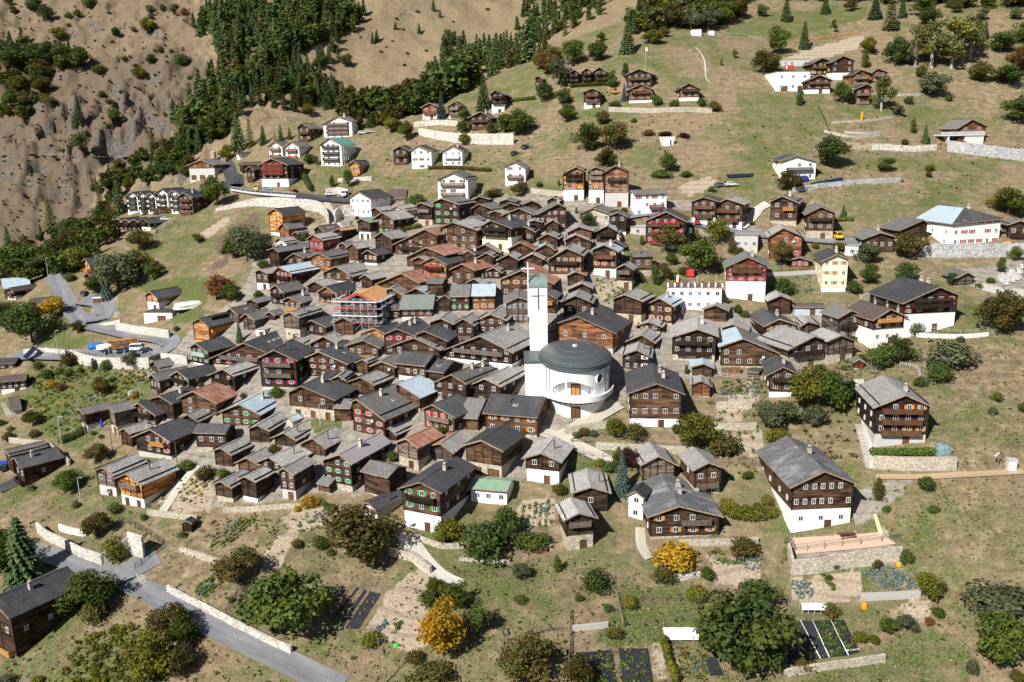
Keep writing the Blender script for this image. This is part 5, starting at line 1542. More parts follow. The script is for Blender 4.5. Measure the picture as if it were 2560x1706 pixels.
def soft(m, lo, hi, noise=None, k=0.5):
    """mask with a ragged edge"""
    v = b.math('ADD', m, b.math('MULTIPLY', b.math('SUBTRACT', noise or n2, 0.5), k))
    mr = b.n('MapRange')
    mr.inputs[1].default_value, mr.inputs[2].default_value = lo, hi
    b.l(v, mr.inputs[0])
    return mr.outputs[0]


nm = b.noise(b.mapped(ob, (0.16, 0.16, 0.16)), 1, 5, .75)
c = b.mix(soft(sp.outputs[0], 0.2, 0.85, nm, 2.2), dry, grn)
c = b.mix(soft(sp2.outputs[1], 0.2, 0.8, nm, 0.9), c, dsoil)
gn = b.n('NewGeometry')
gz_ = b.n('SeparateXYZ')
b.l(gn.outputs['Normal'], gz_.inputs[0])
steep = b.ramp(gz_.outputs[2], [(0.55, (1,) * 3), (0.80, (0,) * 3)])
rk = b.math('MULTIPLY', b.math('ADD', sp2.outputs[0], b.math('MULTIPLY', steep, 0.55)), b.math('ADD', 0.55, b.math('MULTIPLY', steep, 0.75)))
nr_ = b.noise(b.mapped(ob, (0.09, 0.09, 0.22)), 1, 6, .75)
c = b.mix(soft(rk, 0.34, 0.62, nr_, 1.3), c, rock)
c = b.mix(soft(sp.outputs[1], 0.35, 0.65), c, soil)
c = b.mix(soft(sp.outputs[2], 0.35, 0.65), c, pav)
zz = b.n('SeparateXYZ')
b.l(ob, zz.inputs[0])
tr = b.n('TexWave', wave_type='BANDS', bands_direction='Z')
tr.inputs['Scale'].default_value = 0.22
tr.inputs['Distortion'].default_value = 9.0
tr.inputs['Detail'].default_value = 4.0
tr.inputs['Detail Scale'].default_value = 0.6
b.l(b.mapped(ob, (0.25, 0.25, 1)), tr.inputs['Vector'])
c = b.mix(b.math('MULTIPLY', b.ramp(tr.outputs['Fac'], [(0.0, (1,) * 3), (0.28, (0,) * 3)]), 0.34), c, (0.13, 0.105, 0.07))
fine = b.ramp(n3, [(0.25, (0.55,) * 3), (0.5, (1.0,) * 3), (0.75, (1.35,) * 3)])
c = b.mix(0.75, c, fine, 'MULTIPLY')
b.bump(n3, 0.7, 0.5)
b.out(c)
me = bpy.data.meshes.new('ground')
idx = np.arange(len(ROWS) * NCOL).reshape(len(ROWS), NCOL)
q = np.stack([idx[:-1, :-1], idx[:-1, 1:], idx[1:, 1:], idx[1:, :-1]], -1).reshape(-1, 4)
me.vertices.add(len(_x))
me.vertices.foreach_set('co', np.stack([_x, _y, GZ.ravel()], 1).astype(np.float32).ravel())
me.loops.add(q.size)
me.loops.foreach_set('vertex_index', q.ravel().astype(np.int32))
me.polygons.add(len(q))
me.polygons.foreach_set('loop_start', (np.arange(len(q)) * 4).astype(np.int32))
me.polygons.foreach_set('loop_total', np.full(len(q), 4, np.int32))
me.polygons.foreach_set('use_smooth', np.ones(len(q), bool))
me.update(calc_edges=True)
for nm, ks in (('zone', 'GSP'), ('zone2', 'RDD')):
    ca = me.color_attributes.new(nm, 'FLOAT_COLOR', 'POINT')
    ca.data.foreach_set('color', np.stack([ch[ks[0]], ch[ks[1]], ch[ks[2]], np.ones(len(_x))], 1).astype(np.float32).ravel())
me.materials.append(b.m)
struct(put('ground', me), 'dry brown and green alpine hillside under the village')


# ------------------------------------------------------------------ draped strips (roads, paths), walls, fences


def smooth_line(ps, step=1.5):
    P = np.array([hit(*p)[:2] for p in ps])
    out = []
    for i in range(len(P) - 1):
        p0, p1, p2, p3 = P[max(i - 1, 0)], P[i], P[i + 1], P[min(i + 2, len(P) - 1)]
        n = max(2, int(np.linalg.norm(p2 - p1) / step))
        for k in range(n):
            t = k / n
            out.append(0.5 * ((2 * p1) + (-p0 + p2) * t + (2 * p0 - 5 * p1 + 4 * p2 - p3) * t * t + (-p0 + 3 * p1 - 3 * p2 + p3) * t ** 3))
    out.append(P[-1])
    return np.array(out)


ROADS = []


def drape(name, s_, width, mat, off=0.10, nx=5, kind='structure', sm=5):
    L = smooth_line(PP(s_))
    ROADS.append((L, width / 2 + .5))
    T = np.gradient(L, axis=0)
    T /= np.linalg.norm(T, axis=1)[:, None] + 1e-9
    N = np.stack([-T[:, 1], T[:, 0]], 1)
    b = MB()
    us = np.linspace(-width / 2, width / 2, nx)
    rows = []
    zs0 = Z(L[:, 0], L[:, 1])
    kk = np.ones(sm) / sm
    zc = np.convolve(np.pad(zs0, sm // 2, 'edge'), kk, 'valid')
    for i in range(len(L)):
        r = []
        for u_ in us:
            p = L[i] + N[i] * u_
            r.append((p[0], p[1], (max(float(Z(float(p[0]), float(p[1]))), zc[i] - 0.15 * abs(u_)) if sm == 5 else zc[i]) + off))
        rows.append(r)
    d = 0
    for i in range(len(L) - 1):
        dd = float(np.linalg.norm(L[i + 1] - L[i]))
        for k in range(nx - 1):
            ps = [rows[i][k], rows[i][k + 1], rows[i + 1][k + 1], rows[i + 1][k]]
            uv = [(us[k], d), (us[k + 1], d), (us[k + 1], d + dd), (us[k], d + dd)]
            if Vector(ps[1]).cross(Vector(ps[2])).z == 0:
                pass
            a_, b_, c_ = map(Vector, ps[:3])
            if (b_ - a_).cross(c_ - a_).z < 0:
                ps, uv = ps[::-1], uv[::-1]
            b.face(ps, uv)
        d += dd
    o = b.build(name, mat)
    o['kind'] = kind
    return o


def asphalt(name, base):
    b = NB(name, 0.9, 0.1)
    v = uvout(b)
    n1 = b.noise(b.mapped(v, (0.35, 0.06, 1)), 1, 5, .7)
    n2 = b.noise(b.mapped(v, (3, 3, 1)), 1, 3, .8)
    c = b.ramp(n1, [(0.3, sca(base, 0.72)), (0.5, base), (0.72, sca(base, 1.35))])
    c = b.mix(0.5, c, b.ramp(n2, [(0.3, (0.7,) * 3), (0.7, (1.3,) * 3)]), 'MULTIPLY')
    return b.out(c)


ASPH = asphalt('grey_asphalt', (0.175, 0.180, 0.190))
ASPD = asphalt('dark_new_asphalt', (0.060, 0.062, 0.068))
GRAV = asphalt('pale_gravel', (0.47, 0.44, 0.39))
COBB = asphalt('stone_paving', (0.42, 0.38, 0.32))
drape('road', "20,1345 60,1372 120,1390 200,1412 330,1463 450,1525 560,1582 700,1648 850,1722", 4.6, ASPH, 0.12, 7)
drape('road', "160,670 140,690 150,720 170,757 190,792 222,812 275,826 330,839 400,848 428,862 410,880 370,888 265,893 180,892 90,890 30,893", 6.0, ASPH, 0.14, 7)
drape('road', "535,421 575,430 592,440 575,452 563,464 585,474 640,483 700,490 760,494 820,500 900,505", 5.5, ASPD, 0.14, 7)
drape('path', "818,503 830,530 838,556 850,575", 3.0, COBB, 0.12, 5)
drape('road', "1560,545 1640,535 1730,560 1830,578 1920,592 2010,600 2130,606 2220,600", 4.5, ASPH, 0.12, 5)
drape('road', "1850,572 1880,545 1895,525 1920,510", 3.5, GRAV, 0.12, 5)
drape('road', "1940,212 1990,200 2060,190", 3.5, GRAV, 0.12, 5)
drape('road', "0,394 80,388 160,390 240,395 320,394", 4.0, GRAV, 1.2, 3, sm=61)
drape('path', "1020,1345 1060,1400 1100,1440 1150,1465", 3.2, GRAV, 0.12, 5)
drape('path', "1000,1335 1040,1400 1075,1432", 2.0, GRAV, 0.16, 5)
drape('path', "2145,950 2165,1040 2185,1150 2190,1175", 2.4, GRAV, 0.12, 5)
drape('path', "1545,1010 1440,1075 1400,1100 1390,1150", 4.5, COBB, 0.14, 5)
drape('path', "1300,1060 1380,1090 1450,1120 1530,1160", 3.5, COBB, 0.14, 5)
drape('path', "1600,1320 1605,1370 1625,1400", 2.0, COBB, 0.12, 5)
drape('path', "2190,1195 2350,1192 2560,1180", 1.6, NB('trodden_earth', 0.95, 0.05).out((0.33, 0.25, 0.155)), 0.06, 3)
drape('path', "400,1290 440,1230 470,1190 495,1165", 2.2, GRAV, 0.12, 3)
drape('parking', "330,1400 350,1440", 9.0, ASPH, 0.17, 5)
drape('road', "0,1225 40,1205 70,1180", 5.0, ASPD, 0.12, 5)
drape('path', "1740,120 1760,150 1765,195 1775,210", 0.6, GRAV, 0.1, 3)
drape('road', "200,752 255,760 262,790 220,800", 7.0, ASPH, 0.12, 5)

WS = {'w': masonry('white_limestone_blocks', (0.62, 0.59, 0.54), 0.75),
      's': masonry('drystone_wall_stone', (0.50, 0.45, 0.37), 1.3),
      'g': masonry('grey_stone_wall', (0.44, 0.45, 0.46), 0.8),
      'c': plaster('pale_concrete_wall', (0.62, 0.61, 0.58), 0.5),
      'k': plaster('weathered_concrete_wall', (0.42, 0.40, 0.37), 0.5)}


def wall_line(s_, h, code, label, name='retaining_wall', th=0.5, group=None):
    L = smooth_line(PP(s_), 1.2)
    T = np.gradient(L, axis=0)
    T /= np.linalg.norm(T, axis=1)[:, None] + 1e-9
    N = np.stack([-T[:, 1], T[:, 0]], 1)
    mid = L.mean(0)
    b = MB()
    zg = np.minimum(Z(L[:, 0] + N[:, 0] * th, L[:, 1] + N[:, 1] * th), Z(L[:, 0], L[:, 1]))
    hs = h if isinstance(h, (list, tuple)) else (h, h)
    hh = np.interp(np.linspace(0, 1, len(L)), np.linspace(0, 1, len(hs)), hs)
    zt = np.convolve(np.pad(Z(L[:, 0], L[:, 1]) + hh, 2, 'edge'), np.ones(5) / 5, 'valid')
    d = 0
    org = np.array([mid[0], mid[1], float(Z(float(mid[0]), float(mid[1])))])
    g = lambda p, z: (p[0] - org[0], p[1] - org[1], z - org[2])
    for i in range(len(L) - 1):
        A0, A1 = L[i] - N[i] * th / 2, L[i + 1] - N[i + 1] * th / 2
        B0, B1 = L[i] + N[i] * th / 2, L[i + 1] + N[i + 1] * th / 2
        b.face([g(A0, zg[i] - .6), g(A1, zg[i + 1] - .6), g(A1, zt[i + 1]), g(A0, zt[i])])
        b.face([g(B1, zg[i + 1] - .6), g(B0, zg[i] - .6), g(B0, zt[i]), g(B1, zt[i + 1])])
        b.face([g(A0, zt[i]), g(A1, zt[i + 1]), g(B1, zt[i + 1]), g(B0, zt[i])])
    for i, sg in ((0, 1), (len(L) - 1, -1)):
        A0, B0 = L[i] - N[i] * th / 2, L[i] + N[i] * th / 2
        q_ = [g(B0, zg[i] - .6), g(A0, zg[i] - .6), g(A0, zt[i]), g(B0, zt[i])]
        b.face(q_[::sg])
    o = b.build(name, WS[code], None, tuple(org))
    return tag(o, label, 'wall', group or 'stone retaining walls')


WALLS = """
95,1330 120,1352 165,1372 197,1390 258,1413;2.4;w;white stone wall along the uphill edge of the lower road, left of the paved parking bay
326,1384 362,1397;5.0;w;tall honey-white stone wall at the back of the paved parking bay under the stair railing
262,1412 300,1398 326,1384;[2.4,4.5];k;overgrown concrete wall at the left of the paved parking bay
420,1478 525,1533 640,1592 730,1634;1.4;w;long low white stone wall on the uphill side of the lower road
540,528 602,518 660,516 735,524 800,532 822,562;[0.8,3.0,4.2,4.2,4.0];w;long curved white stone wall below the upper road, above the larch house
838,560 850,545 890,536;4.2;w;tall white stone wall between the stone ramp and the white plastered house
576,480 640,489 741,497;1.2;c;low white guard wall with railing along the upper road
815,489 842,484 872,491;2.6;w;white boulder wall at the back of the upper car park
180,900 230,917 300,922 375,921;3.4;w;white stone wall holding the lower road above the gardens
405,903 470,912;2.4;w;white parapet wall with flowers beside the green-shuttered house
292,826 350,836 425,846;2.6;w;white stone wall under the new orange and white house
60,884 110,880 165,886;1.4;w;low white stone wall uphill of the lower road near the picture edge
1048,338 1100,350 1144,357 1210,361 1285,362;[3.0,4.0,4.5];w;long white boulder wall under the hillside chalets
1035,318 1090,313 1145,316;2.2;w;short white stone wall in front of the blue spruce chalets
1522,279 1600,282 1780,282;1.8;s;pale stone wall under the two warm brown chalets
2296,640 2360,644 2560,642;4.0;g;grey stone wall below the big white building
2366,378 2450,390 2570,403;4.0;g;long grey-white stone wall at the hillside road
2180,374 2260,378 2340,376;2.0;w;white boulder wall left of the concrete carport
2182,1172 2290,1176 2390,1175;2.8;s;dry stone wall below the clipped hedge
1980,1437 2040,1432 2110,1420 2252,1402;3.0;s;stone terrace wall below the old schoolhouse
1980,1437 1970,1390;3.0;s;side return of the schoolhouse terrace wall
1980,481 2030,473 2080,467 2250,454;1.5;g;low stone wall with solar panels below the white house with the parasol terrace
1412,1088 1460,1078 1515,1070;1.8;s;garden wall curving below the round church
1490,1122 1560,1126 1640,1131 1730,1134;1.6;s;stone wall under the wooden fence in front of the stately house
1790,1022 1840,1022 1880,1020;1.8;s;upper terrace wall of the cabbage garden
1770,1072 1830,1075 1890,1072;1.5;s;lower terrace wall of the cabbage garden
975,1388 1040,1407 1078,1436;1.6;s;stone wall along the footpath below the mint house
1035,1344 1100,1370 1160,1370;1.0;s;low stone edge in front of the mint house
1958,1692 2060,1674 2212,1652;1.3;s;rubble wall below the black sheeted vegetable field
2150,1500 2230,1497 2300,1492;1.3;k;weathered concrete wall under the blue cabbage plot
1430,1578 1480,1572 1520,1568;1.0;k;low concrete edge beside the grey posts
25,1106 110,1114;1.4;s;short stone wall near the steep road at the picture edge
560,1280 640,1278 700,1272 770,1272;1.1;s;garden wall below the row of slab-roofed houses
370,1288 430,1294 495,1302;1.3;s;garden wall below the orange plank gable
452,1381 500,1395 552,1413;1.2;s;low stone wall above the sloping lawn plot
150,1325 180,1335 218,1341;1.5;c;concrete planter wall above the white roadside wall
845,456 890,453 930,451;1.6;w;rock wall under the new orange chalet
2240,632 2300,628;1.2;s;low wall in front of the overhanging brown barn
1620,1250 1650,1260 1680,1262;1.2;s;stone edge right of the twin balconies
1690,1365 1800,1363 1895,1358;1.3;s;drystone garden wall right of the yellow round hedge
1640,1445 1700,1450 1750,1440;1.0;w;row of pale planting stones below the yellow round hedge
1850,700 1920,690 2080,680;1.0;k;grey edge wall of the lane below the cream house
2150,757 2210,735 2290,730;1.8;s;rubble wall uphill of the big red-shuttered chalet
2440,720 2500,735 2560,740;1.8;k;cemetery terrace wall
2290,842 2400,846 2470,840;1.0;c;pale kerb wall of the lawn at the red-shuttered chalet
1290,475 1340,485 1410,492;1.8;s;stone wall under the meadow left of the three-gabled chalet
2060,330 2130,345 2200,340;0.8;s;middle drystone row of the hillside terraces
2080,310 2160,305 2230,295;0.8;s;upper drystone row of the hillside terraces
2110,333 2160,336 2200,332;0.8;k;lower drystone row of the hillside terraces
2130,235 2240,240 2300,238;0.7;g;thin grey wall right of the birch on the hillside
120,1118 160,1150 175,1165;1.5;s;stone wall beside the steep road under the clipped dark hedge
""".strip().splitlines()
for l_ in WALLS:
    s_, h_, c_, lab = l_.split(';')
    wall_line(s_, eval(h_), c_, lab)


def fence_line(s_, label, h=1.0, gap=2.2, rails=2, mat='rail', lift=0.0, name='fence', pr=0.06, mesh=False, group=None):
    L = smooth_line(PP(s_), gap)
    z = Z(L[:, 0], L[:, 1]) + lift
    o = thing(name, label, 'fence' if name != 'railing' else 'railing', (L[0][0], L[0][1], z[0]), 0, group)
    org = np.array([L[0][0], L[0][1], z[0]])
    pts3 = [np.array([L[i][0], L[i][1], z[i]]) - org for i in range(len(L))]
    pm = None
    for p in pts3:
        if pm is None:
            bb = MB()
            bb.bar((0, 0, -0.4), (0, 0, h), pr, 0, 5)
            pm = bb.mesh('post', M[mat])
        put('post', pm, o, tuple(p))
    for k in range(rails):
        bb = MB()
        zz = h * (0.95 - 0.42 * k)
        for i in range(len(pts3) - 1):
            bb.bar(pts3[i] + [0, -0.05, zz], pts3[i + 1] + [0, -0.05, zz], pr * 0.75)
        bb.build('rail', M[mat], o)
    return o


fence_line("1495,1092 1530,1100 1600,1112 1660,1118 1730,1122", "grey wooden fence curving below the stately brown house", 1.1, 2.4, 2, 'rail', 0.9)
fence_line("1985,1385 2060,1376 2150,1366 2245,1352", "grey wooden railing along the edge of the schoolhouse terrace", 1.1, 2.6, 2, 'rail', 0.9)
fence_line("1972,1345 1978,1365 1985,1385", "short grey railing at the left side of the schoolhouse terrace", 1.1, 2.6, 2, 'rail', 0.6)
fence_line("1510,142 1570,118 1650,95 1730,92 1800,95", "thin post fence along the hilltop by the reservoir", 1.1, 5.0, 1, 'zinc', 0, pr=0.05)
fence_line("1815,88 1860,92 1910,105", "thin post fence right of the reservoir", 1.1, 5.0, 1, 'zinc', 0, pr=0.05)
fence_line("1640,192 1700,195 1765,197", "pale post fence below the dry hilltop meadow", 1.1, 4.0, 1, 'zinc', 0, pr=0.05)
fence_line("1765,120 1742,145 1755,165 1765,195", "pale post fence running down the hilltop meadow", 1.1, 3.0, 1, 'zinc', 0, pr=0.06)
fence_line("182,890 240,893 300,893 378,890", "dark railing along the lower road above the white stone wall", 1.0, 2.5, 2, 'iron', 0.2, 'railing')
fence_line("412,893 470,897", "dark flower railing by the green-shuttered house", 1.0, 2.0, 2, 'iron', 0.3, 'railing')
fence_line("578,478 640,486 741,494", "bluish guard rail on the upper road wall", 0.7, 2.5, 2, 'zinc', 1.2, 'railing', 0.09)
fence_line("298,1307 340,1325 380,1350 412,1370", "black iron railing above the parking bay wall", 1.1, 2.2, 3, 'iron', 0.8, 'railing')
fence_line("412,1370 375,1395 340,1425", "black iron railing down the stair at the parking bay", 1.1, 2.2, 3, 'iron', 0.5, 'railing')
fence_line("975,1380 1010,1383 1040,1398 1080,1430", "thin dark handrail of the footpath below the mint house", 1.0, 2.4, 2, 'iron', 0.4, 'railing', 0.045)
fence_line("1422,1690 1424,1640 1426,1590 1424,1535", "weathered plank fence running downhill between gardens", 1.3, 1.6, 3, 'rail', 0, pr=0.10)
fence_line("1540,1490 1550,1530 1560,1570", "leaning weathered pole fence beside the round hedge bush", 1.3, 1.5, 3, 'rail', 0, pr=0.09)
fence_line("1322,1595 1370,1580 1405,1578", "wire fence with pale posts at the lower meadow", 1.2, 2.5, 2, 'rail', 0, pr=0.06)
fence_line("1600,1500 1625,1505 1700,1505", "pale posts of the upper garden fence near the tunnel", 1.2, 5.0, 1, 'rail', 0, pr=0.08)
fence_line("2255,1400 2275,1430 2290,1445", "bleached rail fence beside the blue cabbages", 1.0, 2.0, 2, 'rail', 0)
fence_line("1792,942 1850,948 1905,952", "blue-grey rail fence at the top of the cabbage garden", 1.0, 2.2, 3, 'zinc', 0.2)
fence_line("1792,1000 1835,1000", "short pale rail fence on the cabbage terrace", 1.0, 2.2, 2, 'zinc', 0.2)
fence_line("820,500 835,530 838,560", "dark handrail on the stone ramp", 1.1, 2.2, 2, 'iron', 0.3, 'railing', 0.08)
fence_line("850,555 875,575 890,585", "light handrail right of the stone ramp foot", 1.0, 2.2, 2, 'rail', 0.2, 'railing')
fence_line("2250,915 2290,925 2300,945", "bleached picket fence above the tall chalet", 1.1, 0.8, 2, 'zinc', 0, pr=0.07)
fence_line("1950,680 1990,678 2030,680", "brown picket fence of the crimson pavilion terrace", 1.0, 0.9, 2, 'door', 0.6, pr=0.06)
fence_line("2360,368 2450,372 2560,372", "wooden rail fence on the grey-white hillside wall", 1.1, 3.0, 2, 'rail', 0.3)
fence_line("2280,820 2400,838 2470,832", "light mesh fence around the lawn of the red-shuttered chalet", 1.0, 2.8, 2, 'zinc', 0.4, pr=0.04)
fence_line("1970,110 2040,98 2145,85", "orange plastic safety fence on the building site slope", 1.1, 2.5, 3, 'orail', 0, pr=0.12)
fence_line("1445,1140 1480,1145 1530,1148", "grey rail fence beside the lane below the stately house", 1.0, 2.2, 2, 'rail', 0.3)
fence_line("1430,1108 1490,1110", "heavy log rail beside the church lane", 0.9, 3.0, 2, 'rail', 0.2, pr=0.11)
fence_line("1820,1168 1880,1172 1910,1180", "dark railing of the walkway behind the granaries", 1.0, 2.2, 2, 'iron', 1.2, 'railing')
fence_line("1920,312 2050,262", "dark hillside cable fence left of the terraces", 0.8, 4, 1, 'iron', 0, pr=0.05) if False else None
fence_line("2045,270 2060,300 2075,335 2083,345", "dark netting fence on the left edge of the terraces", 1.0, 2.5, 2, 'iron', 0, pr=0.06)
fence_line("400,672 450,668 500,668 535,675", "thin orange line fence across the meadow", 0.8, 6, 1, 'orail', 0, pr=0.05)
# ------------------------------------------------------------------ trees
def leafmat(name, base, var=0.5, warm=None):
    b = NB(name, 0.85, 0.08)
    sp = b.n('SeparateXYZ')
    b.l(uvout(b), sp.inputs[0])
    c = b.ramp(sp.outputs[0], [(0.0, sca(base, 1 - var)), (0.55, base), (1.0, sca(base, 1 + var * 1.3))])
    w_ = warm or (base[0] * 1.9, base[1] * 1.45, base[2] * 0.9)
    c = b.mix(b.ramp(sp.outputs[1], [(0.45, (0,) * 3), (1.0, (0.75,) * 3)]), c, tuple(w_))
    c = b.vary(c, 0.72, 1.28)
    b.out(c)
    tr = b.n('BsdfTranslucent')
    b.l(c, tr.inputs[0])
    mx = b.n('MixShader')
    mx.inputs[0].default_value = 0.34
    b.l(b.b.outputs[0], mx.inputs[1])
    b.l(tr.outputs[0], mx.inputs[2])
    b.l(mx.outputs[0], b.t.nodes['Material Output'].inputs[0])
    return b.m


LEAF = {'G': leafmat('green_leaves', (0.074, 0.112, 0.026)), 'D': leafmat('dark_green_leaves', (0.068, 0.106, 0.034)),
        'Y': leafmat('yellow_green_leaves', (0.125, 0.135, 0.025)), 'A': leafmat('autumn_yellow_leaves', (0.34, 0.235, 0.025), .45),
        'O': leafmat('olive_brown_leaves', (0.085, 0.085, 0.026), .5, (0.17, 0.10, 0.03)), 'R': leafmat('rust_brown_leaves', (0.15, 0.075, 0.03)),
        'S': leafmat('grey_green_leaves', (0.105, 0.125, 0.062), .45, (0.16, 0.17, 0.10)), 'B': leafmat('blue_spruce_needles', (0.085, 0.125, 0.115), .45, (0.13, 0.18, 0.17)),
        'P': leafmat('purple_leaves', (0.045, 0.016, 0.022), .4, (0.09, 0.03, 0.04)), 'L': leafmat('larch_needles', (0.150, 0.175, 0.058), .45),
        'F': leafmat('spruce_needles', (0.092, 0.138, 0.055), .5, (0.16, 0.20, 0.07)),
        'C': leafmat('cabbage_leaves', (0.17, 0.25, 0.235), .4, (0.25, 0.32, 0.29)), 'T': leafmat('dry_grass_blades', (0.36, 0.27, 0.14), .45, (0.45, 0.35, 0.2)),
        'V': leafmat('vegetable_leaves', (0.10, 0.165, 0.035), .45)}
BARK = plain('tree_bark', (0.085, 0.065, 0.050), 0.95, 0.05, 0.3)
BIRCH = plain('pale_birch_bark', (0.42, 0.39, 0.34), 0.9, 0.1, 0.3)


def cards(clumps, n, size, rng, up=0.25, fill=0.45):
    """many leaf-sized quads spread through overlapping clumps"""
    cl = np.array(clumps, float)                      # x y z rx ry rz
    wt = (cl[:, 3] * cl[:, 4] * cl[:, 5]) ** 0.67
    ci = rng.choice(len(cl), n, p=wt / wt.sum())
    d = rng.normal(size=(n, 3))
    d /= np.linalg.norm(d, axis=1)[:, None]
    r = fill + (1 - fill) * rng.random(n) ** 0.6
    r = np.where(rng.random(n) < .13, r * (1.1 + .35 * rng.random(n)), r)
    p = cl[ci, :3] + d * cl[ci, 3:] * r[:, None]
    nm = d + rng.normal(size=(n, 3)) * 0.55 + [0, 0, up]
    nm /= np.linalg.norm(nm, axis=1)[:, None]
    a = np.cross(nm, rng.normal(size=(n, 3)))
    a /= np.linalg.norm(a, axis=1)[:, None]
    b_ = np.cross(nm, a)
    s = size * (0.6 + 0.8 * rng.random(n))
    a *= s[:, None]
    b_ *= (s * (0.55 + 0.4 * rng.random(n)))[:, None]
    V = np.stack([p - a - b_ * .3, p + b_ * .2 - b_, p + a - b_ * .2, p + b_], 1).reshape(-1, 3)
    u = rng.random(n)
    cv = rng.random(len(cl))
    uv = np.stack([u, np.clip(cv[ci] + rng.normal(size=n) * .12, 0, 1)], 1)
    return V, np.repeat(uv, 4, 0)


def quads(name, V, UV, mats):
    n = len(V) // 4
    me = bpy.data.meshes.new(name)
    me.vertices.add(len(V))
    me.vertices.foreach_set('co', V.astype(np.float32).ravel())
    me.loops.add(len(V))
    me.loops.foreach_set('vertex_index', np.arange(len(V), dtype=np.int32))
    me.polygons.add(n)
    me.polygons.foreach_set('loop_start', (np.arange(n) * 4).astype(np.int32))
    me.polygons.foreach_set('loop_total', np.full(n, 4, np.int32))
    ul = me.uv_layers.new(name='UVMap')
    ul.data.foreach_set('uv', UV.astype(np.float32).ravel())
    me.materials.append(mats)
    me.update(calc_edges=True)
    return me


def blob_clumps(rng, kind):
    c = []
    if kind == 'c':                                   # broad crown, unit height, crown from .18 up
        for k in range(15):
            t = rng.random() * 6.283
            z = 0.30 + 0.50 * rng.random()
            rr = 0.34 * math.sin(math.pi * min(1, (z - 0.08) / 0.95)) * (0.45 + 0.75 * rng.random())
            s = 0.125 + 0.085 * rng.random()
            c.append((rr * math.cos(t), rr * math.sin(t), z, s * 1.15, s * 1.15, s * 0.9))
        c.append((0, 0, 0.52, 0.23, 0.23, 0.27))
        c.append((0.03, 0.02, 0.80, 0.15, 0.15, 0.15))
    elif kind == 'b':                                 # shrub down to the ground
        for k in range(11):
            t = rng.random() * 6.283
            rr = 0.36 * rng.random() ** .6
            s = 0.22 + 0.14 * rng.random()
            c.append((rr * math.cos(t), rr * math.sin(t), 0.22 + 0.42 * rng.random() * (1 - rr), s, s, s * 0.9))
        c.append((0, 0, 0.4, 0.36, 0.36, 0.42))
    elif kind == 'k':                                 # slender
        for k in range(12):
            z = 0.12 + 0.8 * k / 12
            w_ = 0.17 * math.sin(math.pi * min(1, 0.25 + 0.72 * z)) + 0.03
            t = rng.random() * 6.283
            c.append((0.05 * math.cos(t), 0.05 * math.sin(t), z, w_, w_, 0.12))
    elif kind == 'v':                                 # loose birch-like crown with gaps
        for k in range(20):
            t = rng.random() * 6.283
            z = 0.25 + 0.65 * rng.random()
            rr = 0.26 * math.sin(math.pi * min(1, z)) * (0.3 + 0.9 * rng.random())
            s = 0.07 + 0.06 * rng.random()
            c.append((rr * math.cos(t), rr * math.sin(t), z, s, s, s * 1.25))
    return c


def spruce_cards(rng, n, wid, size, droop=0.5):
    """whorls of drooping boughs"""
    z = 0.04 + 0.95 * rng.random(n) ** 1.35
    lay = np.round(z * 17) / 17
    z = z * 0.35 + lay * 0.65
    R_ = wid * (1 - z) ** 0.85 + 0.012
    R_ *= 0.86 + 0.28 * rng.random(n)
    t = rng.random(n) * 6.283
    spoke = np.round(t / (6.283 / 11) + lay * 7) * (6.283 / 11)
    t = t * 0.5 + spoke * 0.5
    r = R_ * (0.25 + 0.75 * rng.random(n) ** 0.55)
    p = np.stack([r * np.cos(t), r * np.sin(t), z - droop * r * 0.55], 1)
    out = np.stack([np.cos(t), np.sin(t), np.full(n, -droop)], 1)
    out /= np.linalg.norm(out, axis=1)[:, None]
    nm = np.stack([np.cos(t) * .5, np.sin(t) * .5, np.ones(n)], 1) + rng.normal(size=(n, 3)) * 0.35
    sd = np.cross(nm, out)
    sd /= np.linalg.norm(sd, axis=1)[:, None]
    s = size * (0.6 + 0.8 * rng.random(n))
    a, b_ = out * s[:, None] * 1.3, sd * s[:, None] * 0.55
    V = np.stack([p - a, p - b_, p + a, p + b_], 1).reshape(-1, 3)
    uv = np.stack([rng.random(n), np.clip(0.3 + 0.4 * rng.random(n), 0, 1)], 1)
    return V, np.repeat(uv, 4, 0)


def trunk_mesh(rng, kind, mat):
    b = MB()
    if kind in 'sl':
        b.bar((0, 0, -0.1), (0, 0, 0.95), 0.020, 0, 6, 0.004)
    elif kind == 'b':
        for k in range(5):
            t = k * 1.3
            b.bar((0.04 * math.cos(t), 0.04 * math.sin(t), -0.12), (0.22 * math.cos(t), 0.22 * math.sin(t), 0.4), 0.02, 0, 5, 0.006)
    else:
        b.bar((0, 0, -0.1), (0.01, 0.01, 0.34), 0.030, 0, 7, 0.020)
        for k in range(6):
            t = k * 1.05 + rng.random()
            e = (0.22 * math.cos(t), 0.22 * math.sin(t), 0.52 + 0.2 * rng.random())
            b.bar((0.01, 0.01, 0.22 + 0.02 * k), e, 0.014, 0, 5, 0.004)
        b.bar((0.01, 0.01, 0.34), (0.0, 0.02, 0.80), 0.018, 0, 5, 0.004)
    return b.mesh('trunk', [mat])


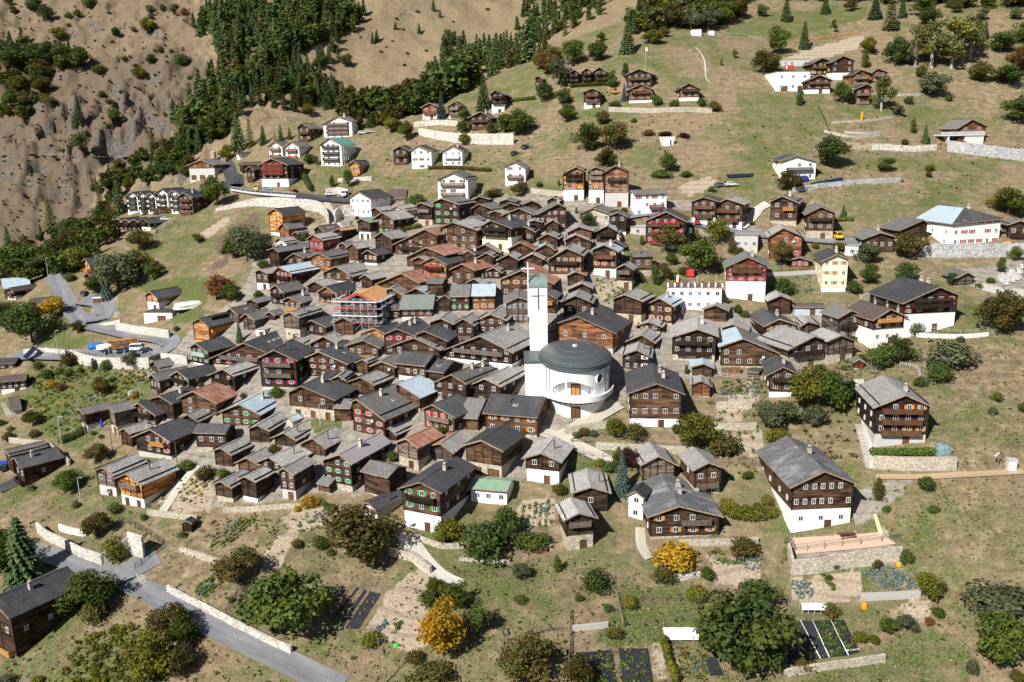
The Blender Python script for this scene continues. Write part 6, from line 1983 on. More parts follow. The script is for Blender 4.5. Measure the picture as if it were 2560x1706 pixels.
PROTO = {}
for kd, npro, n, size in (('c', 5, 3000, 0.030), ('b', 4, 1700, 0.045), ('k', 3, 1300, 0.028), ('v', 3, 2100, 0.022)):
    PROTO[kd] = []
    for k in range(npro):
        rng = np.random.default_rng(100 + k + ord(kd))
        V, UV = cards(blob_clumps(rng, kd), n, size, rng)
        PROTO[kd].append((quads('crown', V, UV, LEAF['G']), trunk_mesh(rng, kd, BIRCH if kd == 'v' else BARK)))
for kd, wid, n, size in (('s', 0.235, 2600, 0.034), ('l', 0.20, 1500, 0.032)):
    PROTO[kd] = []
    for k in range(3):
        rng = np.random.default_rng(300 + k + ord(kd))
        V, UV = spruce_cards(rng, n, wid, size, 0.55 if kd == 's' else 0.3)
        PROTO[kd].append((quads('crown', V, UV, LEAF['F']), trunk_mesh(rng, kd, BARK)))

KN = {'c': ('broadleaf_tree', 'tree'), 'b': ('shrub', 'shrub'), 'k': ('slender_tree', 'tree'), 'v': ('birch_tree', 'tree'),
      's': ('spruce_tree', 'spruce'), 'l': ('larch_tree', 'larch')}
CN = {'G': 'green', 'D': 'dark green', 'Y': 'yellow-green', 'A': 'golden yellow', 'O': 'olive-brown', 'R': 'rust-brown', 'S': 'grey-green',
      'B': 'blue-grey', 'P': 'purple', 'L': 'dull green', 'F': 'dark green'}
HS = [(proj(s[2] + np.array([0, 0, -0.4 * s[7]])), s[1]) for s in SOLVED]
TREES = []
USED = {}


def short(lab):
    """the part of a house label that names it"""
    lab = lab.split(',')[0]
    for cut in (' with ', ' behind ', ' beside ', ' below ', ' right of', ' left of', ' above', ' under ', ' in front', ' at the'):
        pass
    w_ = lab.split()
    return ' '.join(w_[:8]).rstrip(',')


def grow(x, y, hpx, kind, col, wf, label=None, group=None, hm=None):
    g = hit(x, y)
    d = proj(g)[2]
    hm = hm or hpx * d / F * 1.06
    pr = random.choice(PROTO[kind])
    nm, cat = KN[kind]
    o = thing(nm, label, cat, tuple(g), random.random() * 6.28, group)
    w_ = wf * (0.92 + 0.16 * random.random()) * (1.15 if kind == 'b' else 1.08 if kind == 'c' else 1.0)
    o.scale = (hm * w_, hm * w_, hm)
    put('trunk' if kind != 'b' else 'stem', pr[1], o)
    cr = put('crown', pr[0], o)
    cr.material_slots[0].link = 'OBJECT'
    cr.material_slots[0].material = LEAF[col]
    return o, g, hm


SPEC = TREE_DATA
rows_ = []
for ln in SPEC.strip().splitlines():
    t_, rest = ln.split(' ', 1)
    for e in rest.split():
        p_ = e.split(',')
        x, y = TP(t_, float(p_[0]), float(p_[1]))
        hpx = float(p_[2]) / TILES[t_][2]
        kd = p_[3]
        co = p_[4] if len(p_) > 4 and p_[4] else ('F' if kd == 's' else 'L' if kd == 'l' else 'G')
        wf = float(p_[5]) if len(p_) > 5 else 1.0
        rows_.append([x, y, hpx, kd, co, wf])
# each tree is named by its look and by the building or landmark it stands next to
LM = [((h[0][0], h[0][1]), short(h[1])) for h in HS]


def side_of(x, y, lx, ly):
    dx, dy = x - lx, y - ly
    if abs(dx) > abs(dy) * 1.1:
        return 'right of' if dx > 0 else 'left of'
    return 'in front of' if dy > 0 else 'behind'


for r in rows_:
    x, y, hpx, kd, co, wf = r
    size = 'tall ' if hpx > 62 else 'small ' if hpx < 26 else ''
    base = f"{size}{CN[co]} {'shrub' if kd == 'b' else 'slender tree' if kd == 'k' else 'birch' if kd == 'v' else 'spruce' if kd == 's' else 'larch' if kd == 'l' else 'tree'}"
    near = sorted(LM, key=lambda q: (q[0][0] - x) ** 2 + (q[0][1] - y) ** 2)[:6]
    lab = None
    for (lx, ly), nm in near:
        dist = math.hypot(lx - x, ly - y)
        cand = f"{base} {'well ' if dist > 170 else ''}{side_of(x, y, lx, ly)} the {nm}"
        if len(cand.split()) > 16:
            cand = ' '.join(cand.split()[:16])
        if cand not in USED:
            lab = cand
            break
    lab = lab or cand
    USED[lab] = 1
    grow(x, y, hpx, kd, co, wf, lab)

# woods: individual spruces along the near edges, the rest of each wood as one mass
def in_px(poly, n, rng):
    P = np.array(PP(poly))
    lo, hi = P.min(0), P.max(0)
    out = []
    while len(out) < n:
        q_ = lo + (hi - lo) * rng.random((n * 3, 2))
        m = inside(P, q_[:, 0], q_[:, 1])
        out += [tuple(v) for v in q_[m]]
    return out[:n]


LOW = {}
for kd in 'slcv':
    LOW[kd] = []
    for k in range(3):
        rng = np.random.default_rng(500 + k + ord(kd))
        if kd == 's':
            V, UV = spruce_cards(rng, 330, 0.20, 0.075, .5)
        elif kd == 'l':
            V, UV = spruce_cards(rng, 260, 0.19, 0.075, .3)
        else:
            V, UV = cards(blob_clumps(rng, kd), 330, 0.085, rng)
        LOW[kd].append((V, UV))


def wood(name, label, spec, seed):
    """spec: list of (outline, count, kinds, height range)"""
    rng = np.random.default_rng(seed)
    allV = {c_: [] for c_ in 'FLGOYDS'}
    allU = {c_: [] for c_ in 'FLGOYDS'}
    for poly, n, kinds, (h0, h1) in spec:
        for x, y in in_px(poly, n, rng):
            g = hit(x, y)
            kd, co = kinds[rng.integers(len(kinds))]
            V, UV = LOW[kd][rng.integers(3)]
            h = h0 + (h1 - h0) * rng.random()
            a = rng.random() * 6.28
            ca, sa = math.cos(a), math.sin(a)
            W = V * [h * 1.1, h * 1.1, h]
            W = np.stack([W[:, 0] * ca - W[:, 1] * sa, W[:, 0] * sa + W[:, 1] * ca, W[:, 2]], 1) + g - [0, 0, .3]
            allV[co].append(W)
            allU[co].append(UV * [1, 0.4] + [0, 0.55 * rng.random()])
    cs = [c_ for c_ in allV if allV[c_]]
    V = np.concatenate([np.concatenate(allV[c_]) for c_ in cs])
    U = np.concatenate([np.concatenate(allU[c_]) for c_ in cs])
    me = quads(name, V, U, LEAF[cs[0]])
    for c_ in cs[1:]:
        me.materials.append(LEAF[c_])
    mi = np.concatenate([np.full(sum(len(v) for v in allV[c_]) // 4, k, np.int32) for k, c_ in enumerate(cs)])
    me.polygons.foreach_set('material_index', mi)
    return tag(put(name, me), label, None, None, 'stuff')


SPW = [('s', 'F')] * 5 + [('l', 'L')] * 4 + [('c', 'D')] + [('s', 'D')]
MX = [('s', 'F')] * 2 + [('c', 'G')] * 3 + [('c', 'D')] * 3 + [('c', 'O')] * 2 + [('c', 'Y')] + [('l', 'L')] * 2
F1 = "480,70 560,10 600,0 760,0 920,28 890,80 820,110 760,130 700,172 640,212 575,262 560,320 500,345 450,335 430,300 520,215 560,160 500,100"
F2 = "430,425 455,330 560,240 660,185 780,190 860,240 880,300 740,285 640,262 590,300 560,345 480,395"
F3 = "1050,215 1085,160 1120,110 1285,90 1300,30 1330,-10 1560,-10 1510,30 1420,90 1330,150 1220,200 1130,245 1090,262"
F4 = "870,262 1060,212 1110,262 1050,292 960,300 880,302"
wood('spruce_forest', 'dense dark spruce and larch wood climbing the far slope', [(F1, 300, SPW, (14, 24)), (F3, 210, SPW, (12, 19))], 21)
wood('ravine_forest', 'mixed wood of spruce and larch along the ravine behind the upper chalets', [(F2, 170, SPW + [('c', 'G'), ('c', 'O')], (10, 17)), (F4, 60, MX, (8, 14)), ("880,320 1010,280 1010,305 900,330", 14, MX, (5, 8))], 22)
wood('valley_woodland', 'mixed broadleaf thicket on the near bank of the gorge', [
    ("300,420 470,340 520,400 470,440 430,450 330,470 270,520 255,480", 75, MX, (7, 12)),
    ("0,640 60,600 150,570 240,560 300,610 240,640 190,680 60,720 0,730", 60, MX, (6, 10)),
    ("230,470 290,430 290,530 250,560", 26, MX, (6, 10)), ("0,115 40,105 220,140 200,190 110,210 0,235", 45, MX, (11, 17)),
    ("0,235 90,210 140,250 90,290 0,300", 26, [('c', 'Y'), ('c', 'O'), ('c', 'D')], (6, 10))], 23)
wood('hilltop_woodland', 'line of broadleaf trees along the hilltop above the reservoir', [
    ("1560,60 1660,20 1860,5 1865,35 1800,68 1650,72 1585,95", 60, [('c', 'G'), ('c', 'S'), ('c', 'O'), ('c', 'Y'), ('s', 'F')], (8, 13)),
    ("1880,-10 2560,-10 2560,22 2420,26 2290,18 2160,8 1900,8", 55, MX, (7, 12)), ("1580,-12 1860,-12 1700,15 1600,30", 26, SPW, (10, 15))], 24)
rng = np.random.default_rng(5)
edge = in_px("470,395 480,350 560,335 560,250 640,210 700,172 760,132 820,110 850,150 800,195 860,240 880,290 740,270 640,262 590,300 560,345", 46, rng) + \
    in_px("1060,215 1130,240 1220,198 1330,150 1420,92 1400,60 1300,110 1180,150", 34, rng) + in_px("560,10 760,5 900,40 800,110 640,200 560,230", 40, rng)
for x, y in edge:
    sp_ = rng.random() < .72
    grow(x, y, 0, 's' if sp_ else 'l', 'F' if sp_ else 'L', 0.9, 'dark spruce among many alike in the wood on the far slope' if sp_ else 'dull green larch among many alike in the wood on the far slope',
         'spruces of the wood on the far slope' if sp_ else 'larches of the wood on the far slope', hm=13 + 8 * rng.random())

# small scrub bushes dotted over the far slopes
for k, (poly, n) in enumerate((("0,0 470,0 470,120 520,170 430,330 330,380 0,390 0,300 180,210 220,140", 34), ("640,260 900,40 1250,20 1100,130 1040,230 880,240 760,190", 14))):
    for x, y in in_px(poly, n, rng):
        grow(x, y, 0, 'b', random.choice('GDOYS'), 1.15, 'small scrub bush dotted on the dry far mountainside among others alike', 'scrub bushes on the far mountainside', hm=2.2 + 2.8 * rng.random())
# ------------------------------------------------------------------ the round white church
WHITE = plaster('church_white_render', (0.82, 0.82, 0.81), 0.12)
COPPER = sheet('dark_zinc_church_roof', (0.070, 0.088, 0.095), (0.10, 0.12, 0.125), .5, 0.4, 0.5, 0.5)
PATINA = sheet('patinated_copper', (0.145, 0.20, 0.19), (0.24, 0.30, 0.28), .6, 0.6, 0.3, 0.45)
g0 = hit(1448, 1046)
RX, RY = 8.5, 13.2
CX, CY = float(g0[0]), float(g0[1]) + RY
z0 = float(g0[2])
ZR = z0 + 11.6                                   # height of the rim of the dome
ch_ = thing('church', 'round white church with a shallow dark dome and a square bell tower', 'church', (CX, CY, z0))
E = lambda a, r=1.0, e=0.0: ((RX * r + e) * math.cos(a), (RY * r + e) * math.sin(a))
H_ = ZR - z0
NA = 96
A0, A1 = R(-90 - 44), R(-90 + 27)                # the porch recess
ZF, ZT = 5.0, 8.9
b = MB()
bi = MB()
for k in range(NA):
    a, a2_ = 2 * math.pi * k / NA, 2 * math.pi * (k + 1) / NA
    am = (a + a2_) / 2
    am = am - 2 * math.pi if am > math.pi else am
    p, q_ = E(a), E(a2_)
    if A0 < am < A1:
        t_ = (am - A0) / (A1 - A0)
        zt_ = ZF + (ZT - ZF) * (0.45 + 0.55 * math.sin(math.pi * min(1, max(0, t_)) ** 0.9))
        b.face([(*p, -3), (*q_, -3), (*q_, ZF), (*p, ZF)])
        b.face([(*p, zt_), (*q_, zt_), (*q_, H_), (*p, H_)])
        p2, q2 = E(a, 1, -2.4), E(a2_, 1, -2.4)
        bi.face([(*p2, ZF), (*q2, ZF), (*q2, ZT), (*p2, ZT)])
        b.face([(*p, ZF), (*q_, ZF), (*q2, ZF), (*p2, ZF)])
        b.face([(*p2, zt_), (*q2, zt_), (*q_, zt_), (*p, zt_)])
    else:
        b.face([(*p, -4), (*q_, -4), (*q_, H_), (*p, H_)])
for a in (A0, A1):
    p, p2 = E(a), E(a, 1, -2.4)
    b.face([(*p, ZF), (*p2, ZF), (*p2, ZT), (*p, ZT)])
nv = b.build('nave_wall', WHITE, ch_, smooth=False)
bi.build('porch_wall', WHITE, ch_)
b = MB()
xp, yp = E(R(-103), 1, -0.6)
b.bar((xp - 1.2, yp, ZF), (xp - 1.2, yp, ZT - .1), 0.22, 0, 10)
b.build('porch_column', WHITE, ch_)
# dome with seams
b = MB()
HD = 2.7
NR = 10
for i in range(NR):
    f0, f1 = i / NR, (i + 1) / NR
    for k in range(NA):
        a, a2_ = 2 * math.pi * k / NA, 2 * math.pi * (k + 1) / NA
        P3 = lambda f, t: ((RX + .5) * f * math.cos(t), (RY + .5) * f * math.sin(t), H_ + 0.35 + HD * math.sqrt(max(0, 1 - (f * .985) ** 2)))
        uv = [(k, f0 * 9), (k + 1, f0 * 9), (k + 1, f1 * 9), (k, f1 * 9)]
        if i == 0:
            b.face([P3(f1, a), P3(f1, a2_), P3(0, a)], [uv[3], uv[2], uv[0]])
        else:
            b.face([P3(f1, a), P3(f1, a2_), P3(f0, a2_), P3(f0, a)], [uv[3], uv[2], uv[1], uv[0]])
for k in range(NA):
    a, a2_ = 2 * math.pi * k / NA, 2 * math.pi * (k + 1) / NA
    p, q_, p2, q2 = E(a, 1, .55), E(a2_, 1, .55), E(a), E(a2_)
    b.face([(*p, H_ - .25), (*q_, H_ - .25), (*q_, H_ + .75), (*p, H_ + .75)])
    b.face([(*p2, H_ - .25), (*q2, H_ - .25), (*q_, H_ - .25), (*p, H_ - .25)])
dome = b.build('dome', COPPER, ch_)
b = MB()
for f in (0.45, 0.72, 0.93):
    for k in range(60):
        a, a2_ = 2 * math.pi * k / 60, 2 * math.pi * (k + 1) / 60
        P3 = lambda f, t: ((RX + .5) * f * math.cos(t), (RY + .5) * f * math.sin(t), H_ + 0.39 + HD * math.sqrt(max(0, 1 - (f * .985) ** 2)))
        b.bar(P3(f, a), P3(f, a2_), 0.05)
b.build('snow_ring', plain('reddish_snow_ring', (0.30, 0.20, 0.18), .6, .3), dome)
b = MB()
b.bar((0, -0.5, H_ + HD + .2), (0, -0.5, H_ + HD + .75), 0.85, 0, 16, 0.5)
b.build('finial', M['zinc'], dome)
b = MB()
b.bar((0, 0, H_ + HD + .42), (0, RY * .93, H_ + 1.4), 0.11)
b.build('ridge_strip', M['zinc'], dome)
# left wing and bell tower
gw = hit(1314, 992)
wx0 = float(gw[0]) - CX
wy0 = float(gw[1]) - CY
wz = float(gw[2]) - z0
wx1 = wx0 + 9.0
b = MB()
HW = H_ - 0.2
b.box((wx0, wy0, min(-4, wz - 2)), (wx1, wy0 + 10.5, HW), 0)
b.build('side_wing', WHITE, ch_)
b = MB()
b.box((wx0 - .2, wy0 - .2, HW), (wx1, wy0 + 10.7, HW + 0.5), 0)
b.build('wing_roof', COPPER, ch_)
gt = hit(1348, 884)
tz = float(gt[2])
yt = float(gt[1])


def at_y(px, py, y):
    d = ray(px, py)
    return CAM + d * (y / d[1])


tl, tr, tt = at_y(1324, 800, yt), at_y(1368.5, 800, yt), at_y(1346, 721, yt)
TX0, TX1, TT = tl[0] - CX, tr[0] - CX, tt[2] - z0
TY = yt - CY
b = MB()
b.box((TX0, TY, tz - z0 - 4), (TX1, TY + 4.4, TT), 0)
b.build('bell_tower', WHITE, ch_)
# rounded copper cap: a quarter barrel rising to the back
b = MB()
n = 10
prof = []
for k in range(n + 1):
    t_ = math.pi / 2 * k / n
    prof.append((TY - .08 + 4.4 - 4.4 * math.cos(t_), TT + 0.05 + 3.1 * math.sin(t_)))
for k in range(n):
    (ya, za), (yb, zb_) = prof[k], prof[k + 1]
    b.face([(TX0 - .1, ya, za), (TX1 + .1, ya, za), (TX1 + .1, yb, zb_), (TX0 - .1, yb, zb_)], [(0, k), (4.8, k), (4.8, k + 1), (0, k + 1)])
for xx, sg in ((TX0 - .1, 1), (TX1 + .1, -1)):
    ps = [(xx, TY - .08, TT)] + [(xx, y, z) for y, z in prof] + [(xx, TY + 4.5, TT)]
    b.face(ps[::sg])
b.face([(TX1 + .1, TY + 4.5, TT), (TX0 - .1, TY + 4.5, TT), (TX0 - .1, prof[-1][0], prof[-1][1]), (TX1 + .1, prof[-1][0], prof[-1][1])])
b.build('tower_cap', PATINA, ch_)
b = MB()
tm = (TX0 + TX1) / 2
for k in range(26):
    z = TT - 0.5 - 0.23 * k
    b.box((TX0 + .65, TY - .07, z - .15), (TX1 - .65, TY, z), 0)
b.build('louvre', WHITE, ch_)
b = MB()
b.box((tm - 0.10, TY - .16, TT - 5.7), (tm + 0.16, TY - .07, TT - 0.05), 0)
b.box((TX0 + .75, TY - .13, TT - 2.15), (tm - .1, TY - .07, TT - 1.9), 0)
b.box((tm + .16, TY - .13, TT - 2.05), (TX1 - .7, TY - .07, TT - 1.92), 0)
b.build('dark_cross', M['door'], ch_)
b = MB()
xc = TX0 - 0.28
zc_ = at_y(1321.5, 656, yt)[2] - z0
b.box((xc - .14, TY + .1, TT - 7.5), (xc + .14, TY + .38, zc_), 0)
zb_ = at_y(1321.5, 672, yt)[2] - z0
b.box((xc - 1.65, TY + .12, zb_ - .14), (xc + 1.65, TY + .36, zb_ + .14), 0)
b.box((xc + .14, TY + .15, TT - 6.5), (TX0, TY + .3, TT - 6.2), 0)
b.build('white_cross', M['white'], ch_)
# entrance gallery: curved band sweeping round the front
b = MB()
NB_ = 40
for k in range(NB_):
    t0, t1 = k / NB_, (k + 1) / NB_
    a, a2_ = R(-90 - 66 + 130 * t0), R(-90 - 66 + 130 * t1)

    def ww(t):
        return 0.5 + 1.7 * math.sin(math.pi * min(1, t * .72 + .08))
    zo = lambda t: ZF - 0.2 + (1.1 * max(0, (0.14 - t) / 0.14)) + 0.5 * max(0, (t - .8) / .2)
    p, q_, P_, Q_ = E(a, 1, -.3), E(a2_, 1, -.3), E(a, 1, ww(t0)), E(a2_, 1, ww(t1))
    b.face([(*P_, zo(t0) - .45), (*Q_, zo(t1) - .45), (*Q_, zo(t1) + .85), (*P_, zo(t0) + .85)])
    b.face([(*p, zo(t0) - .45), (*q_, zo(t1) - .45), (*Q_, zo(t1) - .45), (*P_, zo(t0) - .45)])
    b.face([(*P_, zo(t0)), (*Q_, zo(t1)), (*q_, zo(t1)), (*p, zo(t0))])
    Pi, Qi = E(a, 1, ww(t0) - .22), E(a2_, 1, ww(t1) - .22)
    b.face([(*P_, zo(t0) + .85), (*Q_, zo(t1) + .85), (*Qi, zo(t1) + .85), (*Pi, zo(t0) + .85)])
    b.face([(*Qi, zo(t1)), (*Pi, zo(t0)), (*Pi, zo(t0) + .85), (*Qi, zo(t1) + .85)])
b.build('entrance_gallery', WHITE, ch_)
for k in range(9):
    a = R(-90 - 38 + 8.2 * k)
    x, y = E(a, 1, .02)
    put('gallery_window', window_mesh(0.9, 0.9, 'glass'), ch_, (x, y, ZF - 1.25), math.atan2(RX * math.cos(a) * 0 + y / RY ** 2, x / RX ** 2) + R(90))
for (xd, zd, off, nm) in ((-0.9, ZF, -2.3, 'church_door'), (-0.9, 0.1, .02, 'cellar_door')):
    a = math.asin(max(-1, min(1, xd / RX)))
    x, y = E(R(-90) + a, 1, off)
    b = MB()
    b.box((-.95, -.1, 0), (.95, .1, 2.6), 0)
    b.box((-1.12, -.16, 0), (-.95, .12, 2.75), 1)
    b.box((.95, -.16, 0), (1.12, .12, 2.75), 1)
    b.box((-.95, -.16, 2.6), (.95, .12, 2.75), 1)
    b.box((-.03, -.13, 0), (.03, .1, 2.6), 1)
    b.build(nm, [M['orail'] if nm == 'church_door' else M['door'], M['beam']], ch_, (x, y, zd), a)
for a_, z_, s_ in ((R(-90 + 36), ZF + 4.1, 1.15), (R(-90 + 60), ZF + 4.6, 1.0)):
    x, y = E(a_, 1, .05)
    an = math.atan2(y / RY ** 2, x / RX ** 2) + R(90)
    b = MB()
    m_ = 20
    for k in range(m_):
        t0, t1 = 2 * math.pi * k / m_, 2 * math.pi * (k + 1) / m_
        c3 = lambda t, r, d: (1.1 * r * math.cos(t) * s_, -d, 1.15 * r * math.sin(t) * s_)
        b.face([(0, -.05, 0), c3(t0, .78, .05), c3(t1, .78, .05)], None, 0)
        b.face([c3(t0, .78, .22), c3(t0, 1.05, .22), c3(t1, 1.05, .22), c3(t1, .78, .22)], None, 1)
        b.face([c3(t0, 1.05, .22), c3(t0, 1.05, -.3), c3(t1, 1.05, -.3), c3(t1, 1.05, .22)], None, 1)
        b.face([c3(t1, .78, .22), c3(t1, .78, .04), c3(t0, .78, .04), c3(t0, .78, .22)], None, 1)
    b.build('oval_window', [M['glass'], M['white']], ch_, (x, y, z_), an)
for a_ in (R(-90 - 60), R(-90 - 52), R(-90 + 52)):
    x, y = E(a_, 1, .08)
    b = MB()
    b.bar((x, y, 0), (x, y, H_ - .2), 0.09, 0, 6)
    b.build('downpipe', M['pipe'], ch_)
LM.append(((1440, 960), 'round white church'))

# ------------------------------------------------------------------ scaffolding round the house under repair
s = [q_ for q_ in SOLVED if q_[1].startswith('house wrapped')][0]
_, _, a3, gz, u, Lr, side, H = s
rz = math.atan2(-u[0], u[1])
sca_ = thing('scaffolding', 'steel scaffolding with red and white toe boards around the house with bare roof boards', 'scaffolding', (a3[0], a3[1], gz), rz)
xl_, xr_ = -side[0][0] - .5, side[1][0] + .5
y0_, y1_ = -1.0, Lr + .6
pm = MB()
pm.bar((0, 0, -1.5), (0, 0, H * .93), 0.07, 0, 5)
pm = pm.mesh('standard_pole', [M['zinc']])
edges = []
nx_, ny_ = 6, 5
for k in range(nx_ + 1):
    edges.append((xl_ + (xr_ - xl_) * k / nx_, y0_))
for k in range(1, ny_ + 1):
    edges.append((xr_ + .6, y0_ + (y1_ - y0_) * k / ny_))
for k in range(1, 4):
    edges.append((xl_ - .4, y0_ + (y1_ - y0_) * k / ny_))
for x, y in edges:
    put('standard_pole', pm, sca_, (x, y, 0))
    put('standard_pole', pm, sca_, (x + (.9 if y > y0_ else 0), y - (.9 if y <= y0_ else 0), 0))
redb = plain('red_toe_board', (0.50, 0.07, 0.07), .7, .2)
for lv in range(1, 5):
    z = H * .93 * lv / 4.6
    b = MB()
    b.box((xl_, y0_ - .9, z), (xr_ + .6, y0_, z + .06), 0)
    b.box((xr_, y0_, z), (xr_ + 1.5, y1_, z + .06), 0)
    b.box((xl_ - 1.2, y0_, z), (xl_ - .4, y0_ + .6 * (y1_ - y0_), z + .06), 0)
    b.build('scaffold_deck', M['zinc'], sca_)
    b = MB()
    for zz in (.5, 1.0):
        b.bar((xl_, y0_ - .9, z + zz), (xr_ + .6, y0_ - .9, z + zz), .05)
        b.bar((xr_ + 1.5, y0_, z + zz), (xr_ + 1.5, y1_, z + zz), .05)
    b.build('guard_rail', M['zinc'], sca_)
    b = MB()
    b.box((xl_, y0_ - .98, z + .06), (xr_ + .6, y0_ - .92, z + .28), 0)
    b.build('toe_board', redb if lv % 2 else M['white'], sca_)
b = MB()
for k in range(nx_):
    xa, xb = xl_ + (xr_ - xl_) * k / nx_, xl_ + (xr_ - xl_) * (k + 1) / nx_
    for lv in range(0, 4, 1):
        if (k + lv) % 2:
            z = H * .93 * lv / 4.6
            b.bar((xa, y0_ - .95, z), (xb, y0_ - .95, z + H * .2), .045)
b.build('brace', M['zinc'], sca_)
for sgn, xe, dz in ((-1, -side[0][0], side[0][1]), (1, side[1][0], side[1][1])):
    b = MB()
    for yy in (-.7,):
        b.face([(0, yy, H + .15), (xe, yy, H - dz + .15), (xe, yy, H - dz + .75), (0, yy, H + .75)])
        b.face([(0, yy - .05, H + .75), (xe, yy - .05, H - dz + .75), (xe, yy - .05, H - dz + .15), (0, yy - .05, H + .15)])
    b.build('roof_guard_board', redb, sca_)
# rafters on the bare roof
b = MB()
for k in range(11):
    y = Lr * (k + .5) / 11
    for xe, dz in ((-side[0][0], side[0][1]), (side[1][0], side[1][1])):
        b.bar((0, y, H + .12), (xe, y, H - dz + .12), 0.11)
b.build('rafter_framework', M['orail'], sca_)

# scaffold at the renovated apartment house: uprights in front of its flank
s = [q_ for q_ in SOLVED if q_[1].startswith('apartment house under')][0]
_, _, a3, gz, u, Lr, side, H = s
o = thing('scaffolding', 'thin white scaffolding on the flank of the apartment house with the green roofing', 'scaffolding', (a3[0], a3[1], gz), math.atan2(-u[0], u[1]))
pm2 = MB()
pm2.bar((0, 0, -1), (0, 0, H * .75), .07, 0, 5)
pm2 = pm2.mesh('standard_pole', [M['white']])
for k in range(8):
    put('standard_pole', pm2, o, (side[1][0] + .4, 0.4 + Lr * k / 7.5, 0))
for lv in range(1, 4):
    b = MB()
    b.box((side[1][0] - .1, 0, H * .75 * lv / 3.4), (side[1][0] + .5, Lr, H * .75 * lv / 3.4 + .1))
    b.build('scaffold_deck', M['zinc'], o)

# ------------------------------------------------------------------ vehicles
CARP = {}


def car(x, y, rot, col, label, van=False, cat='car', group=None):
    if (col, van) not in CARP:
        m = plain('car_paint', col, .25, .6, .03)
        L_, W_, Hb, Hc = (4.9, 1.95, 1.15, 2.1) if van else (4.2, 1.75, .85, 1.42)
        def shell(prof, wd, mi=0, wt=None):
            b_ = MB()
            wt = wt or [wd] * len(prof)
            for i in range(len(prof)):
                (xa, za), (xb, zb) = prof[i], prof[(i + 1) % len(prof)]
                wa, wb = wt[i] / 2, wt[(i + 1) % len(prof)] / 2
                b_.face([(xa, -wa, za), (xa, wa, za), (xb, wb, zb), (xb, -wb, zb)])
            b_.face([(p_[0], -w / 2, p_[1]) for p_, w in zip(prof, wt)])
            b_.face([(p_[0], w / 2, p_[1]) for p_, w in zip(prof, wt)][::-1])
            return b_
        h = L_ / 2
        body = shell([(-h, .32), (-h + .05, Hb - .12), (-h + .25, Hb), (h - .9, Hb - .02), (h - .12, Hb - .2), (h, .55), (h - .05, .32)], W_)
        if van:
            cab = shell([(-h + .1, Hb), (-h + .2, Hc), (h - 1.5, Hc), (h - .75, Hb)], W_ * .95, 0, [W_ * .96, W_ * .86, W_ * .86, W_ * .96])
        else:
            cab = shell([(-h + .2, Hb), (-h + .75, Hc), (h - 1.85, Hc), (h - 1.0, Hb)], W_ * .95, 0, [W_ * .94, W_ * .78, W_ * .78, W_ * .94])
        gl = MB()
        zt_, zb2 = Hc - .1, Hb + .06
        x0, x1 = (-h + .3, h - 1.25) if van else (-h + .72, h - 1.45)
        for sg in (-1, 1):
            y_t, y_b = sg * (W_ * (.44 if van else .40)), sg * (W_ * .487)
            q = [(x0 - .2, y_b, zb2), (x1 + .25, y_b, zb2), (x1 - .2, y_t, zt_), (x0 + .1, y_t, zt_)]
            gl.face(q if sg < 0 else q[::-1])
        xf = (h - .80, h - 1.42) if van else (h - 1.06, h - 1.78)
        gl.face([(xf[0] + .04, -W_ * .42, zb2), (xf[0] + .04, W_ * .42, zb2), (xf[1] + .04, W_ * .38, zt_), (xf[1] + .04, -W_ * .38, zt_)])
        xr = (-h + .13, -h + .19) if van else (-h + .22, -h + .70)
        gl.face([(xr[0] - .04, W_ * .42, zb2), (xr[0] - .04, -W_ * .42, zb2), (xr[1] - .04, -W_ * .38, zt_), (xr[1] - .04, W_ * .38, zt_)])
        wh = MB()
        wh.bar((0, -.11, 0), (0, .11, 0), .33, 0, 14)
        wh.bar((0, -.12, 0), (0, .12, 0), .19, 1, 10)
        CARP[(col, van)] = (body.mesh('body', [m]), cab.mesh('cabin', [m]), gl.mesh('window', [M['glass']]), wh.mesh('wheel', [M['iron'], M['zinc']]), h, W_)
    bm, cm, gm, wm, h, W_ = CARP[(col, van)]
    g = hit(x, y)
    o = thing('van' if van else 'parked_car', label, cat if cat != 'car' or not van else 'van', (g[0], g[1], g[2] + .15), R(rot), group)
    put('body', bm, o)
    put('cabin', cm, o)
    put('window', gm, o)
    for xx in (-h + .85, h - .85):
        for yy in (-W_ / 2 + .1, W_ / 2 - .1):
            put('wheel', wm, o, (xx, yy, .33))
    return o


GC = 'cars parked in the village'
car(275, 884, 4, (0.02, 0.022, 0.03), 'black car leftmost in the row on the lower road bridge wall', group=GC)
car(302, 882, 4, (0.30, 0.40, 0.48), 'pale blue car second in the row on the lower road wall', group=GC)
car(324, 879, 4, (0.015, 0.05, 0.11), 'dark blue car in the middle of the row on the lower road wall', group=GC)
car(347, 877, 4, (0.75, 0.76, 0.77), 'white van in the row on the lower road wall', True)
car(367, 881, 4, (0.03, 0.04, 0.06), 'dark car at the upper end of the row on the lower road wall', group=GC)
car(1316, 372, 10, (0.015, 0.02, 0.05), 'dark blue car alone on the meadow track', group=GC)
car(1742, 562, 80, (0.42, 0.03, 0.03), 'red car in front of the twin white garages', group=GC)
car(2092, 597, 90, (0.75, 0.50, 0.01), 'bright yellow van beside the upright house on pale masonry', True)
car(826, 490, 5, (0.72, 0.72, 0.72), 'silver car on the upper car park', group=GC)
car(864, 491, 80, (0.78, 0.78, 0.78), 'white delivery van on the upper car park', True)
car(737, 483, 60, (0.45, 0.02, 0.03), 'red car in the garage forecourt under the flowered chalet', group=GC)
car(668, 477, 5, (0.30, 0.33, 0.36), 'grey car by the terrace of the flowered chalet', group=GC)
car(646, 476, 80, (0.80, 0.45, 0.02), 'orange delivery van by the flowered chalet', True)
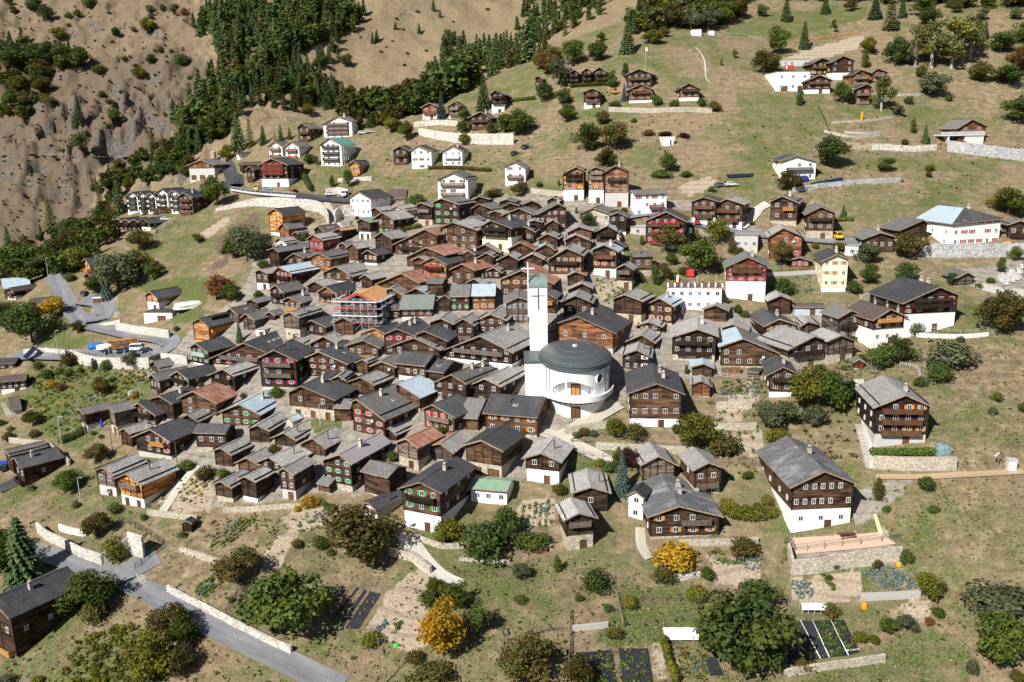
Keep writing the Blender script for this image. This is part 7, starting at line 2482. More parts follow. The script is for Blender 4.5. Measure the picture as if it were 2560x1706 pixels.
car(906, 336, 10, (0.78, 0.78, 0.78), 'white car on the parking deck right of the tall apartment house', group=GC)
car(925, 333, 10, (0.6, 0.62, 0.65), 'silver car on the parking deck right of the tall apartment house', group=GC)
car(1828, 466, 5, (0.75, 0.76, 0.77), 'white car among building rubble on the track above the twin brown houses', group=GC)
car(1800, 468, 5, (0.10, 0.11, 0.12), 'dark car among building rubble on the track above the twin brown houses', group=GC)
car(212, 738, 95, (0.05, 0.06, 0.07), 'dark car parked on the grey forecourt by the lower road', group=GC)
car(8, 1175, 120, (0.03, 0.035, 0.04), 'black car in the shade at the picture edge beside a blue cover', group=GC)
car(1288, 388, 20, (0.04, 0.045, 0.05), 'black car half hidden by bushes beside the meadow track', group=GC)
car(415, 552, 0, (0.55, 0.60, 0.66), 'light car in front of the white five-gabled apartment block', group=GC)

# yellow digger and orange skid loader
def digger(x, y, rot, label, col=(0.75, 0.36, 0.01), sc_=1.0):
    g = hit(x, y)
    o = thing('excavator', label, 'digger', tuple(g), R(rot))
    o.scale = (sc_,) * 3
    m = plain('machine_paint', col, .5, .4, .08)
    b = MB()
    for yy in (-1.0, .55):
        b.box((-1.6, yy, 0), (1.6, yy + .5, .75))
    b.build('track', M['iron'], o)
    b = MB()
    b.box((-1.6, -1.1, .75), (.9, 1.1, 1.6))
    b.build('body', m, o)
    b = MB()
    b.box((-.3, .1, 1.6), (.9, 1.0, 2.7))
    b.build('cabin', M['glass'], o)
    b = MB()
    b.bar((.8, -.4, 1.3), (2.8, -.4, 3.3), .2)
    b.bar((2.8, -.4, 3.3), (4.2, -.4, 1.4), .15)
    b.build('boom', m, o)
    b = MB()
    b.box((3.8, -.8, .7), (4.5, 0, 1.4))
    b.build('bucket', M['iron'], o)


digger(1538, 236, 200, 'yellow digger beside the dark and white chalet with the orange sunblind', sc_=.85)
digger(2025, 172, 30, 'small yellow digger on the building site behind the yellow-shuttered chalet', sc_=.6)
digger(1378, 828, 90, 'small orange loader parked behind the church tower', (0.65, 0.16, 0.02), .55)

# ------------------------------------------------------------------ poles and lamps
def pole(x, y, h, label, kind='lamp', lean=0.0):
    g = hit(x, y)
    nm = {'lamp': 'street_lamp', 'pole': 'utility_pole', 'flag': 'flagpole'}[kind]
    o = thing(nm, label, {'lamp': 'street lamp', 'pole': 'pole', 'flag': 'flagpole'}[kind], tuple(g), 0)
    b = MB()
    b.bar((0, 0, -.3), (lean, 0, h), .11 if kind != 'pole' else .14, 0, 7, .07)
    b.build('pole', M['zinc'] if kind != 'pole' else M['rail'], o)
    b = MB()
    if kind == 'lamp':
        b.bar((0, 0, h), (.9, -.2, h + .15), .05)
        b.box((.6, -.35, h + .05), (1.3, -.05, h + .2))
        b.build('lamp_head', M['zinc'], o)
    elif kind == 'pole':
        b.box((-.9, -.06, h - .6), (.9, .06, h - .45))
        for k in (-.8, 0, .8):
            b.bar((k, 0, h - .45), (k, 0, h - .15), .05)
        b.build('crossarm', M['iron'], o)
    else:
        b.face([(0.1, 0, h - .2), (0.9, 0.1, h - .5), (0.9, 0.1, h - 1.9), (0.1, 0, h - 1.9)])
        b.face([(0.1, 0.02, h - 1.9), (0.9, 0.12, h - 1.9), (0.9, 0.12, h - .5), (0.1, 0.02, h - .2)])
        b.build('flag', M['white'], o)


pole(155, 1118, 8.5, 'tall grey lamp beside the clipped dark hedge near the picture edge')
pole(218, 1112, 8, 'wooden pole left of the grey-roofed barn with the open terrace', 'pole')
pole(282, 1130, 8, 'wooden pole in front of the small dark barn with the ragged slab roof', 'pole')
pole(447, 1190, 9, 'wooden pole left of the orange plank house', 'pole')
pole(201, 1248, 5.5, 'thin lamp on the lawn below the grey slab-roofed house')
pole(146, 888, 8, 'lamp beside the lower road at the white stone wall')
pole(274, 892, 6, 'lamp at the black car on the lower road wall')
pole(350, 890, 6, 'lamp at the white van on the lower road wall')
pole(352, 1000, 5, 'lamp in the flower gardens beside the log balcony house')
pole(801, 1065, 5.5, 'lamp on the little lawn between the barns')
pole(1393, 798, 5, 'lamp in the lane right of the church tower')
pole(1468, 664, 7, 'dark pole between the wide antler house and the blue-white roof', 'pole')
pole(2174, 960, 6.5, 'grey pole at the head of the long stair by the tall chalet', 'pole')
pole(1888, 1020, 7.5, 'leaning grey pole beside the cabbage garden netting', 'pole', .3)
pole(2017, 508, 5.5, 'thin pole above the upright house beside the yellow van', 'pole')
pole(953, 1722, 9.5, 'tall wooden power pole with crossarm at the bottom picture edge', 'pole')
pole(1613, 178, 10, 'white flagpole behind the wide dark chalet with two balconies', 'flag')
pole(2128, 258, 6, 'white flagpole at the crimson-accented chalet', 'flag')
pole(121, 692, 7, 'lamp pole beside the green container at the road end')
pole(232, 565, 12, 'slender grey mast standing in the woodland below the apartment block', 'pole')
pole(155, 580, 9, 'second slender mast in the woodland at the gorge edge', 'pole')
pole(558, 515, 4.5, 'dark post on the grassy bank beside the upper road', 'pole')
pole(1722, 608, 5, 'pole with a small banner in the garden of the red-shuttered house', 'flag')
pole(982, 262, 8, 'thin wooden mast among trees above the tall apartment house', 'pole')
pole(805, 278, 8, 'grey mast in front of the ravine forest', 'pole')

# ------------------------------------------------------------------ single objects
def rock_pile(): ...


# water tower
g = hit(536, 408)
o = thing('water_tower', 'wooden silo on stilts beside the pale fire station', 'silo', tuple(g))
b = MB()
b.bar((0, 0, 3.2), (0, 0, 8.2), 1.9, 0, 16)
b.build('tank', plain('silo_boards', (0.50, 0.42, 0.34), .85, .1, .2), o)
b = MB()
b.bar((0, 0, 8.2), (0, 0, 8.9), 2.05, 0, 16, 1.3)
b.build('lid', M['zinc'], o)
b = MB()
b.bar((0, 0, 3.2), (0, 0, 1.6), 1.7, 0, 16, .5)
b.build('hopper', M['orail'], o)
for k in range(4):
    b = MB()
    b.bar((1.5 * math.cos(k * 1.57 + .8), 1.5 * math.sin(k * 1.57 + .8), -1), (1.4 * math.cos(k * 1.57 + .8), 1.4 * math.sin(k * 1.57 + .8), 3.3), .13)
    b.build('leg', M['zinc'], o)

# log pile
g = hit(322, 866)
o = thing('log_pile', 'stack of long orange-brown tree trunks beside the lower road', 'log pile', tuple(g), R(28))
lm_ = [plain('log_bark', (0.26, 0.145, 0.075), .9, .1, .3), plain('log_cut', (0.50, 0.26, 0.10), .9, .1, .2)]
rs = random.Random(3)
for lv in range(5):
    for k in range(10 - 2 * lv):
        b = MB()
        r = .26 + .1 * rs.random()
        l_ = 9 + 3 * rs.random()
        y = (k - (9 - 2 * lv) / 2) * .62
        b.bar((-l_ / 2 + rs.random(), y, .3 + lv * .5), (l_ / 2 + rs.random(), y + .6 * (rs.random() - .5), .3 + lv * .5 + .3 * rs.random()), r, 0, 8, r * .75)
        b.build('log', lm_[0 if rs.random() < .7 else 1], o)


def cover(x, y, sx, sy, sz, col, name, label, cat, rot=0):
    """rounded tarpaulin heap"""
    g = hit(x, y)
    b = MB()
    nu, nv_ = 14, 7
    rs = random.Random(int(x))
    P_ = {}
    for i in range(nu):
        for j in range(nv_ + 1):
            a, e = 2 * math.pi * i / nu, math.pi / 2 * j / nv_
            k = 1 + .12 * (rs.random() - .5)
            sq = lambda c_: math.copysign(abs(c_) ** .6, c_)
            P_[i, j] = (sx * k * sq(math.cos(a)) * math.cos(e) ** .5, sy * k * sq(math.sin(a)) * math.cos(e) ** .5, sz * k * math.sin(e) ** .7 - .2)
    for i in range(nu):
        for j in range(nv_):
            b.face([P_[i, j], P_[(i + 1) % nu, j], P_[(i + 1) % nu, j + 1], P_[i, j + 1]])
    o = b.build(name, plain(name + '_sheet', col, .6, .3, .06), None, tuple(g), R(rot))
    return tag(o, label, cat)


cover(240, 868, 2.6, 1.3, 1.6, (0.02, 0.16, 0.42), 'covered_trailer', 'blue tarpaulin-covered trailer beside the timber stack', 'trailer', 10)
cover(268, 870, 3.2, 1.6, 1.5, (0.72, 0.70, 0.66), 'tarpaulin', 'large white tarpaulin heap between the blue trailer and the timber stack', 'tarpaulin', 15)
cover(4, 1162, 2.4, 1.8, .9, (0.01, 0.08, 0.45), 'pool_cover', 'bright blue cover at the picture edge by the dark-roofed house', 'cover', 10)
cover(2356, 1134, 1.6, 1.6, 2.3, (0.16, 0.24, 0.24), 'parasol', 'closed grey-green garden parasol cover at the end of the clipped hedge', 'parasol')
cover(335, 985, 1.6, 1.2, 1.2, (0.30, 0.38, 0.55), 'washing', 'pale blue laundry heap in the flower garden above the dark slate row', 'laundry')
cover(255, 1068, .3, .3, 2.4, (0.02, 0.05, 0.50), 'parasol', 'closed blue parasol on the terrace of the grey-roofed open barn', 'parasol')
cover(60, 1325, 0.5, .5, .6, (0.3, .3, .3), 'boulder', 'grey boulder beside the lower road near the tall spruce', 'rock')
cover(2154, 300, .45, .45, 3.2, (0.75, 0.28, 0.01), 'parasol', 'closed bright orange parasol on the hillside terraces', 'parasol')
cover(1694, 705, 0.35, .35, 2.2, (0.75, 0.75, 0.74), 'parasol', 'closed white parasol on the restaurant terrace', 'parasol')
cover(1706, 785, 0.3, .3, 2.2, (0.7, 0.62, 0.6), 'parasol', 'closed pale parasol beside the blue-roofed house with yellow-orange shutters', 'parasol')
cover(2010, 452, 1.5, 1.2, 1.9, (0.02, 0.03, 0.20), 'parasol', 'dark blue open parasol beside the white house above the solar panels', 'parasol')
cover(2032, 1428, .1, .1, .1, (0.3, .3, .3), 'stone', 'little grey stone under the schoolhouse terrace', 'stone')
cover(2160, 1518, .45, .45, 1.1, (0.80, 0.30, 0.02), 'water_barrel', 'orange rain barrel under the blue cabbage plot', 'barrel')
cover(2231, 1169, .4, .4, .8, (0.05, 0.75, 0.20), 'compost_bin', 'bright green bin at the foot of the hedge wall', 'bin')
cover(990, 1614, .5, .5, .6, (0.05, 0.50, 0.08), 'watering_can', 'green and yellow garden bucket on the pale soil strip', 'bucket')
cover(2075, 1418, .35, .35, .6, (0.03, 0.40, 0.12), 'bucket', 'green bucket under the terrace wall', 'bucket')
cover(2246, 1412, .4, .4, .7, (0.75, 0.40, 0.02), 'bucket', 'orange bucket at the corner of the terrace wall', 'bucket')
cover(780, 1035, .6, .6, 1.6, (0.04, 0.09, 0.07), 'compost_bin', 'dark green composter before the whitewashed barn house', 'bin')
cover(764, 1034, .7, .4, 2.6, (0.26, 0.27, 0.30), 'tarpaulin', 'grey sheet hung before the whitewashed barn house', 'tarpaulin')
cover(1741, 1012 - 12, .3, .3, .3, (0.3, .3, .3), 'stone', 'pale stone below the orange-brown hut', 'stone')

# hedges
def hedge(s_, w_, h, col, label):
    L = smooth_line(PP(s_), .8)
    z = Z(L[:, 0], L[:, 1])
    rng = np.random.default_rng(int(L[0][0] * 7) % 1000)
    cl = [(p[0] - L[0][0], p[1] - L[0][1], z[i] - z[0] + h * .5, w_ * .62, w_ * .62, h * .55) for i, p in enumerate(L)]
    V, UV = cards(cl, int(260 * len(L)), .17, rng, .2, .72)
    o = put('hedge', quads('hedge', V, UV, LEAF[col]), None, (L[0][0], L[0][1], z[0]))
    return tag(o, label, 'hedge')


hedge("2184,1138 2240,1139 2328,1137", 1.6, 1.6, 'V', 'clipped bright green hedge in front of the tall dark chalet')
hedge("158,1108 185,1098 208,1085", 2.0, 2.0, 'D', 'clipped dark hedge beside the grey lamp near the picture edge')
hedge("1480,812 1500,806 1524,800", 1.3, 1.6, 'G', 'clipped green hedge right of the folded parasol house')
hedge("1010,578 1050,570", 1.3, 1.4, 'G', 'clipped green hedge right of the green and yellow shutters')
hedge("1075,424 1130,424 1180,427 1225,430", 1.2, 1.4, 'O', 'olive brown hedge below the three joined chalets')
hedge("1282,256 1310,252 1335,250", 1.4, 1.5, 'V', 'light green hedge beside the small dark house left of the triple gables')
hedge("1430,220 1480,216 1535,215", 1.4, 1.6, 'G', 'clipped hedge below the triple-gabled chalet row')
hedge("752,430 765,455 775,475", 2.0, 2.2, 'G', 'dark green hedge along the drive right of the flowered chalet')
hedge("388,538 405,535 420,534", 1.6, 2.6, 'R', 'rust-coloured hedge in front of the white five-gabled block')
hedge("2096,554 2128,552", 1.2, 1.2, 'V', 'short clipped hedge at the small conifer above the yellow van')
hedge("1930,1290 1880,1300 1830,1292 1815,1268", 2.4, 2.0, 'Y', 'yellow-green vine rows right of the twin balcony house')
hedge("1680,1400 1700,1402 1745,1403", .8, .7, 'T', 'pale dried border plants below the yellow round hedge')
hedge("1660,1612 1668,1650 1682,1690 1690,1706", 1.1, 1.8, 'Y', 'narrow yellowish bean row beside the pale soil path')

# garden tunnels
def tunnel(x, y, L_, W_, hgt, rot, label, legs=False):
    g = hit(x, y)
    o = thing('garden_tunnel', label, 'garden tunnel', tuple(g), R(rot))
    b = MB()
    n = 10
    nl = 12
    pt = lambda k, i: (-L_ / 2 + L_ * i / nl, W_ / 2 * math.cos(math.pi * k / n), hgt * (.35 if legs else .12) + hgt * (.65 if legs else .88) * math.sin(math.pi * k / n) * (1 - .05 * abs(math.sin(i * 1.57 / 2))))
    for i in range(nl):
        for k in range(n):
            if legs and not 2 <= k < n - 1:
                continue
            b.face([pt(k, i), pt(k, i + 1), pt(k + 1, i + 1), pt(k + 1, i)])
    b.build('cover_sheet', plain('white_fleece', (0.82, 0.82, 0.82), .6, .2, .03), o)
    for i in range(0, nl + 1, 3):
        b = MB()
        for k in range(n):
            b.bar(pt(k, i), pt(k + 1, i), .04)
        if legs:
            b.bar((pt(0, i)[0], W_ / 2, 0), (pt(0, i)[0], W_ / 2, hgt * .5), .05)
            b.bar((pt(0, i)[0], -W_ / 2, 0), (pt(0, i)[0], -W_ / 2, hgt * .5), .05)
        b.build('hoop', M['zinc'], o)


tunnel(1702, 1592, 6.2, 2.6, 1.7, -2, 'white fleece tunnel on the green lower meadow')
tunnel(2032, 1530, 4.4, 2.0, 1.7, -3, 'small white canopy on posts above the black sheeted field', True)

# black weed sheets and crops
BLK = plain('black_weed_sheet', (0.022, 0.024, 0.030), .6, .35, .2)


def patch(name, s_, mat, label, off=.08, cat='ground sheet', n=8):
    P_ = [hit(*p) for p in PP(s_)]
    a, b_, c_, d_ = [np.array(p[:2]) for p in P_]
    g = (a + b_ + c_ + d_) / 4
    gz = Z(*map(float, g))
    m = MB()
    gr = {}
    for i in range(n + 1):
        for j in range(n + 1):
            u_, v_ = i / n, j / n
            p = a * (1 - u_) * (1 - v_) + b_ * u_ * (1 - v_) + c_ * u_ * v_ + d_ * (1 - u_) * v_
            gr[i, j] = (p[0] - g[0], p[1] - g[1], Z(float(p[0]), float(p[1])) - gz + off)
    for i in range(n):
        for j in range(n):
            q = [gr[i, j], gr[i, j + 1], gr[i + 1, j + 1], gr[i + 1, j]]
            va, vb = Vector(q[1]) - Vector(q[0]), Vector(q[2]) - Vector(q[0])
            m.face(q if va.cross(vb).z > 0 else q[::-1])
    o = m.build(name, mat, None, (g[0], g[1], gz))
    return tag(o, label, cat)


patch('weed_sheet', "2000,1553 2030,1553 2072,1645 2050,1648", BLK, 'wide plain black ground sheet strip between crop strips at the big dark tree')
patch('weed_sheet', "1978,1560 2000,1553 2050,1648 1968,1662", BLK, 'black perforated ground sheet next to the big dark tree')
patch('weed_sheet', "2030,1553 2075,1551 2120,1640 2072,1645", BLK, 'black perforated ground sheet in the middle of the lower field')
patch('weed_sheet', "2075,1551 2110,1551 2150,1632 2120,1640", BLK, 'black perforated ground sheet at the outer side of the lower field')
patch('weed_sheet', "893,1468 898,1472 835,1550 829,1548", BLK, 'narrow black strip, leftmost of three on the dry plot')
patch('weed_sheet', "910,1476 918,1478 858,1568 846,1568", BLK, 'middle black strip of three on the dry plot')
patch('weed_sheet', "925,1480 953,1486 896,1574 864,1572", BLK, 'widest black strip of three on the dry plot')
patch('weed_sheet', "1440,1632 1530,1625 1545,1720 1425,1720", BLK, 'weedy black ground sheet left of the pale rope line')
patch('weed_sheet', "1545,1622 1620,1622 1635,1720 1560,1720", BLK, 'weedy black ground sheet beside the pale soil path')
patch('weed_sheet', "1762,1640 1790,1645 1810,1690 1775,1690", BLK, 'small black ground sheet below the big dark tree')
patch('terrace_floor', "1975,1347 2195,1333 2240,1362 1990,1388", asphalt('pinkish_gravel', (0.50, 0.36, 0.27)), 'pinkish gravel terrace below the old schoolhouse', .22, 'terrace')
for k, (a_, c_) in enumerate((("2000,1553 2001,1552 2052,1648 2050,1649", 0), ("2030,1552 2031,1552 2074,1644 2072,1646", 0), ("2075,1550 2076,1550 2122,1640 2120,1641", 0), ("2112,1627 2148,1624 2148,1626 2112,1630", 0))):
    patch('edging_strip', a_, M['white'], ['white edging strip nearest the big dark tree on the black field', 'second white edging strip on the black field', 'third white edging strip on the black field', 'short cross strip at the far end of the black field'][k], .16, 'edging')
patch('solar_panel', "2024,465 2106,450 2107,461 2025,470", plain('solar_cells', (0.012, 0.022, 0.06), .15, .7), 'dark blue solar panel row on the wall below the white parasol house', .9, 'solar panel', 4)
patch('solar_panel', "1815,440 1885,437 1880,445 1820,448", plain('solar_cells_dark', (0.02, 0.025, 0.035), .2, .6), 'dark panel row on the meadow above the rubble track', .5, 'solar panel', 4)
patch('solar_panel', "60,912 86,884 96,892 70,918", MATS['solar_cells'], 'tilted blue solar panel beside the charcoal metal roof', 2.6, 'solar panel', 3)
patch('concrete_slab', "245,812 300,800 300,812 262,816", GRAV, 'pale stone bed in front of the new orange and white house', .2, 'stone bed', 4)
cover(474, 768, 5.0, 2.6, 2.0, (0.60, 0.60, 0.58), 'stone_bank', 'pale boulder bank beside the new orange and white house', 'stone bank', 30)
patch('green_slide', "2183,1290 2190,1288 2208,1340 2198,1343", plain('lime_sheet', (0.50, 0.62, 0.28), .6, .2), 'pale lime green strip beside the schoolhouse terrace', .3, 'strip', 4)

# picnic table
g = hit(2116, 1345)
o = thing('picnic_table', 'brown wooden picnic table on the schoolhouse terrace', 'picnic table', (g[0], g[1], g[2] + .25), R(4))
b = MB()
b.box((-1.6, -.45, .7), (1.6, .45, .78))
b.build('table_top', M['door'], o)
for yy in (-.95, .7):
    b = MB()
    b.box((-1.6, yy, .42), (1.6, yy + .28, .48))
    b.build('seat', M['door'], o)
for xx in (-1.1, 1.1):
    b = MB()
    b.bar((xx, -.75, 0), (xx, -.1, .7), .06)
    b.bar((xx, .75, 0), (xx, .1, .7), .06)
    b.bar((xx, -.9, .4), (xx, .9, .4), .05)
    b.build('leg', M['door'], o)

# wooden garden bench-like chair on the lower meadow, wayside cross, meter box
g = hit(1262, 1588)
o = thing('garden_chair', 'grey wooden armchair alone on the lower meadow', 'chair', tuple(g), R(20))
b = MB(); b.box((-.5, -.45, .4), (.5, .45, .5)); b.build('seat', M['rail'], o)
b = MB(); b.box((-.5, .40, .5), (.5, .5, 1.3)); b.build('backrest', M['rail'], o)
for xx in (-.5, .42):
    b = MB(); b.box((xx, -.45, .5), (xx + .08, .45, .8)); b.build('armrest', M['rail'], o)
    for yy in (-.45, .37):
        b = MB(); b.box((xx, yy, 0), (xx + .08, yy + .08, .5)); b.build('leg', M['rail'], o)
g = hit(2494, 1168)
o = thing('wayside_cross', 'grey wayside cross with a little roof on the dry slope', 'cross', tuple(g))
b = MB(); b.box((-.1, -.1, -.2), (.1, .1, 2.8)); b.build('post', M['rail'], o)
b = MB(); b.box((-.7, -.08, 1.8), (.7, .08, 2.0)); b.build('arm', M['rail'], o)
b = MB()
for sg in (-1, 1):
    q = [(0, -.35, 3.15), (sg * .85, -.35, 2.35), (sg * .85, .35, 2.35), (0, .35, 3.15)]
    b.face(q[::sg])
    b.face([(x, y, z - .06) for x, y, z in q][::-sg])
b.build('roof', M['zinc'], o)
g = hit(2527, 1176)
o = thing('utility_box', 'pale grey electricity box beside the wayside cross', 'utility box', tuple(g), R(-8))
b = MB(); b.box((-.8, -.6, .2), (.8, .6, 2.3)); b.build('cabinet', WS['c'], o)
b = MB(); b.box((-.95, -.75, 2.3), (.95, .75, 2.45)); b.build('lid', M['zinc'], o)
b = MB(); b.box((-1.0, -.8, -.3), (1.0, .8, .2)); b.build('plinth', WS['k'], o)

# concrete bunker portal on the meadow
g = hit(1668, 364)
o = thing('bunker_portal', 'white concrete portal with sloping wing walls alone in the meadow', 'portal', tuple(g))
b = MB()
b.face([(-2.0, 0, -.5), (2.2, 0, -.5), (2.9, 0, 3.2), (-3.1, 0, 3.2)])
b.face([(-3.1, 0, 3.2), (2.9, 0, 3.2), (2.9, .6, 3.2), (-3.1, .6, 3.2)])
b.face([(2.2, 0, -.5), (2.2, .6, -.5), (2.9, .6, 3.2), (2.9, 0, 3.2)])
b.face([(-2.0, .6, -.5), (-2.0, 0, -.5), (-3.1, 0, 3.2), (-3.1, .6, 3.2)])
b.face([(2.2, .6, -.5), (-2.0, .6, -.5), (-3.1, .6, 3.2), (2.9, .6, 3.2)])
b.build('portal_wall', WS['c'], o)
b = MB(); b.box((-1.2, -.5, -.3), (.9, 0, 1.6)); b.build('porch', M['white'], o)
b = MB(); b.box((1.0, -.08, 0), (1.5, 0, 1.9)); b.build('door', M['pipe'], o)

# stone stair beside the tall chalet
STEP = plain('worn_step_stone', (0.42, 0.39, 0.34), .9, .1, .15)


def stairs(s_, w_, label, n):
    P_ = [hit(*p) for p in PP(s_)]
    a, c_ = P_[0], P_[-1]
    o = thing('stairs', label, 'stairs', tuple(a))
    d = np.array(c_) - np.array(a)
    ang = math.atan2(d[1], d[0])
    me_ = MB()
    me_.box((-.25, -w_ / 2, -.6), (.25, w_ / 2, .12))
    me_ = me_.mesh('step', [STEP])
    for k in range(n):
        p = d * (k + .5) / n
        zz = Z(float(a[0] + p[0]), float(a[1] + p[1])) - a[2] + .1
        put('step', me_, o, (p[0], p[1], zz), ang)


stairs("2176,1170 2148,1062", 2.0, 'long stone stairway up the left side of the tall dark chalet', 34)
stairs("362,1460 346,1432", 1.3, 'short stone steps from the lower road at the iron railing', 9)
stairs("1738,962 1740,925", 3.0, 'broad stone steps below the house with full-width balconies', 8)
stairs("1148,1398 1275,1406", 1.0, 'row of flat stepping stones across the dry meadow', 18)
stairs("8,1010 24,1040", 1.2, 'grey garden stairs at the picture edge by the concrete hut', 12)

# firewood stacks
def woodstack(x, y, L_, h, rot, label):
    g = hit(x, y)
    o = thing('firewood_stack', label, 'firewood', tuple(g), R(rot))
    rs = random.Random(int(x))
    b = MB()
    k = 0
    y_ = 0.1
    while y_ < h:
        xx = -L_ / 2
        while xx < L_ / 2:
            r = .09 + .05 * rs.random()
            b.bar((xx, -.05 * rs.random(), y_), (xx, .9, y_), r, rs.randrange(2), 6)
            xx += 2 * r + .02
        y_ += .24
    b.build('split_logs', lm_, o)
    b = MB(); b.box((-L_ / 2 - .1, -.15, h + .05), (L_ / 2 + .1, 1.0, h + .12)); b.build('cover_board', M['rail'], o)


woodstack(1829, 938, 4.6, 1.7, 0, 'long firewood stack under the wide half-blue-roofed house')
woodstack(1350, 1384, 2.6, 1.0, 0, 'small covered firewood stack left of the railed granary')

# cemetery and other clutter: gravestones in rows
gs = MB(); gs.box((-.35, -.12, 0), (.35, .12, 1.0)); gs.box((-.45, -.9, 0), (.45, -.12, .2)); gs = gs.mesh('gravestone', [plain('pale_gravestone', (0.55, .53, .5), .7, .3, .2)])
rng = np.random.default_rng(9)
for k, (x, y) in enumerate(in_px("2480,700 2560,665 2560,700 2500,715", 46, rng)):
    g = hit(x, y)
    o = put('gravestone', gs, None, tuple(g), rng.random() * .3 - .15)
    tag(o, 'pale gravestone among the many in the hillside cemetery', 'gravestone', 'gravestones of the hillside cemetery')

# restaurant terrace: tables and people on the roof of the long white building
s = [q_ for q_ in SOLVED if q_[0] == 'terrace_building'][0]
_, _, a3, gz, u, Lr, side, H = s
rz = math.atan2(-u[0], u[1])
c_, s_ = math.cos(rz), math.sin(rz)
tp = lambda x, y: (a3[0] + c_ * x - s_ * y, a3[1] + s_ * x + c_ * y, gz + H + .02)
xl_, xr_ = -side[0][0], side[1][0]
o = thing('railing', 'wooden terrace railing with white posts along the roof of the long white building', 'railing', tp(0, .2), rz)
for k in range(9):
    b = MB(); x = xl_ + (xr_ - xl_) * k / 8; b.box((x - .2, -.15, 0), (x + .2, .15, 1.15)); b.build('post', M['white'], o)
b = MB()
for z in (.3, .6, .95):
    b.box((xl_, -.05, z), (xr_, .05, z + .12))
b.build('rail', M['door'], o)
tb = MB(); tb.bar((0, 0, 0), (0, 0, .72), .05); tb.bar((0, 0, .70), (0, 0, .75), .55, 0, 12); tb = tb.mesh('table', [M['orail']])
rs = random.Random(5)
for k in range(7):
    x = xl_ + 1.5 + (xr_ - xl_ - 3) * k / 6
    p = tp(x, 2.2 + 2.5 * rs.random())
    o = put('table', tb, None, p)
    tag(o, 'round wooden restaurant table on the terrace of the long white building', 'table', 'restaurant tables on the hotel terrace')


def seated(p, rot, shirt, label):
    """seated guest, one skinned body"""
    me = bpy.data.meshes.new('person')
    V = [(0, 0, .48), (0, 0, .75), (0, .02, 1.0), (0, 0, 1.12), (0, -.02, 1.27), (-.12, -.02, .48), (-.13, -.42, .50), (-.13, -.44, .08), (-.13, -.58, .05),
         (.12, -.02, .48), (.13, -.42, .50), (.13, -.44, .08), (.13, -.58, .05), (-.20, .02, 1.0), (-.25, -.05, .76), (-.12, -.30, .76), (.20, .02, 1.0), (.25, -.05, .76), (.12, -.30, .76)]
    Ed = [(0, 1), (1, 2), (2, 3), (3, 4), (0, 5), (5, 6), (6, 7), (7, 8), (0, 9), (9, 10), (10, 11), (11, 12), (2, 13), (13, 14), (14, 15), (2, 16), (16, 17), (17, 18)]
    me.from_pydata(V, Ed, [])
    o = put('person', me, None, p, rot)
    sk = o.modifiers.new('skin', 'SKIN')
    rad = [.15, .15, .15, .06, .11, .10, .085, .06, .05, .10, .085, .06, .05, .07, .055, .045, .07, .055, .045]
    for v, r in zip(me.skin_vertices[0].data, rad):
        v.radius = (r, r)
    me.skin_vertices[0].data[0].use_root = True
    o.modifiers.new('sub', 'SUBSURF').levels = 1
    me.materials.append(plain('clothes', shirt, .9, .1))
    tag(o, label, 'person')


for k, (cl_, nm) in enumerate((((.5, .03, .04), 'red'), ((.05, .08, .25), 'dark blue'), ((.7, .7, .7), 'white'), ((.03, .03, .03), 'black'), ((.45, .2, .1), 'brown'))):
    x = xl_ + 3 + (xr_ - xl_ - 5) * k / 4.4
    seated(tp(x, 3.2), rs.random() * 6, cl_, f'seated guest in {nm} clothes on the restaurant terrace')
b = MB()
q = [tp(xr_ - 6.5, 5.0), tp(xr_ - 1.5, 3.0), tp(xr_ - 2.0, 7.0)]
qa = [(p[0], p[1], p[2] + h) for p, h in zip(q, (2.2, 3.4, 2.6))]
b.face(qa)
b.face([(x, y, z - .04) for x, y, z in qa][::-1])
for p, h in zip(q, (2.2, 3.4, 2.6)):
    b.bar(p, (p[0], p[1], p[2] + h), .05)
tag(b.build('sun_sail', M['white']), 'triangular white sun sail over the restaurant terrace', 'sun sail')
b = MB()
b.box((-1.2, -1, 0), (1.2, 1, 2.0), 0)
for sg in (-1, 1):
    qq = [(0, -1.3, 2.8), (sg * 1.6, -1.3, 1.95), (sg * 1.6, 1.3, 1.95), (0, 1.3, 2.8)]
    b.face(qq[::-sg], None, 1)
    b.face([(x, y, z - .1) for x, y, z in qq][::sg], None, 1)
b.face([(-1.2, -1, 2), (1.2, -1, 2), (0, -1, 2.65)], None, 0)
g = hit(1724, 690)
tag(b.build('garden_kiosk', [SHUT['r'], ROOF['n']], None, (g[0], g[1], max(g[2], gz + H)), rz), 'tiny red kiosk with grey roof behind the restaurant terrace', 'kiosk')

# red hoarding with white lettering-like panels at the building site
g = hit(1973, 178)
o = thing('site_hoarding', 'red and white banner at the building site above the terraced house', 'banner', tuple(g), R(5))
b = MB(); b.box((-2.2, -.05, .6), (0, .05, 2.3)); b.build('banner', SHUT['r'], o)
b = MB(); b.box((.2, -.05, .8), (2.2, .05, 2.4)); b.build('second_banner', SHUT['r'], o)
b = MB(); b.box((-1.6, -.08, .9), (-.9, -.05, 2.0)); b.build('white_panel', M['white'], o)
for xx in (-2.2, 0.1, 2.2):
    b = MB(); b.bar((xx, .08, -.3), (xx, .08, 2.5), .05); b.build('post', M['zinc'], o)

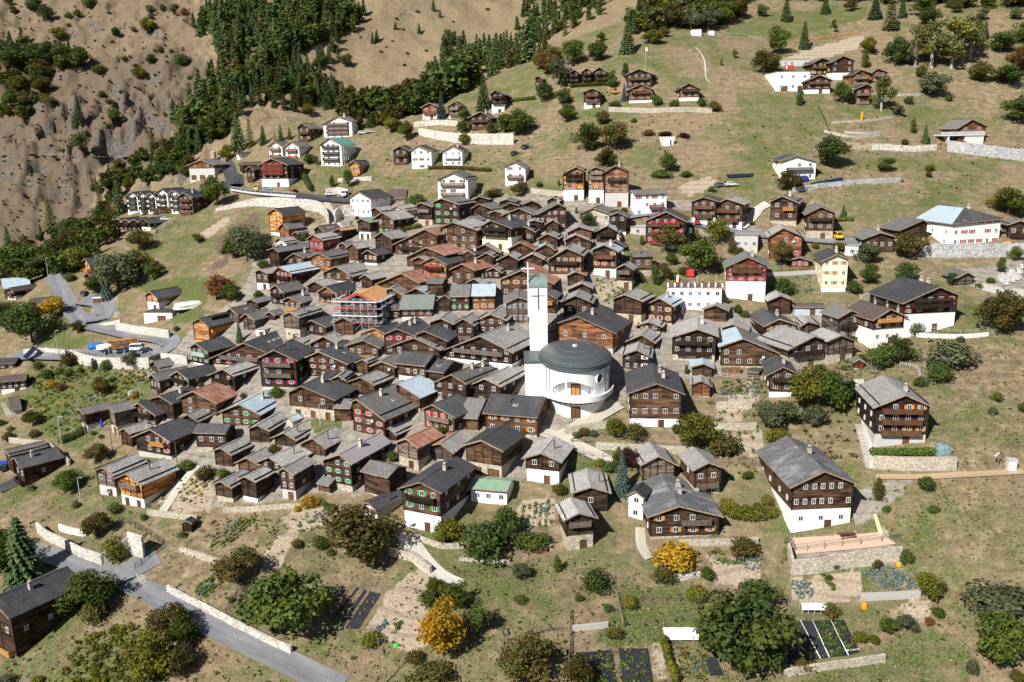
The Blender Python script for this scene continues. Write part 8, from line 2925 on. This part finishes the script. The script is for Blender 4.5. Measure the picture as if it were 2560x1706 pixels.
# concrete carport slab of the house above the white wall
g = hit(2392, 358)
o = thing('carport', 'flat concrete carport left of the lone red-brown chalet', 'carport', tuple(g), R(-3))
b = MB(); b.box((-6.5, -1, 2.6), (9.5, 5, 3.2)); b.build('roof_slab', WS['c'], o)
b = MB(); b.box((-3.8, -.8, -1.5), (-3.2, 4.8, 2.6)); b.build('wall', WS['c'], o)
b = MB(); b.box((2.5, -.6, -1.5), (9.3, 4.8, 2.6)); b.build('wall', WS['c'], o)
b = MB(); b.box((-6.5, -1.1, 3.2), (9.5, -1.0, 4.1)); b.build('railing', M['zinc'], o)

# ------------------------------------------------------------------ plants nobody could count
def sow(name, label, beds, seed):
    """beds: (outline, colour, clumps, leaf size, clump height, rows?)"""
    rng = np.random.default_rng(seed)
    Vs, Us, Cs = [], [], []
    for poly, co, n, ls, hh, rowdir in beds:
        pts_ = in_px(poly, n, rng)
        if rowdir:
            ax, ay, sp_ = rowdir
            ln_ = math.hypot(ax, ay)
            nx_, ny_ = -ay / ln_, ax / ln_
            pts_ = [(x - nx_ * ((x * nx_ + y * ny_) - round((x * nx_ + y * ny_) / sp_) * sp_) * .82, y - ny_ * ((x * nx_ + y * ny_) - round((x * nx_ + y * ny_) / sp_) * sp_) * .82) for x, y in pts_]
        for x, y in pts_:
            g = hit(x, y)
            if name == 'grass_tufts' and any((np.abs(L_ - g[:2]).sum(1) < w2 * 1.3).any() for L_, w2 in ROADS):
                continue
            k = 0.6 + .8 * rng.random()
            m = 9 if hh < .8 else 14
            V, UV = cards([(0, 0, hh * k * .5, hh * k * .65, hh * k * .65, hh * k * .5)], m, ls * k, rng, .8, .2)
            Vs.append(V + g)
            Us.append(UV)
            Cs.append(np.full(m, co))
    V, U, C_ = np.concatenate(Vs), np.concatenate(Us), np.concatenate(Cs)
    cs = sorted(set(C_))
    me = quads(name, V, U, LEAF[cs[0]])
    for c2 in cs[1:]:
        me.materials.append(LEAF[c2])
    me.polygons.foreach_set('material_index', np.array([cs.index(c2) for c2 in C_], np.int32))
    tag(put(name, me), label, None, None, 'stuff')


sow('vegetable_beds', 'rows of vegetables, cabbages and flowers in the terraced gardens', [
    ("2145,1430 2215,1415 2285,1452 2290,1475 2215,1475", 'C', 190, .16, .5, None), ("1975,1455 2020,1450 2040,1500 1995,1500", 'C', 80, .15, .45, None),
    ("2055,1440 2065,1440 2090,1475 2080,1480", 'V', 30, .14, .5, None), ("1795,950 1900,950 1895,990 1795,990", 'V', 70, .2, .7, None), ("1800,970 1900,965 1900,998 1800,995", 'C', 60, .18, .6, None),
    ("1840,1085 1850,1085 1860,1130 1852,1135", 'V', 24, .16, .6, None), ("1820,1100 1835,1100 1845,1135 1830,1135", 'O', 16, .15, .5, None),
    ("1305,1262 1385,1250 1380,1320 1305,1320", 'V', 90, .16, .5, (1, -9, 15)), ("1335,1262 1375,1256 1372,1290 1340,1290", 'C', 30, .18, .5, None),
    ("495,1330 600,1295 640,1300 560,1370 520,1370", 'V', 90, .16, .5, (3, -2, 9)), ("600,1300 640,1290 590,1355 560,1360", 'Y', 70, .16, .6, (3, -2, 8)), ("555,1340 590,1300 600,1305 570,1345", 'C', 30, .15, .5, None),
    ("480,1480 530,1440 560,1455 510,1500", 'V', 80, .17, .6, (3, -2, 8)), ("490,1485 525,1460 535,1465 500,1495", 'C', 36, .16, .5, (3, -2, 6)),
    ("760,1290 830,1262 850,1275 790,1310", 'C', 45, .16, .5, (3, -2, 9)), ("935,1580 965,1550 972,1556 945,1590", 'C', 36, .16, .5, None), ("985,1580 998,1555 1004,1558 992,1590", 'V', 20, .16, .6, None),
    ("60,1000 200,905 330,900 380,960 360,1000 250,1060 120,1090", 'V', 330, .22, .8, (3, -2, 10)), ("80,1000 220,930 330,950 300,1020 160,1070", 'A', 70, .18, .7, None), ("130,1050 220,990 240,1000 160,1065", 'C', 60, .17, .5, (3, -2, 7)),
    ("60,950 180,900 240,930 120,1000", 'O', 110, .22, .8, None), ("190,1075 260,1040 270,1060 200,1090", 'A', 40, .16, .6, None), ("300,940 370,910 385,940 310,975", 'Y', 60, .2, .6, (3, -2, 8)),
    ("420,1200 440,1190 520,1195 515,1260 460,1270", 'V', 60, .17, .5, (3, -2, 11)), ("480,1200 520,1210 500,1250 470,1240", 'A', 26, .15, .5, None),
    ("1770,1400 1900,1385 1890,1410 1800,1415", 'V', 60, .16, .5, None), ("1830,1400 1905,1395 1900,1435 1860,1420", 'C', 40, .17, .5, None),
    ("1745,1290 1800,1290 1810,1340 1750,1345", 'V', 50, .18, .6, None), ("1960,1350 1975,1345 1978,1400 1955,1410", 'V', 24, .16, .6, None),
    ("1480,700 1560,690 1560,760 1500,765", 'V', 70, .2, .7, None), ("1440,630 1580,620 1590,650 1450,690", 'V', 50, .2, .7, None), ("1990,680 2030,690 2030,740 1990,730", 'C', 30, .2, .6, None),
    ("382,570 440,555 450,562 390,585", 'C', 46, .2, .5, (4, -1, 5)), ("600,1300 680,1340 800,1325 790,1290 700,1300", 'V', 60, .18, .5, None),
    ("1978,1560 1998,1556 2046,1646 1970,1660", 'V', 120, .12, .35, None), ("2034,1556 2074,1553 2116,1638 2076,1643", 'V', 130, .12, .35, None), ("2078,1553 2108,1553 2146,1630 2122,1636", 'V', 70, .12, .35, None),
    ("1440,1640 1540,1630 1560,1720 1430,1720", 'V', 120, .16, .5, None), ("1550,1625 1620,1625 1630,1720 1560,1720", 'V', 90, .15, .45, None), ("1690,1620 1760,1620 1780,1706 1700,1706", 'Y', 50, .17, .6, None), ("1730,1650 1765,1650 1770,1680 1735,1680", 'C', 24, .18, .5, None),
    ("1690,1390 1900,1365 1900,1378 1690,1400", 'Y', 50, .17, .5, None), ("1900,970 1910,940 1930,960 1915,1000", 'V', 20, .2, .6, None), ("2080,870 2180,900 2200,940 2120,930", 'C', 60, .18, .5, None), ("2060,900 2150,880 2200,930 2120,945", 'V', 60, .18, .6, None),
    ("870,560 880,555 900,580 885,585", 'V', 14, .2, .7, None)], 31)
sow('grass_tufts', 'tufts of dry grass and low weeds over the slopes', [
    ("0,1250 300,1180 700,1300 1000,1420 1300,1360 1700,1440 2000,1600 2560,1400 2560,1720 0,1720", 'T', 1700, .15, .34, None),
    ("0,1250 300,1180 700,1300 1000,1420 1300,1360 1700,1440 2000,1600 2560,1400 2560,1720 0,1720", 'V', 800, .15, .34, None),
    ("0,1250 300,1180 700,1300 1000,1420 1300,1360 1700,1440 2000,1600 2560,1400 2560,1720 0,1720", 'O', 350, .17, .45, None),
    ("2150,900 2560,800 2560,1400 2250,1400 2150,1200", 'T', 700, .16, .35, None), ("2150,900 2560,800 2560,1400 2250,1400 2150,1200", 'V', 340, .16, .32, None),
    ("130,1720 200,1600 330,1560 430,1620 420,1720", 'Y', 260, .28, .9, None), ("2000,1050 2150,960 2170,1150 1990,1150", 'O', 90, .22, .6, None),
    ("1420,1110 1740,1130 1800,1060 1750,1000 1900,1040 1900,1200 1500,1180", 'V', 160, .22, .6, None),
    ("640,400 1000,300 2000,280 2560,300 2560,520 1900,480 1300,430 900,520 700,500", 'O', 200, .26, .55, None), ("640,400 1000,300 2000,280 2560,300 2560,520 1900,480 1300,430 900,520 700,500", 'T', 420, .26, .5, None),
    ("0,0 480,0 430,330 0,380", 'O', 260, .7, 1.5, None), ("0,400 250,400 230,560 0,600", 'D', 90, .6, 1.2, None)], 32)
